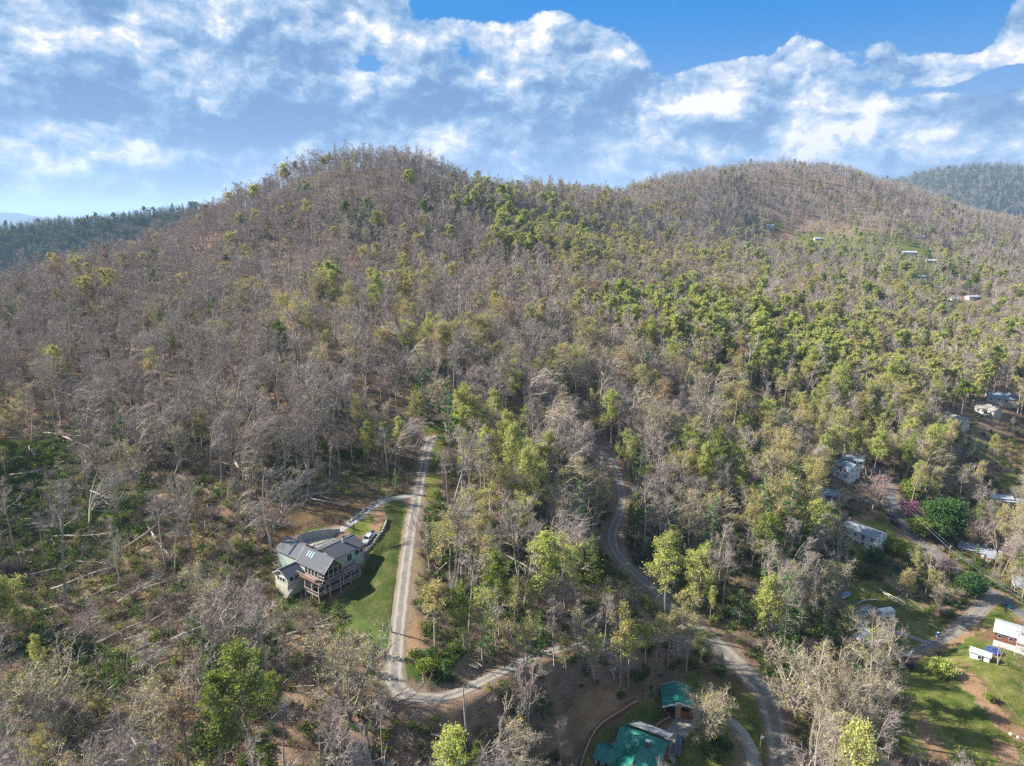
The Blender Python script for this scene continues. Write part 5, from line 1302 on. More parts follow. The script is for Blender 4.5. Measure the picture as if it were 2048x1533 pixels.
# ================================================================== green-roofed house and its garage
OG = GP(1246, 1489)
def green_house():
    t = thing('green_roofed_house', 'house under a complex dark green metal roof at the bottom edge', 'house', OG, R(-29.3))
    wall_block(t, .3, 10.1, -5.5, 2.5, -3, 3.4, M_BRICK, 0); gable_roof(t, 0, 10.4, -5.6, 2.6, 3.3, 2.4, M_GREENROOF, 'x', .4, seams=.45)
    wall_block(t, 2.0, 9.6, -15, -5, -4, 3.2, M_BRICK, 2.2, 'y'); gable_roof(t, 1.8, 9.8, -15.5, -1.2, 3.1, 2.3, M_GREENROOF, 'y', .4, seams=.45, trim=M_WHITE)
    wall_block(t, -3.4, 2.4, -9.2, -4.6, -4, 2.4, M_CREAM, 1.1, 'x'); gable_roof(t, -3.4, 3.0, -9.4, -4.4, 2.4, 1.2, M_GREENROOF, 'x', .35, seams=.45)
    for x in (-2.3, -.6, .9): window(t, x, -9.2, .9, .8, 1.5, '-y', M_WHITE)
    window(t, -3.4, -6.9, .9, 1.4, 1.2, '-x', M_WHITE, bars=2); window(t, 10.1, -2.5, 1.6, 1.6, 1.4, '+x', M_WHITE, bars=2); window(t, 9.6, -9, 1.4, 1.6, 1.4, '+x', M_WHITE, bars=2)
    # silver porch roof behind
    b = MB(); b.slab([(.4, 1.2, 5.1), (10.4, 1.2, 5.1), (10.6, 4.2, 4.2), (2.4, 4.3, 4.2)], .1); r = b.build('porch_roof', M_SILVER, t)
    s = MB()
    for i in range(1, 23):
        x = .6+i*.43; s.tube([(x, 1.25, 5.12), (x+.05, 4.1, 4.26)], .03, 3)
    s.build('seams', M_OFFWHITE, r)
    for x in (2.8, 6.4, 10.2): MB().box((x, 4.0, 1.6), (.18, .18, 5.0)).build('porch_post', M_WHITE, t)
    # dormers on the valley side
    for k, y in enumerate((-5.4, -8.2)):
        x0 = 6.9; d = MB(); zt = 4.75
        d.slab([(x0-.6, y, zt), (x0+1.9, y, zt-.1), (x0+1.9, y+.95, zt-.95), (x0-.2, y+.95, zt-.5)], .08); d.slab([(x0-.6, y, zt), (x0+1.9, y, zt-.1), (x0+1.9, y-.95, zt-.95), (x0-.2, y-.95, zt-.5)], .08)
        do = d.build('dormer', M_GREENROOF, t)
        f = MB(); f.hexa([(x0+1.7, y-.85, zt-1.3), (x0+1.75, y-.85, zt-1.3), (x0+1.75, y+.85, zt-1.3), (x0+1.7, y+.85, zt-1.3)], [(x0+1.7, y-.1, zt-.2), (x0+1.75, y-.1, zt-.2), (x0+1.75, y+.1, zt-.2), (x0+1.7, y+.1, zt-.2)]); f.build('dormer_face', M_WHITE, do)
    c = MB().box((6.9, -3.2, 5.3), (.9, .7, 1.6)).build('chimney', M_BRICK, t); MB().box((6.9, -3.2, 6.15), (1.05, .85, .14)).build('chimney_cap', M_WHITE, c)
    MB().cyl((-1.2, -3.2, 0), .5, 2.0, 8).build('water_tank', M_SILVER, t)
    return t
green_house()
OA = GP(1353, 1412)
def green_garage():
    t = thing('open_garage', 'open brick garage under a dark green metal roof beside the curved driveway', 'garage', OA, R(-6))
    w, l = 3.4, 3.6
    gable_roof(t, -w, w, -l, l, 2.7, 1.25, M_GREENROOF, 'y', .45, seams=.45, trim=M_WHITE)
    b = MB(); b.box((-w, 0, 1.0), (.25, 2*l, 3.4)); b.box((w, 0, 1.0), (.25, 2*l, 3.4)); b.box((0, l, 1.0), (2*w-.25, .25, 3.4)); b.build('wall', M_BRICKW, t)
    MB().box((-.1, -l+.1, .95), (1.3, .3, 3.3)).build('pier', mat('pale_brick', (.42, .25, .17), .9, var=.2, vscale=4), t)
    MB().box((1.9, -l+.12, .3), (2.8, .2, 2.0)).build('low_wall', M_BRICK, t)
    MB().add([(-w, -l, 2.7), (w, -l, 2.7), (0, -l, 3.9), (-w, -l+.15, 2.7), (w, -l+.15, 2.7), (0, -l+.15, 3.9)], [(0, 1, 2), (5, 4, 3), (0, 3, 4, 1)])
    g = MB(); g.hexa([(-w, -l, 2.55), (w, -l, 2.55), (w, -l+.15, 2.55), (-w, -l+.15, 2.55)], [(-.15, -l, 3.85), (.15, -l, 3.85), (.15, -l+.15, 3.85), (-.15, -l+.15, 3.85)]); g.build('gable_board', M_CREAM, t)
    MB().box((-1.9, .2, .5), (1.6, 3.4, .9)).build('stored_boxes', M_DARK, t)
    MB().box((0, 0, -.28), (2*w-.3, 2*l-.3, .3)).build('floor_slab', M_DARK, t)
green_garage()
# dark parking apron in front of the garage
def apron():
    pl = [(1325,1404),(1330,1428),(1342,1440),(1368,1433),(1388,1424),(1392,1404),(1362,1400)]
    V = []; 
    w = [GP(*p) for p in pl]; c = sum(w, Vector())/len(w); z = max(q.z for q in w)+.12
    b = MB(); b.hexa([(q.x, q.y, z-1.6) for q in w], [(q.x, q.y, hg(q.x, q.y)+.16) for q in w]); o = b.build('asphalt_apron', mat('dark_apron', (.085, .085, .085), .9, var=.3, vscale=1.5), None); tag(o, 'dark asphalt apron in front of the open garage', None, None, 'structure')
apron()

# ================================================================== plain houses
def plain_house(px, py, label, w, l, h, rise, rz, wm, rm, name='house', axis='x', win=3, porch=None, drop=1.5, storeys=1, chimney=False, trim=None, up=0.0, cat='house'):
    p = GP(px, py); t = thing(name, label, cat, (p.x, p.y, p.z+up), R(rz))
    wall_block(t, -l/2, l/2, -w/2, w/2, -drop, h, wm, rise, 'x'); gable_roof(t, -l/2, l/2, -w/2, w/2, h, rise, rm, 'x', .4, trim=trim)
    for s in range(storeys):
        z = h-1.25-s*2.7
        for k in range(win):
            x = -l/2+l*(k+.5)/win
            for sg, f in ((-1, '-y'), (1, '+y')): window(t, x, sg*w/2, z, 1.1, 1.1, f, M_WHITE)
        for y in (-w*.22, w*.22):
            for sg, f in ((-1, '-x'), (1, '+x')): window(t, sg*l/2, y, z, .9, 1.0, f, M_WHITE)
    MB().box((l*.1, -w/2-.03, h-2.55+1.05), (.95, .08, 2.1)).build('door', M_DARK if wm is not M_BRICK else M_WHITE, t)
    if chimney: MB().box((l*.22, .4, h+rise+.3), (.7, .6, 1.4)).build('chimney', M_WHITE, t)
    if porch:
        x0, x1, dp = porch; q = MB(); q.slab([(x0, -w/2, h-.05), (x1, -w/2, h-.05), (x1, -w/2-dp, h-.5), (x0, -w/2-dp, h-.5)], .1); q.build('porch_roof', rm, t)
        MB().box(((x0+x1)/2, -w/2-dp/2, h-2.6), (x1-x0, dp, .16)).build('porch_floor', M_DECKW, t)
        n = max(2, int((x1-x0)/2)+1)
        for i in range(n): MB().box((x0+.1+(x1-x0-.2)*i/(n-1), -w/2-dp+.1, (h-.55-drop)/2), (.14, .14, h-.55+drop)).build('porch_post', M_WHITE, t)
        railing(t, [(x0, -w/2-dp, h-2.52), (x1, -w/2-dp, h-2.52)], .9, M_WHITE)
    return t
def white_house():
    t = plain_house(1728, 1082, 'long low white house with grey patched roof and a screened end porch', 8.4, 13.5, 4.6, 1.3, -54, M_WHITE, M_GREYROOF, 'white_house', win=4, drop=2.5, storeys=2, trim=M_OFFWHITE)
    MB().slab([(-9.8, -4.6, 4.4), (-6.8, -4.6, 4.55), (-6.8, 4.4, 4.55), (-9.8, 4.4, 4.4)], .14).build('porch_roof', M_GREYROOF, t)
    for y in (-4.2, -1.5, 1.5, 4): MB().box((-9.6, y, 1.2), (.16, .16, 6.4)).build('porch_post', M_WHITE, t)
    railing(t, [(-9.7, 4.2, 2.0), (-9.7, -4.4, 2.0), (-6.9, -4.4, 2.0)], 1.0, M_WHITE); MB().box((-8.3, 0, 1.9), (2.9, 8.8, .15)).build('porch_floor', M_OFFWHITE, t)
white_house()
plain_house(1686, 952, 'tall white two-storey house with a blue-grey roof half hidden by yellow-green trees', 8, 12, 6.0, 1.8, -62, M_WHITE, M_BLUEROOF, 'white_house', win=3, storeys=2, drop=2)
plain_house(1704, 930, 'low blue-grey roofed wing just behind the tall white house', 8, 10, 3.6, 1.5, -20, M_WHITE, M_BLUEROOF, 'roofed_wing', win=3, drop=2)
plain_house(1655, 1000, 'small cottage with slate-blue roof mostly hidden under budding trees', 7, 9, 3.6, 1.6, -30, M_OFFWHITE, M_BLUEROOF, 'cottage', win=3)
BR = plain_house(2042, 1296, 'red brick house with pale metal roof at the right edge of the lawn', 9, 15, 3.8, 1.3, -38, M_BRICK, M_PALEROOF, 'brick_house', win=5, drop=2.2, trim=M_WHITE, up=1.6, porch=(-1.5, 7.2, 2.2))
MB().box((0, -4.53, -.6), (14.9, .1, 2.6)).build('painted_basement', M_WHITE, BR)
plain_house(1958, 1112, 'grey-roofed brick house with a pale end wall behind a conifer', 8, 15, 3.2, 1.2, -40, M_BRICK, M_GREYROOF, 'brick_house', win=4, porch=(3, 7, 2.0))
plain_house(2052, 1180, 'white porch house cut off by the right edge above the dark car', 8, 9, 3.4, 1.4, -30, M_WHITE, M_GREYROOF, 'white_house', win=3, porch=(-4, 0, 2.0))
plain_house(1911, 852, 'cream and tan gabled house with a white roof vent beside bare trees', 8.5, 11.5, 4.2, 2.4, -58, M_CREAM, M_TANROOF, 'gabled_house', win=3, storeys=1, drop=2)
plain_house(1975, 830, 'grey house with steep two-toned roof, nearer of the pair in the woods', 9, 12, 4.5, 2.6, -62, M_OFFWHITE, M_TANROOF, 'gabled_house', win=3, drop=2)
plain_house(2002, 806, 'large blue-grey roofed house, farther of the pair in the woods', 10, 18, 4.2, 2.6, -25, M_OFFWHITE, M_BLUEROOF, 'gabled_house', win=4, drop=2, chimney=True)
FARH = [(1540, 456, 16, 8, 5, 5, M_OFFWHITE, M_GREYROOF, 'grey hillside house above the red soil cut'), (1636, 481, 17, 9, 4, 2, M_WHITE, M_PALEROOF, 'white house beside the green strip on the far hillside'), (1757, 513, 13, 8, 3.5, 10, M_OFFWHITE, M_TANROOF, 'low tan house among bare trees on the far hillside'),
 (1818, 509, 26, 9, 4, -6, M_WHITE, M_PALEROOF, 'long white-roofed house below the tan pasture on the far hillside'), (1861, 525, 17, 8, 3.5, -15, M_WHITE, M_PALEROOF, 'white house right of the long white-roofed one'), (1843, 558, 14, 9, 4, -20, M_OFFWHITE, M_GREYROOF, 'grey-roofed house above the ochre clearing on the far hillside'),
 (1906, 602, 15, 8, 3.5, 20, M_OFFWHITE, M_PALEROOF, 'pale roof beside the paler barn near the valley side'), (1944, 598, 19, 8, 3.5, 15, M_OFFWHITE, M_PALEROOF, 'pale green-white barn roof near the right edge'), (1843, 477, 10, 7, 3.5, 0, M_WHITE, M_PALEROOF, 'tiny white house high above the tan pasture'),
 (1960, 516, 14, 8, 3.5, -10, M_WHITE, M_PALEROOF, 'small white house alone in bare woods near the right edge'), (1956, 546, 11, 7, 3.2, 30, M_WHITE, M_BLUEROOF, 'small blue-grey roof in the dark trees near the right edge'), (1866, 634, 9, 7, 3, 0, M_WHITE, M_PALEROOF, 'little white roof just above the budding woods'), (2020, 700, 12, 8, 3.5, -20, M_OFFWHITE, M_TANROOF, 'pale house hidden in the budding woods at the right edge')]
for px, py, l, w, h, rz, wm, rm, lb in FARH:
    wm = M_OFFWHITE
    l, w, h = l*.82, w*.85, h*.85; p = GP(px, py); t = thing('hillside_house', lb, 'house', p, R(rz), 'houses on the far hillside')
    wall_block(t, -l/2, l/2, -w/2, w/2, -4, h, wm, 1.6, 'x'); gable_roof(t, -l/2, l/2, -w/2, w/2, h, 1.6, rm, 'x', .5)
    for k in range(3): window(t, -l/2+l*(k+.5)/3, -w/2, h-1.6, 1.6, 1.4, '-y', M_WHITE)
# two white buildings by the right edge
plain_house(2000, 1003, 'low white outbuilding behind slender trees near the right edge', 5, 9, 2.6, .9, -15, M_WHITE, M_PALEROOF, 'outbuilding', win=3)
plain_house(2024, 1010, 'white and pink low building right of the other outbuilding', 5, 12, 2.6, .9, -15, M_WHITE, M_PALEROOF, 'outbuilding', win=3)
SH = plain_house(1960, 1316, 'white metal garden shed on the green lawn', 2.8, 5.2, 2.1, .7, -42, M_WHITE, M_PALEROOF, 'garden_shed', win=1, drop=.4, cat='shed')
plain_house(1806, 1330, 'rust-brown roofed shed beside the lane', 3.4, 5.2, 1.9, .5, -15, M_DARK, M_RUSTROOF, 'brown_shed', win=1, drop=1, cat='shed')
plain_house(1812, 1548, 'rust-red roof at the bottom edge by the tan track', 7, 12, 2.6, 1.0, -28, M_BRICK, M_RUSTROOF, 'red_roofed_building', win=2, drop=1)
# ================================================================== vehicles
WHEEL_T = MB(); 
def _wheel_mesh():
    b = MB(); n = 14; prof = [(.22, -.11), (.34, -.10), (.34, .10), (.22, .11)]
    vs = []; 
    for r_, y in prof:
        for k in range(n): a = 2*math.pi*k/n; vs.append((r_*math.cos(a), y, r_*math.sin(a)))
    fs = [(i*n+k, i*n+(k+1) % n, (i+1)*n+(k+1) % n, (i+1)*n+k) for i in range(3) for k in range(n)]
    b.add(vs, fs); ty = b.mesh('tyre', M_TYRE)
    c = MB(); vs = [(0, -.10, 0), (0, .10, 0)]+[(.22*math.cos(2*math.pi*k/n), s*.09, .22*math.sin(2*math.pi*k/n)) for s in (-1, 1) for k in range(n)]
    c.add(vs, [(0, 2+k, 2+(k+1) % n) for k in range(n)]+[(1, 2+n+(k+1) % n, 2+n+k) for k in range(n)]); return ty, c.mesh('rim', M_RIM)
TY, RI = _wheel_mesh()
def vehicle(px, py, ang, label, paint, kind='suv', name='parked_car', cat='car'):
    """kind gives the side outline; the nose points along local +x"""
    p = GP(px, py); t = thing(name, label, cat, (p.x, p.y, p.z+.14), ang)
    e = .8; dx = (hg(p.x+e*math.cos(ang), p.y+e*math.sin(ang))-hg(p.x-e*math.cos(ang), p.y-e*math.sin(ang)))/(2*e); t.rotation_euler = (0, -math.atan(dx), ang)
    if kind == 'pickup': L, W_, body, cab = 5.6, 1.9, [(-2.8, .45), (2.75, .40), (2.8, .75), (2.6, 1.02), (1.35, 1.12), (-2.8, 1.12)], [(1.3, 1.12), (.75, 1.75), (-.85, 1.78), (-1.0, 1.12)]
    elif kind == 'sedan': L, W_, body, cab = 4.6, 1.8, [(-2.3, .35), (2.3, .33), (2.3, .66), (1.1, .88), (-1.6, .95), (-2.3, .90)], [(.95, .88), (.25, 1.38), (-1.0, 1.40), (-1.75, .95)]
    else: L, W_, body, cab = 4.7, 1.86, [(-2.3, .4), (2.3, .38), (2.35, .75), (2.1, .98), (1.1, 1.05), (-2.3, 1.08)], [(1.0, 1.05), (.35, 1.62), (-1.95, 1.64), (-2.25, 1.08)]
    def ext(prof, w, wt=None):
        b = MB(); n = len(prof); wt = wt or [w]*n
        vs = [(x, -ww/2, z) for (x, z), ww in zip(prof, wt)]+[(x, ww/2, z) for (x, z), ww in zip(prof, wt)]
        b.add(vs, [tuple(range(n)), tuple(range(2*n-1, n-1, -1))]+[(i, n+i, n+(i+1) % n, (i+1) % n) for i in range(n)]); return b
    bo = ext(body, W_); o = bo.build('body', paint, t); bv = o.modifiers.new('bevel', 'BEVEL'); bv.width = .09; bv.segments = 2
    c = ext(cab, W_-.2, [W_-.12, W_-.42, W_-.42, W_-.12]).build('cabin', M_GLASS, t)
    (a, b_), (c_, d_) = cab[1], cab[2]
    MB().slab([(a+.05, -(W_-.38)/2, b_+.03), (a+.05, (W_-.38)/2, b_+.03), (c_-.05, (W_-.38)/2, d_+.03), (c_-.05, -(W_-.38)/2, d_+.03)], .06).build('roof_panel', paint, t)
    pl = MB()
    for s in (-1, 1):
        for (x0, z0), (x1, z1) in ((cab[0], cab[1]), (cab[3], cab[2])): pl.tube([(x0, s*(W_-.12)/2, z0), (x1, s*(W_-.42)/2, z1)], .05, 4)
        xm = (cab[1][0]+cab[2][0])/2; pl.tube([(xm, s*(W_-.12)/2, cab[0][1]), (xm, s*(W_-.42)/2, cab[1][1])], .05, 4)
    pl.build('pillars', paint, t)
    if kind == 'pickup': MB().box((-1.95, 0, 1.125), (1.55, W_-.3, .03)).build('cargo_bed', M_BLACK, t)
    for sx in (-1, 1):
        for sy in (-1, 1):
            w = bpy.data.objects.new('wheel', TY); C.objects.link(w); w.parent = t; w.location = (sx*L*.31, sy*(W_/2-.06), .33)
            r = bpy.data.objects.new('rim', RI); C.objects.link(r); r.parent = w
    for s in (-1, 1):
        MB().box((L/2-.03, s*(W_/2-.25), .72), (.08, .34, .16)).build('headlight', M_LAMP, t); MB().box((-L/2+.02, s*(W_/2-.22), .85), (.08, .26, .2)).build('tail_light', M_REDLAMP, t)
        MB().box((cab[0][0]-.15, s*(W_/2+.08), cab[0][1]+.06), (.12, .2, .14)).build('mirror', paint, t)
    MB().box((L/2+.0, 0, .6), (.06, 1.0, .18)).build('grille', M_BLACK, t)
    return t
vehicle(739, 1080, math.atan2(-5.3, -2.3), 'white pickup truck with black bed parked beside the house', M_CARW, 'pickup', 'pickup_truck', 'pickup truck')
vehicle(1357, 1497, math.atan2(-1, -.42), 'dark navy car on the concrete beside the green-roofed house', M_CARN)
vehicle(1781, 1036, math.atan2(-1, .45), 'black car parked on the street verge, farther of the two in line', M_CARK, 'sedan')
vehicle(1790, 1050, math.atan2(-1, .45), 'black car parked on the street verge, nearer of the two in line', M_CARK)
vehicle(1764, 1012, math.atan2(-.35, 1), 'silver car in the shade under the bare pinkish tree', M_CARS, 'sedan')
vehicle(1772, 1082, math.atan2(.2, 1), 'dark car beside the end wall of the long white house', M_CARN, 'sedan')
vehicle(2032, 1188, math.atan2(.1, -1), 'black car parked above the street near the right edge', M_CARK, 'sedan')
vehicle(1966, 1133, math.atan2(-1, .5), 'dark car on the drive of the grey-roofed brick house', M_CARK, 'sedan')
vehicle(1738, 1010, math.atan2(-.35, 1), 'grey car half hidden left of the silver one', M_CARS, 'suv')

def box_trailer():
    p = GP(1771, 1234); t = thing('enclosed_trailer', 'white enclosed cargo trailer with pink-grey panel on its side', 'trailer', p+Vector((0, 0, .1)), R(12))
    MB().box((0, 0, 1.65), (5.4, 2.3, 2.3)).build('body', M_WHITE, t).modifiers.new('bevel', 'BEVEL').width = .06
    b = MB(); 
    for s in (-1, 1):
        b.box((0, s*1.15, .52), (5.45, .06, .1)); b.box((0, s*1.15, 2.79), (5.45, .06, .08))
        for x in (-2.7, 2.7): b.box((x, s*1.15, 1.65), (.07, .07, 2.3))
    b.build('trim', M_CARS, t)
    MB().box((.3, -1.165, 1.75), (3.4, .02, .75)).build('side_panel', mat('faded_print', (.52, .44, .47), .6, var=.35, vscale=6), t)
    MB().box((-2.72, -.2, 1.5), (.05, .9, 1.7)).build('door', M_OFFWHITE, t); MB().box((0, 0, 2.83), (.5, .5, .08)).build('roof_vent', M_OFFWHITE, t)
    MB().tube([(-2.7, -.7, .5), (-3.7, 0, .45)], .06, 4).tube([(-2.7, .7, .5), (-3.7, 0, .45)], .06, 4).box((-3.6, 0, .25), (.1, .1, .5)).build('drawbar', M_BLACK, t)
    for x in (-.4, .5):
        for s in (-1, 1):
            w = bpy.data.objects.new('wheel', TY); C.objects.link(w); w.parent = t; w.location = (x, s*1.08, .33)
box_trailer()
def boat():
    p = GP(1690, 1196); t = thing('covered_boat', 'white boat under a blue-grey tarp at the edge of the trees', 'boat', p, R(32))
    st = [(-2.6, 1.0), (-1.2, 1.1), (.4, 1.1), (1.7, .85), (2.6, .35), (3.0, .03)]
    b = MB(); vs = []
    for x, w in st: vs += [(x, -w, 1.5), (x, -w*.75, .75), (x, 0, .5), (x, w*.75, .75), (x, w, 1.5)]
    fs = [(i*5+k, (i+1)*5+k, (i+1)*5+k+1, i*5+k+1) for i in range(5) for k in range(4)]+[(0, 1, 2, 3, 4)]
    b.add(vs, fs); b.build('hull', M_WHITE, t)
    c = MB(); vs = []
    for i, (x, w) in enumerate(st):
        r_ = (1.9, 2.3, 2.35, 1.95, 1.65, 1.5)[i]; vs += [(x, -w-.05, 1.45), (x, -w*.55, (1.5+r_)/2+.1), (x, 0, r_), (x, w*.55, (1.5+r_)/2+.1), (x, w+.05, 1.45)]
    c.add(vs, [(i*5+k+1, (i+1)*5+k+1, (i+1)*5+k, i*5+k) for i in range(5) for k in range(4)]+[(4, 3, 2, 1, 0)]); c.build('tarp', M_TARP, t)
    MB().tube([(-2.4, -.6, .4), (3.6, 0, .4)], .06, 4).tube([(-2.4, .6, .4), (3.6, 0, .4)], .06, 4).build('trailer_frame', M_CARS, t)
    for s in (-1, 1): w = bpy.data.objects.new('wheel', TY); C.objects.link(w); w.parent = t; w.location = (-.7, s*.95, .33)
boat()
def camper():
    p = GP(1722, 1282); t = thing('camper', 'long white camper roof poking out beside the small lime tree', 'camper', p, R(38))
    o = MB().box((0, 0, 1.7), (8.2, 2.5, 2.4)).build('body', M_WHITE, t); m = o.modifiers.new('bevel', 'BEVEL'); m.width = .2; m.segments = 3
    for x in (-2.2, 1.4): MB().box((x, 0, 2.98), (.7, .6, .18)).build('roof_vent', M_OFFWHITE, t)
    MB().box((.2, .3, 3.02), (1.0, .8, .26)).build('air_conditioner', M_CARS, t)
    for x in (-2.6, 0, 2.6): window(t, x, -1.25, 1.9, 1.0, .7, '-y', M_BLACK)
    for s in (-1, 1):
        for x in (-.5, .4): w = bpy.data.objects.new('wheel', TY); C.objects.link(w); w.parent = t; w.location = (x, s*1.15, .33)
camper()
def utility_trailer():
    p = GP(1713, 1234); t = thing('utility_trailer', 'small olive utility trailer parked left of the white enclosed one', 'trailer', p, R(-10))
    b = MB().box((0, 0, .7), (2.8, 1.6, .12)); b.build('bed', mat('olive_tarp', (.20, .21, .12), .8, var=.2), t)
    MB().box((0, -.8, .95), (2.8, .06, .45)).box((0, .8, .95), (2.8, .06, .45)).box((-1.4, 0, .95), (.06, 1.6, .45)).build('sides', mat('olive_tarp2', (.27, .29, .17), .8), t)
    for s in (-1, 1): w = bpy.data.objects.new('wheel', TY); C.objects.link(w); w.parent = t; w.location = (0, s*.85, .33)
    MB().box((1.9, 0, .45), (1.2, .1, .1)).build('drawbar', M_BLACK, t)
utility_trailer()
def trampoline():
    p = GP(1986, 1306); t = thing('trampoline', 'round blue trampoline between the shed and the brick house', 'trampoline', p)
    n = 20; b = MB(); vs = []
    for r_ in (1.75, 2.15):
        for k in range(n): a = 2*math.pi*k/n; vs.append((r_*math.cos(a), r_*math.sin(a), .95))
    for r_ in (1.75, 2.15):
        for k in range(n): a = 2*math.pi*k/n; vs.append((r_*math.cos(a), r_*math.sin(a), .88))
    b.add(vs, [(k, n+k, n+(k+1) % n, (k+1) % n) for k in range(n)]+[(2*n+k, 2*n+(k+1) % n, 3*n+(k+1) % n, 3*n+k) for k in range(n)]+[(n+k, 3*n+k, 3*n+(k+1) % n, n+(k+1) % n) for k in range(n)])
    b.build('pad', M_BLUE, t); MB().cyl((0, 0, .90), 1.74, .02, n).build('mat', mat('trampoline_mat', (.02, .04, .16), .7), t)
    for k in range(6): a = k*math.pi/3; MB().tube([(2.0*math.cos(a), 2.0*math.sin(a), -.1), (2.0*math.cos(a), 2.0*math.sin(a), .9)], .04, 5).build('leg', M_CARS, t)
trampoline()
def bin_(px, py, label, m):
    p = GP(px, py); t = thing('wheelie_bin', label, 'bin', p, R(20))
    MB().hexa([(-.25, -.28, .05), (.25, -.28, .05), (.25, .28, .05), (-.25, .28, .05)], [(-.33, -.36, 1.1), (.33, -.36, 1.1), (.33, .36, 1.1), (-.33, .36, 1.1)]).build('body', m, t)
    MB().box((0, 0, 1.15), (.72, .8, .1)).build('lid', m, t); MB().tube([(-.3, .3, .12), (.3, .3, .12)], .11, 8).build('axle', M_TYRE, t)
bin_(2013, 1213, 'blue bin standing at the edge of the street', M_BLUE); bin_(2018, 1217, 'teal bin right beside the blue bin on the street', M_TEAL)
def blue_stand():
    p = GP(1875, 1275); t = thing('rain_barrel', 'small blue barrel on a stand by the lane', 'barrel', p)
    MB().cyl((0, 0, .7), .42, 1.1, 12).build('barrel', M_BLUE, t); MB().box((0, 0, .35), (.8, .8, .7)).build('stand', M_WOOD, t); MB().cyl((0, 0, 1.8), .3, .08, 10).build('lid', M_WHITE, t)
blue_stand()
for (px, py, r_, lb) in ((2022, 1470, .62, 'pale rounded boulder on the field, larger of the two'), (2036, 1476, .5, 'pale rounded boulder on the field, smaller of the two'), (1901, 1290, .5, 'tan block at the corner of the lane and field')):
    p = GP(px, py); b = MB(); rr = random.Random(px); vs = []
    for i in range(5):
        for k in range(9): a = 2*math.pi*k/9; e = -.5+i*.5; e = min(e, 1.45); q = r_*rr.uniform(.88, 1.1); vs.append((q*math.cos(a)*math.cos(e), q*math.sin(a)*math.cos(e), q*.8*math.sin(e)+.15))
    b.add(vs, [(i*9+k, i*9+(k+1) % 9, (i+1)*9+(k+1) % 9, (i+1)*9+k) for i in range(4) for k in range(9)]+[tuple(36+k for k in range(9))])
    o = b.build('boulder', mat('pale_boulder', (.46, .38, .29), .9, var=.2, vscale=4, bump=.4), None, True); o.location = p; tag(o, lb, 'boulder', 'boulders on the field')
def lumber_pile(px, py, ang, label, n=9):
    p = GP(px, py); t = thing('lumber_pile', label, 'lumber', p, ang); r_ = random.Random(px)
    for i in range(n):
        L = r_.uniform(2.4, 4.2); o = MB().box((r_.uniform(-.4, .4), r_.uniform(-.7, .7), .12+.11*(i//3)), (L, .22, .08), r_.uniform(-.22, .22)).build('plank', M_WOOD, t)
lumber_pile(1727, 1181, -.9, 'loose heap of pale planks right of the tarped boat'); lumber_pile(1792, 1240, .3, 'small scatter of boards behind the white enclosed trailer', 6)
def pipe():
    P_ = line_pts([(1714, 1209), (1728, 1203), (1745, 1201), (1760, 1203)], 1.0); c = Vector((*P_[0], hg(*P_[0])))
    o = MB().tube([(x-c.x, y-c.y, hg(x, y)-c.z+.3) for x, y in P_], .24, 8).build('drain_pipe', M_CONC2, None); o.location = c; tag(o, 'curved grey pipe lying behind the white enclosed trailer', 'pipe')
pipe()
# utility poles and wires
def pole(px, py, h, label, arm=True, z=None):
    p = GP(px, py); t = thing('utility_pole', label, 'utility pole', p, R(30))
    MB().tube([(0, 0, -.5), (0, 0, h)], [.16, .10], 8).build('mast', M_WOOD, t)
    if arm:
        MB().box((0, 0, h-.7), (2.4, .12, .12)).build('crossarm', M_WOOD, t)
        for x in (-1.1, -.4, .4, 1.1): MB().cyl((x, 0, h-.62), .06, .2, 6).build('insulator', M_OFFWHITE, t)
    else: MB().box((.35, 0, h-1.1), (.7, .5, .35)).build('lamp_head', M_CARS, t)
    return t, p
pole(1518, 1524, 7.5, 'pale utility pole beside the lower grey road at the bottom', False)
pA, a_ = pole(1895, 1132, 9, 'utility pole among the trees beside the street'); pB, b_ = pole(2085, 1265, 9, 'utility pole beyond the right edge of the street')
pC, c_ = pole(1770, 1000, 9, 'utility pole near the street bend')
for k, (q0, q1, h0, h1_) in enumerate(((a_, b_, 8.3, 8.3), (a_, b_, 7.3, 7.3), (c_, a_, 8.3, 8.3), (c_, a_, 7.4, 7.3))):
    for s in ((-1.0, 1.0) if k % 2 == 0 else (0,)):
        o = MB(); P_ = []
        for i in range(13):
            u = i/12; q = q0.lerp(q1, u); P_.append((q.x+s*.8-q0.x, q.y+s*.5-q0.y, q.z+h0+(h1_-h0)*u-1.1*4*u*(1-u)-q0.z))
        o.tube(P_, .022, 3); w = o.build('power_line', M_CARS, None); w.location = q0; tag(w, '%s overhead wire along the %s stretch of the street' % ({0: ('upper outer' if s < 0 else 'upper inner'), 1: 'lower single'}[k % 2], 'lower' if k < 2 else 'upper'), 'power line', 'overhead wires along the street')
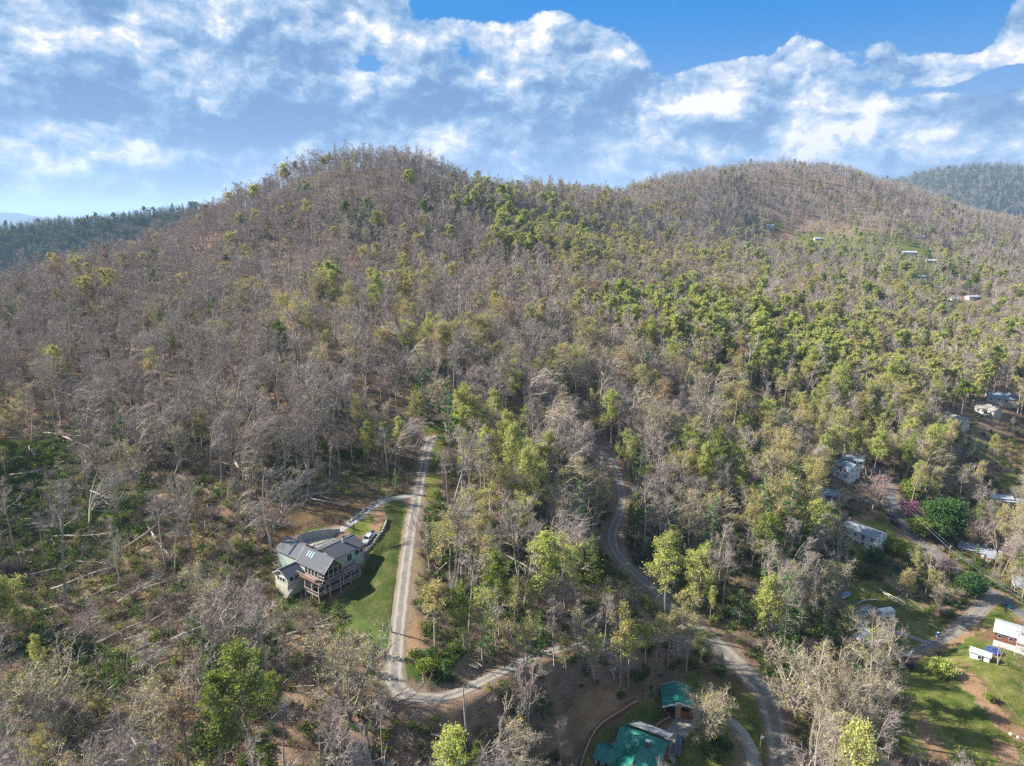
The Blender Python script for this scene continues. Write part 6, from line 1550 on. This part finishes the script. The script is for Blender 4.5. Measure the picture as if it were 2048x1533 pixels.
# ================================================================== far land beyond the ridges
def far_ridge(name, crest, back, front_drop, label, kindcol, seed, nx=160, ny=26, lump=9.0):
    """a ridge with its own distance and thickness: crest given as (px, py, distance)"""
    cr = np.array([P3(*c) for c in crest]); P_ = catmull(cr, 12); D = np.concatenate([[0], np.cumsum(np.linalg.norm(np.diff(P_, axis=0), axis=1))])
    s = np.linspace(0, D[-1], nx); L = np.stack([np.interp(s, D, P_[:, c]) for c in range(3)], 1)
    V = np.zeros((nx, ny, 3)); fr = L[:, :2]/np.linalg.norm(L[:, :2], axis=1)[:, None]
    for j in range(ny):
        u = j/(ny-1)*2-1     # -1 in front, +1 behind
        off = np.abs(u)*back; V[:, j, :2] = L[:, :2]+fr*(off*np.sign(u))[..., None] if np.ndim(off) else L[:, :2]+fr*off*np.sign(u)
        V[:, j, 2] = L[:, 2]-front_drop*(np.abs(u)**1.25)
    n = fbm(V[..., 0]/back*3.1, V[..., 1]/back*3.1, seed, 5)-.5
    V[..., 2] += n*front_drop*.42*np.abs(np.linspace(-1, 1, ny))[None]**.6 + (fbm(V[..., 0]/90, V[..., 1]/90, seed+3, 3)-.5)*lump*.6
    i = np.arange(nx-1)[:, None]*ny+np.arange(ny-1)[None]; F = np.stack([i, i+1, i+ny+1, i+ny], -1).reshape(-1, 4)
    me = np_mesh(name, V.reshape(-1, 3), F, kindcol, smooth=True); o = bpy.data.objects.new(name, me); C.objects.link(o); tag(o, label, None, None, 'structure')
    return V
def hill_mat(name, stops, sc):
    m = bpy.data.materials.new(name); m.use_nodes = True; nt = m.node_tree; nt.nodes.clear(); N = NT(nt)
    out = N.n('ShaderNodeOutputMaterial'); b = N.n('ShaderNodeBsdfDiffuse'); nt.links.new(b.outputs[0], out.inputs[0])
    pos = N.n('ShaderNodeNewGeometry').outputs['Position']; f = N.m('ADD', N.m('MULTIPLY', N.noise(pos, sc*.12, 4, .6), .5), N.m('MULTIPLY', N.noise(pos, sc, 5, .7), .5))
    nt.links.new(N.ramp(f, stops), b.inputs[0]); bp = N.n('ShaderNodeBump'); bp.inputs['Strength'].default_value = 1; bp.inputs['Distance'].default_value = 10
    nt.links.new(N.noise(pos, sc, 4, .7), bp.inputs['Height']); nt.links.new(bp.outputs[0], b.inputs['Normal']); return m
HM1 = hill_mat('cloud_shade_hill', [(.3, (.020, .028, .022)), (.5, (.038, .045, .032)), (.7, (.065, .066, .045))], .035)  # hill colour darkened to stand for the shade of a cloud
HM2 = hill_mat('distant_hill', [(.3, (.03, .04, .03)), (.5, (.06, .062, .045)), (.7, (.09, .09, .055))], .02)
V1 = far_ridge('left_hill', [(-420,430,1500),(-150,456,1520),(0,456,1540),(110,446,1560),(220,440,1580),(320,424,1620),(390,416,1650),(450,420,1700),(520,428,1760)], 620, 330, 'wooded ridge coloured dark for cloud shade behind the left shoulder of the mountain', HM1, 81)
V2 = far_ridge('right_mountain', [(1500,385,4300),(1640,372,4200),(1740,366,4200),(1800,362,4150),(1850,347,4100),(1920,336,4100),(1985,334,4100),(2060,338,4100),(2200,360,4100),(2500,372,4200)], 2100, 620, 'blue-hazed mountain ridge beyond the right slope', HM2, 91, 200, 40, 22)
far_ridge('horizon_ridge', [(-700,432,15000),(-300,428,14000),(0,424,13500),(60,429,13000),(140,434,13000),(400,432,13500),(700,434,14000),(1200,432,14500),(2200,430,14000),(2900,428,14500)], 2600, 420, 'faint blue ridge on the horizon', HM2, 95, 200, 14, 30)
# the valley floor out to the horizon
vf = MB(); Z_ = -330
n = 48; vs = [(0, 0, Z_)]
for r_ in (4000, 12000, 26000):
    for k in range(n): a = 2*math.pi*k/n; vs.append((r_*math.cos(a), r_*math.sin(a), Z_))
fs = [(0, 1+k, 1+(k+1) % n) for k in range(n)]
for j in range(2): fs += [(1+j*n+k, 1+(j+1)*n+k, 1+(j+1)*n+(k+1) % n, 1+j*n+(k+1) % n) for k in range(n)]
vf.add(vs, fs); tag(vf.build('valley_floor', HM2), 'flat valley land behind the ridges', None, None, 'structure')
# woods on the two far hills
def hill_woods(V, n, seed, nm, lb, weights, scale, jmax, spread=0):
    rg_ = np.random.default_rng(seed); nx, ny, _ = V.shape
    a = rg_.uniform(0, nx-1.001, n); b = rg_.uniform(0, jmax-1.001, n); i = a.astype(int); j = b.astype(int); u = (a-i)[:, None]; v = (b-j)[:, None]
    P_ = (V[i, j]*(1-u)+V[i+1, j]*u)*(1-v)+(V[i, j+1]*(1-u)+V[i+1, j+1]*u)*v
    pal = [FARM['bare'][0], FARM['bare'][2], FARM['bare'][4], FARM['pine'][0], FARM['pine'][1], FARM['olive'][0], FARM['green'][0]]
    w = np.array(weights, float); w /= w.sum(); pk = rg_.choice(len(pal), n, p=w); s = rg_.uniform(.7, 1.25, n)*scale
    scatter_node(nm, P_-np.array([0, 0, .5]), np.stack([np.zeros(n), np.zeros(n), rg_.uniform(0, 6.28, n)], 1), np.stack([s*1.25, s*1.25, s], 1), pk, pal, lb)
hill_woods(V1, 9000, 5, 'left_hill_woods', 'mixed woods kept dark for cloud shade covering the ridge at far left', [1, 1, 1, 7, 6, .2, .5], 1.0, 15)  # mostly dark pines, so the cloud shade is put into the tree colours
hill_woods(V2, 15000, 6, 'mountain_woods', 'blue-hazed woods covering the far mountain on the right', [1.5, 1.5, 1.5, 5, 5, .1, .2], 1.9, 22)
def ridge_house():
    p = Vector(P3(387, 417, 1640)); t = thing('ridge_house', 'small tan house with a steep roof perched on the far left ridge', 'house', p, R(25))
    wall_block(t, -9, 9, -6, 6, -14, 9, mat('tan_walls', (.33, .24, .17), .8), 6, 'x'); gable_roof(t, -9, 9, -6, 6, 9, 6, M_SHINGLE_T, 'x', 1)
    for x in (-5, 0, 5): window(t, x, -6, 5, 2.2, 2.6, '-y', M_WHITE)
ridge_house()
# ================================================================== trees and shrubs one can point to
def parts_of(p, ms): return (np_mesh('trunk', p[0][0] if len(p[0][0]) else np.zeros((3, 3)), p[0][1] if len(p[0][1]) else np.array([[0, 1, 2]]), ms[0]), joined('crown', (p[1], p[2]), (ms[1], ms[2])))
def special(px, py, pat, ms, label, name='tree', s=1.0, sx=1.0, rz=0.0, tilt=(0, 0), cat='tree', group=None, height=None):
    p = GP(px, py); PM = [parts_of(pat, ms)] if not isinstance(pat, list) else pat
    return plant(None, 0, p.x, p.y, s=s, sx=sx, rz=rz, tilt=tilt, label=label, name=name, parts=PM, cat=cat, group=group)
vase = broadleaf(205, 10, 3.4, .12, forks=3, limbs=26, leaf=4200, leaf_size=.17, trunk_r=.2, twigs=10)
special(1411, 1477, vase, (BARK, TWIG_TAN, mat('x', (.3, .3, .1)) if False else OLIVE), 'vase-shaped tree with yellowing twigs beside the concrete driveway loop', 'vase_tree', s=1.25, sx=1.15)
big_tan = broadleaf(202, 17, 6.2, .16, forks=3, limbs=24, leaf=3600, leaf_size=.2, trunk_r=.36, subs=10, twigs=11)
special(700, 1452, big_tan, (BARK, TWIG_TAN, OLIVE), 'huge pale tan spreading tree left of the gravel road switchback', 'spreading_tree', s=1.15, sx=1.2, rz=1.1)
special(110, 1500, big_tan, (BARK, TWIG_TAN, OLIVE), 'big pale tan spreading tree near the bottom left corner', 'spreading_tree', s=1.1, sx=1.25, rz=2.6)
special(1590, 1440, big_tan, (BARK, TWIG_TAN, OLIVE), 'big bare-branched tan tree right of the lower grey road', 'spreading_tree', s=1.12, sx=1.1, rz=4.0)
special(1700, 1480, big_tan, (BARK, TWIG_TAN, OLIVE), 'wide tan tree standing left of the striped field', 'spreading_tree', s=1.2, sx=1.2, rz=5.2)
special(1640, 1440, broadleaf(207, 19, 5.4, .25, forks=2, limbs=20, leaf=2600, leaf_size=.2, trunk_r=.3, subs=9), (BARK, TWIG_TAN, OLIVE), 'tall tan twin-stemmed tree between two wide tan ones', 'spreading_tree', sx=1.1)
rnd = broadleaf(203, 12, 5.4, .16, forks=3, limbs=24, twigs=12, subs=10, trunk_r=.26)
special(1745, 1020, rnd, (BARK, mat('pinkish', (.3, .2, .2)) if False else PALEPINK, PALEPINK), 'round pinkish leafless tree by the street bend', 'round_tree', s=1.15, sx=1.35)
special(1888, 872, rnd, (BARK, TWIG, PALEPINK), 'round greyish bare tree in front of the cream gabled house', 'round_tree', s=.9, sx=1.2, rz=2)
def dome(seed, h, r, leaf, size, flat=.9):
    """a broad evergreen: short trunk, crown of many overlapping boughs"""
    rg_ = np.random.default_rng(seed); W = TriSoup(); L = TriSoup(); W.tube([(0, 0, -.4), (.1, 0, h*.3), (0, .1, h*.8)], [.4, .3, .08], 6)
    nb = 70; u = rg_.random(nb)**.8; a = rg_.uniform(0, 6.28, nb); rr = r*np.sin(np.clip(u*1.25+.35, 0, 1.57))*rg_.uniform(.42, 1.12, nb)*np.where(u > .75, (1-u)*3+.25, 1)
    bc = np.stack([np.cos(a)*rr, np.sin(a)*rr, h*(.10+.86*u)], 1)
    for c in bc: W.tube([(0, 0, c[2]*.75), c*np.array([.5, .5, .9]), c], [.09, .05, .02], 3)
    k = rg_.integers(0, nb, leaf); d = rg_.normal(0, 1, (leaf, 3))*np.array([r*.20, r*.20, h*.045]); Cn = bc[k]+d; Cn[:, 2] = np.maximum(Cn[:, 2], .3)
    L.leaves(Cn, size, rg_, .45); return W.arr(), (np.zeros((0, 3)), np.zeros((0, 3), int)), L.arr()
special(1888, 1082, dome(301, 19, 8.6, 19000, .62), (BARK, TWIG, PINE), 'very large round dark green evergreen beside the street', 'evergreen_tree', sx=1.0)
special(1838, 1072, dome(302, 8, 4.2, 4200, .5), (BARK, TWIG, GREENL), 'smaller lighter green tree tucked against the very large round evergreen', 'evergreen_tree')
special(1944, 1193, dome(303, 8.5, 4.6, 7000, .5), (BARK, TWIG, PINE), 'dense round dark evergreen at the corner where the lane meets the street', 'evergreen_tree', sx=1.0)
special(1748, 1128, dome(304, 6.5, 3.4, 4200, .45), (BARK, TWIG, PINE), 'compact dark evergreen below the long low white house', 'evergreen_tree')
special(1790, 1112, dome(305, 7, 4.0, 3600, .5), (BARK, TWIG, GREENL), 'yellowish green bushy tree right of the compact dark evergreen', 'evergreen_tree')
special(1828, 1000, dome(306, 10, 5.5, 5200, .6), (BARK, TWIG, GREENL), 'bushy dark-green tree above the pink redbud', 'evergreen_tree')
special(1814, 1034, broadleaf(205, 6.5, 2.6, .2, forks=3, limbs=12, leaf=5200, leaf_size=.26, trunk_r=.12), (BARK, TWIG, PINK), 'bright pink flowering redbud beside the street', 'redbud_tree', sx=1.35)
special(2013, 1128, broadleaf(206, 6, 2.6, .2, forks=3, limbs=12, leaf=3800, leaf_size=.26, trunk_r=.12), (BARK, TWIG, PINK), 'mauve flowering tree right of the grey-roofed brick house', 'redbud_tree', sx=1.2)
special(1885, 1155, broadleaf(208, 7, 3.4, .2, forks=3, limbs=14, leaf=2600, leaf_size=.24, trunk_r=.14), (BARK, TWIG, PALEPINK), 'pale pink blossoming tree by the street above the dark round evergreen', 'blossom_tree', sx=1.2)
special(1877, 1352, dome(307, 5.0, 3.6, 4200, .42), (BARK, TWIG, LIME), 'vivid lime green round tree alone on the field below the lane', 'lime_tree')
special(1978, 1402, dome(308, 2.2, 1.5, 900, .3), (BARK, TWIG, GREENL), 'small green bush in the fence line of the field', 'shrub', cat='shrub')
special(1700, 1278, broadleaf(209, 9, 2.9, .15, forks=2, limbs=14, leaf=5200, leaf_size=.28, trunk_r=.13), (BARK, TWIG, LIME), 'egg-shaped lime green tree beside the gravel track and camper', 'lime_tree', sx=1.15)
special(1940, 1545, dome(310, 4.5, 3.6, 3600, .42), (BARK, TWIG, LIME), 'lime green treetop rising at the bottom edge of the field', 'lime_tree')
special(1183, 1172, conifer(401, 17, 3.4, ragged=.3, whorls=26, tufts=12, br=8), (BARK, TWIG, mat('none', (.1, .1, .1)) if False else GREENL), 'tall bright green pine left of the grey road dip', 'pine_tree', s=1.0)
special(1172, 1120, conifer(402, 15, 3.2, ragged=.3, whorls=24, tufts=11, br=8), (BARK, TWIG, PINE), 'darker pine just behind the tall bright green one', 'pine_tree')
special(1478, 1250, conifer(403, 12, 4.0, ragged=.3, whorls=20, tufts=12, br=9), (BARK, TWIG, PINE), 'stout dark green pine in the woods right of the road junction', 'pine_tree')
special(430, 1362, conifer(404, 9, 2.4, ragged=.15, whorls=22, tufts=10, br=9), (BARK, TWIG, PINE), 'neat blue-green spruce below the fallen trunks', 'spruce_tree')
for px, py, h, lb in ((548, 1000, 5, 'small dark pine on the brown bank, left of its twin'), (583, 998, 5.6, 'small dark pine on the brown bank, right of its twin'), (792, 985, 8.5, 'slim bright pine at the fork of the gravel driveway'), (741, 1315, 8, 'slim green pine at the foot of the steep lawn, upper of two'), (742, 1352, 5, 'low bushy green pine at the foot of the steep lawn, lower of two'),
                        (455, 1172, 6, 'pale green young pine left of the mountain house'), (1945, 935, 17, 'tall dark pine in the clump above the striped meadow, middle of three'), (1962, 940, 16, 'tall dark pine in the clump above the striped meadow, right of three'), (1925, 930, 14, 'dark pine in the clump above the striped meadow, left of three'),
                        (1950, 1128, 9, 'green conifer in front of the grey-roofed brick house'), (1992, 1136, 7, 'small conifer right of the grey-roofed brick house'), (1372, 1105, 15, 'dark pine in the woods below the grey road curve'), (1312, 1110, 12, 'dark pine right of the grey road dip'), (888, 1360, 5, 'round dark bush-like pine inside the switchback'), (1090, 1440, 9, 'green pine left of the brown clearing')):
    special(px, py, PARTM['pine'][:1] if h > 7 else PARTM['pine'][2:3], None, lb, 'pine_tree', s=h/15 if h > 7 else h/11, sx=1.15)
special(1995, 1330, broadleaf(210, 8, 2.6, .3, forks=2, limbs=8, twigs=4, subs=3, trunk_r=.22), (BARK, TWIG, TWIG), 'dead pale forked tree between the shed and the brick house', 'dead_tree')
special(380, 1100, broadleaf(211, 26, 4.6, .34, forks=3, limbs=20, subs=8, trunk_r=.42), (BARK, TWIG, TWIG), 'biggest pale grey many-stemmed tree on the slope left of the brown bank', 'bare_tree')
special(620, 965, broadleaf(212, 24, 3.6, .4, forks=2, limbs=16, subs=8, trunk_r=.36), (BARK, TWIG, TWIG), 'tall pale grey forked tree standing above the brown bank', 'bare_tree')
for px, py, sd_, h, ms, lb in ((1240, 1372, 221, 23, (BARK, TWIG_TAN, OLIVE), 'tall straight tree with yellow-green top left of the open garage'), (1372, 1345, 222, 23, (BARK, TWIG_TAN, OLIVE), 'tall twin-trunked tree with yellow-green top just above the open garage'),
                           (1256, 1376, 223, 18, (BARK, TWIG_TAN, LIME), 'tree with bright green top beside the tall straight one'), (1650, 1212, 224, 17, (BARK, TWIG_TAN, OLIVE), 'pale leaning forked tree left of the tarped boat'),
                           (1812, 1222, 225, 17, (BARK, TWIG_TAN, OLIVE), 'large tan tree above the white enclosed trailer'), (965, 1330, 226, 20, (BARK, TWIG, LIME), 'slim pale-trunked tree standing right of the switchback'), (870, 1300, 227, 17, (BARK, TWIG_TAN, OLIVE), 'pale-trunked budding tree inside the switchback loop'), (765, 925, 228, 15, (BARK, TWIG, LIME), 'bright green topped tree beside the gravel road dead end')):
    special(px, py, broadleaf(sd_, h, 3.0, .45, forks=2 if sd_ in (222, 224, 225) else 1, leaf=3200, leaf_size=.3, limbs=12, trunk_r=.24), ms, lb, 'budding_tree')
ROWT = [(1052,1362,'olive',.8),(1078,1346,'pine',.8),(1108,1338,'bare',.9),(1132,1352,'olive',.75),(1158,1330,'tan',.8),(1182,1344,'lime',.7),(1206,1326,'bare',.85),(1290,1330,'lime',.62),(1312,1322,'olive',.7),(1334,1332,'bare',.8),(1352,1322,'olive',.75),(1400,1326,'green',.6)]
for i, (px, py, k, s_) in enumerate(ROWT):
    special(px, py, PARTM[k][(i*2+1) % len(PARTM[k])][:] and [PARTM[k][(i*2+1) % len(PARTM[k])]], None, '%s in the row below the lower link track, %s from the left' % (PHRASE[k], ORD[i]), OBJN[k], s=s_, sx=1.1, rz=i*1.3, group='row of trees below the link track')
for px, py, r_, m_, lb in ((1445, 1440, 1.2, GREENL, 'rounded shrub by the vase-shaped tree'), (1418, 1505, 1.0, GREENL, 'yellowish shrub on the lawn edge beside the forecourt'), (1436, 1490, 1.5, UNDERG, 'dark green shrub in the bed inside the driveway loop'), (1457, 1500, 1.1, PINE, 'slim dark conical shrub beside the driveway loop'), (1440, 1350, 1.6, PINE, 'dark rhododendron mound right of the open garage'), (1455, 1395, 1.6, PINE, 'dark shrub mound on the lawn beside the grey road'),
                         (1420, 1462, 1.1, GREENL, 'light green shrub just below the vase-shaped tree'), (852, 1345, 1.9, GREENL, 'large round green shrub inside the switchback'), (1430, 1520, 1.2, UNDERG, 'low green shrub at the bottom of the driveway bed'), (1335, 1535, 1.0, PINE, 'dark shrub against the green-roofed house wall'), (1700, 1112, 1.6, UNDERG, 'green shrub below the porch of the long low white house'), (1810, 1090, 1.4, GREENL, 'green shrub at the street edge near the white house'),
                         (1925, 1152, 1.3, GREENL, 'green hedge shrub along the street'), (1735, 1155, 1.8, UNDERG, 'green shrub left of the dark sunken yard'), (1860, 1185, 1.7, LIME, 'yellow-green shrub in front of the dark round evergreen'), (1840, 1172, 1.8, GREENL, 'vivid green shrub left of the yellow-green one'), (1305, 1395, .8, GREENL, 'small round shrub on the lawn left of the garage'), (1242, 1398, 1.0, UNDERG, 'small dark shrub at the end of the long retaining wall')):
    special(px, py, dome(int(px+py), r_*1.5, r_, int(700*r_*r_), .3), (BARK, TWIG, m_), lb, 'shrub', cat='shrub', group='shrubs round the gardens')

# ================================================================== fallen trees
def fallen(seed, L=15, bushy=1.0):
    rg_ = np.random.default_rng(seed); W = TriSoup(); K = TriSoup()
    t = np.linspace(0, 1, 8); p = np.stack([t*L, np.cumsum(rg_.normal(0, .34, 8)), .25+.9*t+rg_.normal(0, .12, 8)], 1); W.tube(p, .27*(1-.78*t)+.03, 6)
    for i in range(17):
        u = rg_.uniform(.35, 1.0); P0 = np.array([np.interp(u, t, p[:, c]) for c in range(3)]); d = unit((rg_.uniform(.5, 1), rg_.normal(0, .75), rg_.uniform(-.1, .8))); ln = rg_.uniform(1.5, 4.2)
        q = [P0]; dd = d
        for s in range(4): dd = unit(dd+rg_.normal(0, .2, 3)); q.append(q[-1]+dd*ln/4)
        W.tube(q, np.linspace(.085, .018, 5), 3); n = int(22*bushy); B = np.array(q)[rg_.integers(1, 5, n)]; K.slivers(B, d+rg_.normal(0, .6, (n, 3)), rg_.uniform(.5, 1.6, n), .045, rg_)
    RP = TriSoup(); n = 26; a = rg_.uniform(0, 6.28, n); RP.slivers(np.zeros((n, 3))+[0, 0, .35], np.stack([rg_.normal(-.25, .2, n), np.cos(a), np.sin(a)], 1), rg_.uniform(.5, 1.25, n), .28, rg_)
    return np_mesh('trunk', *W.arr(), M_LOG), np_mesh('branches', *K.arr(), BRUSH), np_mesh('root_plate', *RP.arr(), mat('red_clay', (.20, .11, .07), .95, var=.3, vscale=4))
FALL = [fallen(500+i, L_, b_) for i, (L_, b_) in enumerate(((15, 1), (18, 1.4), (11, .4), (14, 2.0), (9, .2)))]
FW = ['long pale', 'very long bushy', 'short bare', 'long twiggy', 'stubby bare']
FLAB = []
def lay(px, py, ang, v, s=1.0, lift=.9):
    """ang is measured in the picture of the ground plan, x to the right and y away"""
    p = GP(px, py); tr, br, rp = FALL[v]; t = bpy.data.objects.new('fallen_tree', None); C.objects.link(t)
    L = 12*s; q = (p.x+math.cos(ang)*L, p.y+math.sin(ang)*L); dz = hg(*q)-hg(p.x, p.y); t.location = (p.x, p.y, hg(p.x, p.y)+lift)
    t.rotation_euler = (0, -math.atan2(dz, L), ang); t.scale = (s, s, s); t['category'] = 'fallen tree'; t['group'] = 'fallen trees on the windthrown slopes'
    for nm, me in (('trunk', tr), ('branches', br), ('root_plate', rp)): o = bpy.data.objects.new(nm, me); C.objects.link(o); o.parent = t
    FLAB.append((t, FW[v]+' fallen trunk '+('pointing uphill' if math.sin(ang) > .5 else 'pointing downhill' if math.sin(ang) < -.5 else 'lying across the slope'), where(px, py), px))
rr = random.Random(12)
for px, py, a, v in ((215,1330,.9,1),(190,1300,.7,0),(250,1290,.75,3),(160,1250,.5,0),(180,1200,.4,1),(235,1215,.35,0),(285,1190,.45,1),(330,1180,.5,3),(60,1160,.2,2),(100,1190,.3,0),(215,1390,1.1,1),(240,1370,1.0,0),(265,1345,.95,2),
                     (60,900,-.35,0),(90,870,-.5,1),(130,880,-.4,1),(20,960,.3,0),(160,920,-.6,2),(210,1010,-.8,3),(180,990,-.7,0),(250,860,.2,0),(60,760,.1,0),(30,700,.3,1),(120,690,.15,0),(390,900,.6,3),(420,940,-.5,0),(470,930,-.55,1),(440,930,-.5,4),
                     (620,1005,-.5,0),(640,1000,-.6,3),(600,1000,.1,2),(510,1290,1.2,4),(470,1340,.9,0),(540,1290,.7,1),(480,1300,.8,2),(620,1265,.5,0),(580,1310,.55,1),(890,850,.1,3),(915,845,1.9,0),(930,820,1.3,0),(905,830,2.2,3),(950,840,2.6,1),(940,860,2.9,0),(880,840,-.1,4),
                     (1000,1090,-.1,1),(1040,1105,-.05,3),(1070,1110,.1,1),(980,1080,.2,0),(1010,1120,-.15,2),(1200,900,.2,2),(1260,910,-.5,0),(1100,1000,-.4,0),(1060,960,.3,3),(1340,1140,1.9,2),(1365,1130,2.1,4),(1375,1150,.4,0),(1180,830,.9,4),(1210,770,.5,0),(770,760,.4,0),(720,700,.8,3),(650,690,-.6,4),(690,740,-.7,0),
                     (560,720,-.8,0),(340,820,.5,0),(390,770,.3,1),(480,820,0,0),(300,750,.1,0),(1190,1240,.4,2),(650,1530,.45,0),(860,1480,0,3),(1000,1480,.2,0),(740,1425,.2,4),(1765,1190,-.9,4),(1755,1183,-.8,2),(1170,700,.8,3),(1060,720,.3,0),(970,740,.5,3),(1350,700,.3,0),
                     (90,1230,.6,0),(130,1290,.8,1),(60,1300,.9,0),(300,1250,.5,0),(340,1290,.9,1),(370,1240,.3,0),(400,1210,.7,3),(150,1130,-.3,0),(110,1080,.2,1),(260,1100,.6,0),(300,1060,-.7,1),(340,1010,.4,0),(80,1020,-.2,0),(40,1060,.5,1),(170,840,.3,0),(230,800,-.4,1),(270,760,.6,0),(110,800,.1,0),(330,700,.5,0),(430,760,-.6,1),(520,660,.9,0),(850,820,.7,1),(870,800,2.4,0),(980,820,2.0,0),(1010,800,.4,1),(820,640,.7,0),(900,620,.5,0),(1100,620,.6,0),(1000,560,.8,0),(700,600,-.7,0),(610,600,-.5,0)):
    lay(px, py, a+rr.uniform(-.45, .45), (v, rr.randrange(5))[rr.random() < .35], rr.uniform(.6, 1.15), rr.uniform(.7, 1.6))
finish_labels(FLAB)
# big split log and broken snags
def snag(px, py, h, label, lean=0.0, m=None):
    p = GP(px, py); t = thing('broken_snag', label, 'dead tree', p, rr.uniform(0, 6)); t.rotation_euler[1] = lean
    MB().tube([(0, 0, -.4), (.05, 0, h*.5), (0, .05, h)], [.26, .2, .14], 7).build('trunk', M_LOG, t)
    b = MB()
    for k in range(5): a = k*1.3; b.tube([(.08*math.cos(a), .08*math.sin(a), h-.2), (.12*math.cos(a), .12*math.sin(a), h+rr.uniform(.3, 1.0))], [.07, .005], 4)
    b.build('splinters', M_LOGCUT, t)
for px, py, h, lb, ln in ((934, 1480, 12, 'tall bare broken snag below the gravel road bend', .05), (578, 905, 5, 'orange splintered snag in the woods above the brown bank', .5), (440, 700, 7, 'pale broken snag on the middle slope', .1), (206, 1010, 6, 'pale snag above the windthrow slope', .15), (186, 1050, 5, 'pale snag left of the windthrow logs', -.1),
                          (783, 1265, 7, 'bleached dead stick leaning beside the gravel road', -.2), (515, 1260, 7, 'orange split trunk leaning in the brush below the mountain house', .6), (350, 1170, 4, 'short snag among the windthrow logs, left of two', 0), (362, 1180, 4, 'short snag among the windthrow logs, right of two', .1), (1210, 880, 9, 'slim pale snag by the top bend of the grey road', .08)):
    snag(px, py, h, lb, ln)
# ================================================================== the air
def haze():
    b = MB().box((0, 9000, 65), (64000, 64000, 840))
    o = b.build('haze', [], None); o['kind'] = 'stuff'; o['label'] = 'thin blue air over the valley'
    m = bpy.data.materials.new('air'); m.use_nodes = True; nt = m.node_tree; nt.nodes.clear()
    out = nt.nodes.new('ShaderNodeOutputMaterial'); v = nt.nodes.new('ShaderNodeVolumePrincipled'); nt.links.new(v.outputs[0], out.inputs['Volume'])
    v.inputs['Color'].default_value = (.45, .67, 1.0, 1); v.inputs['Density'].default_value = HAZE; v.inputs['Anisotropy'].default_value = .1
    o.data.materials.append(m)
HAZE = .000062
haze()
# ================================================================== labels of the woods
finish_labels(LABELS)
print('script total', round(time.time()-T0, 1), 'objects', len(bpy.data.objects))
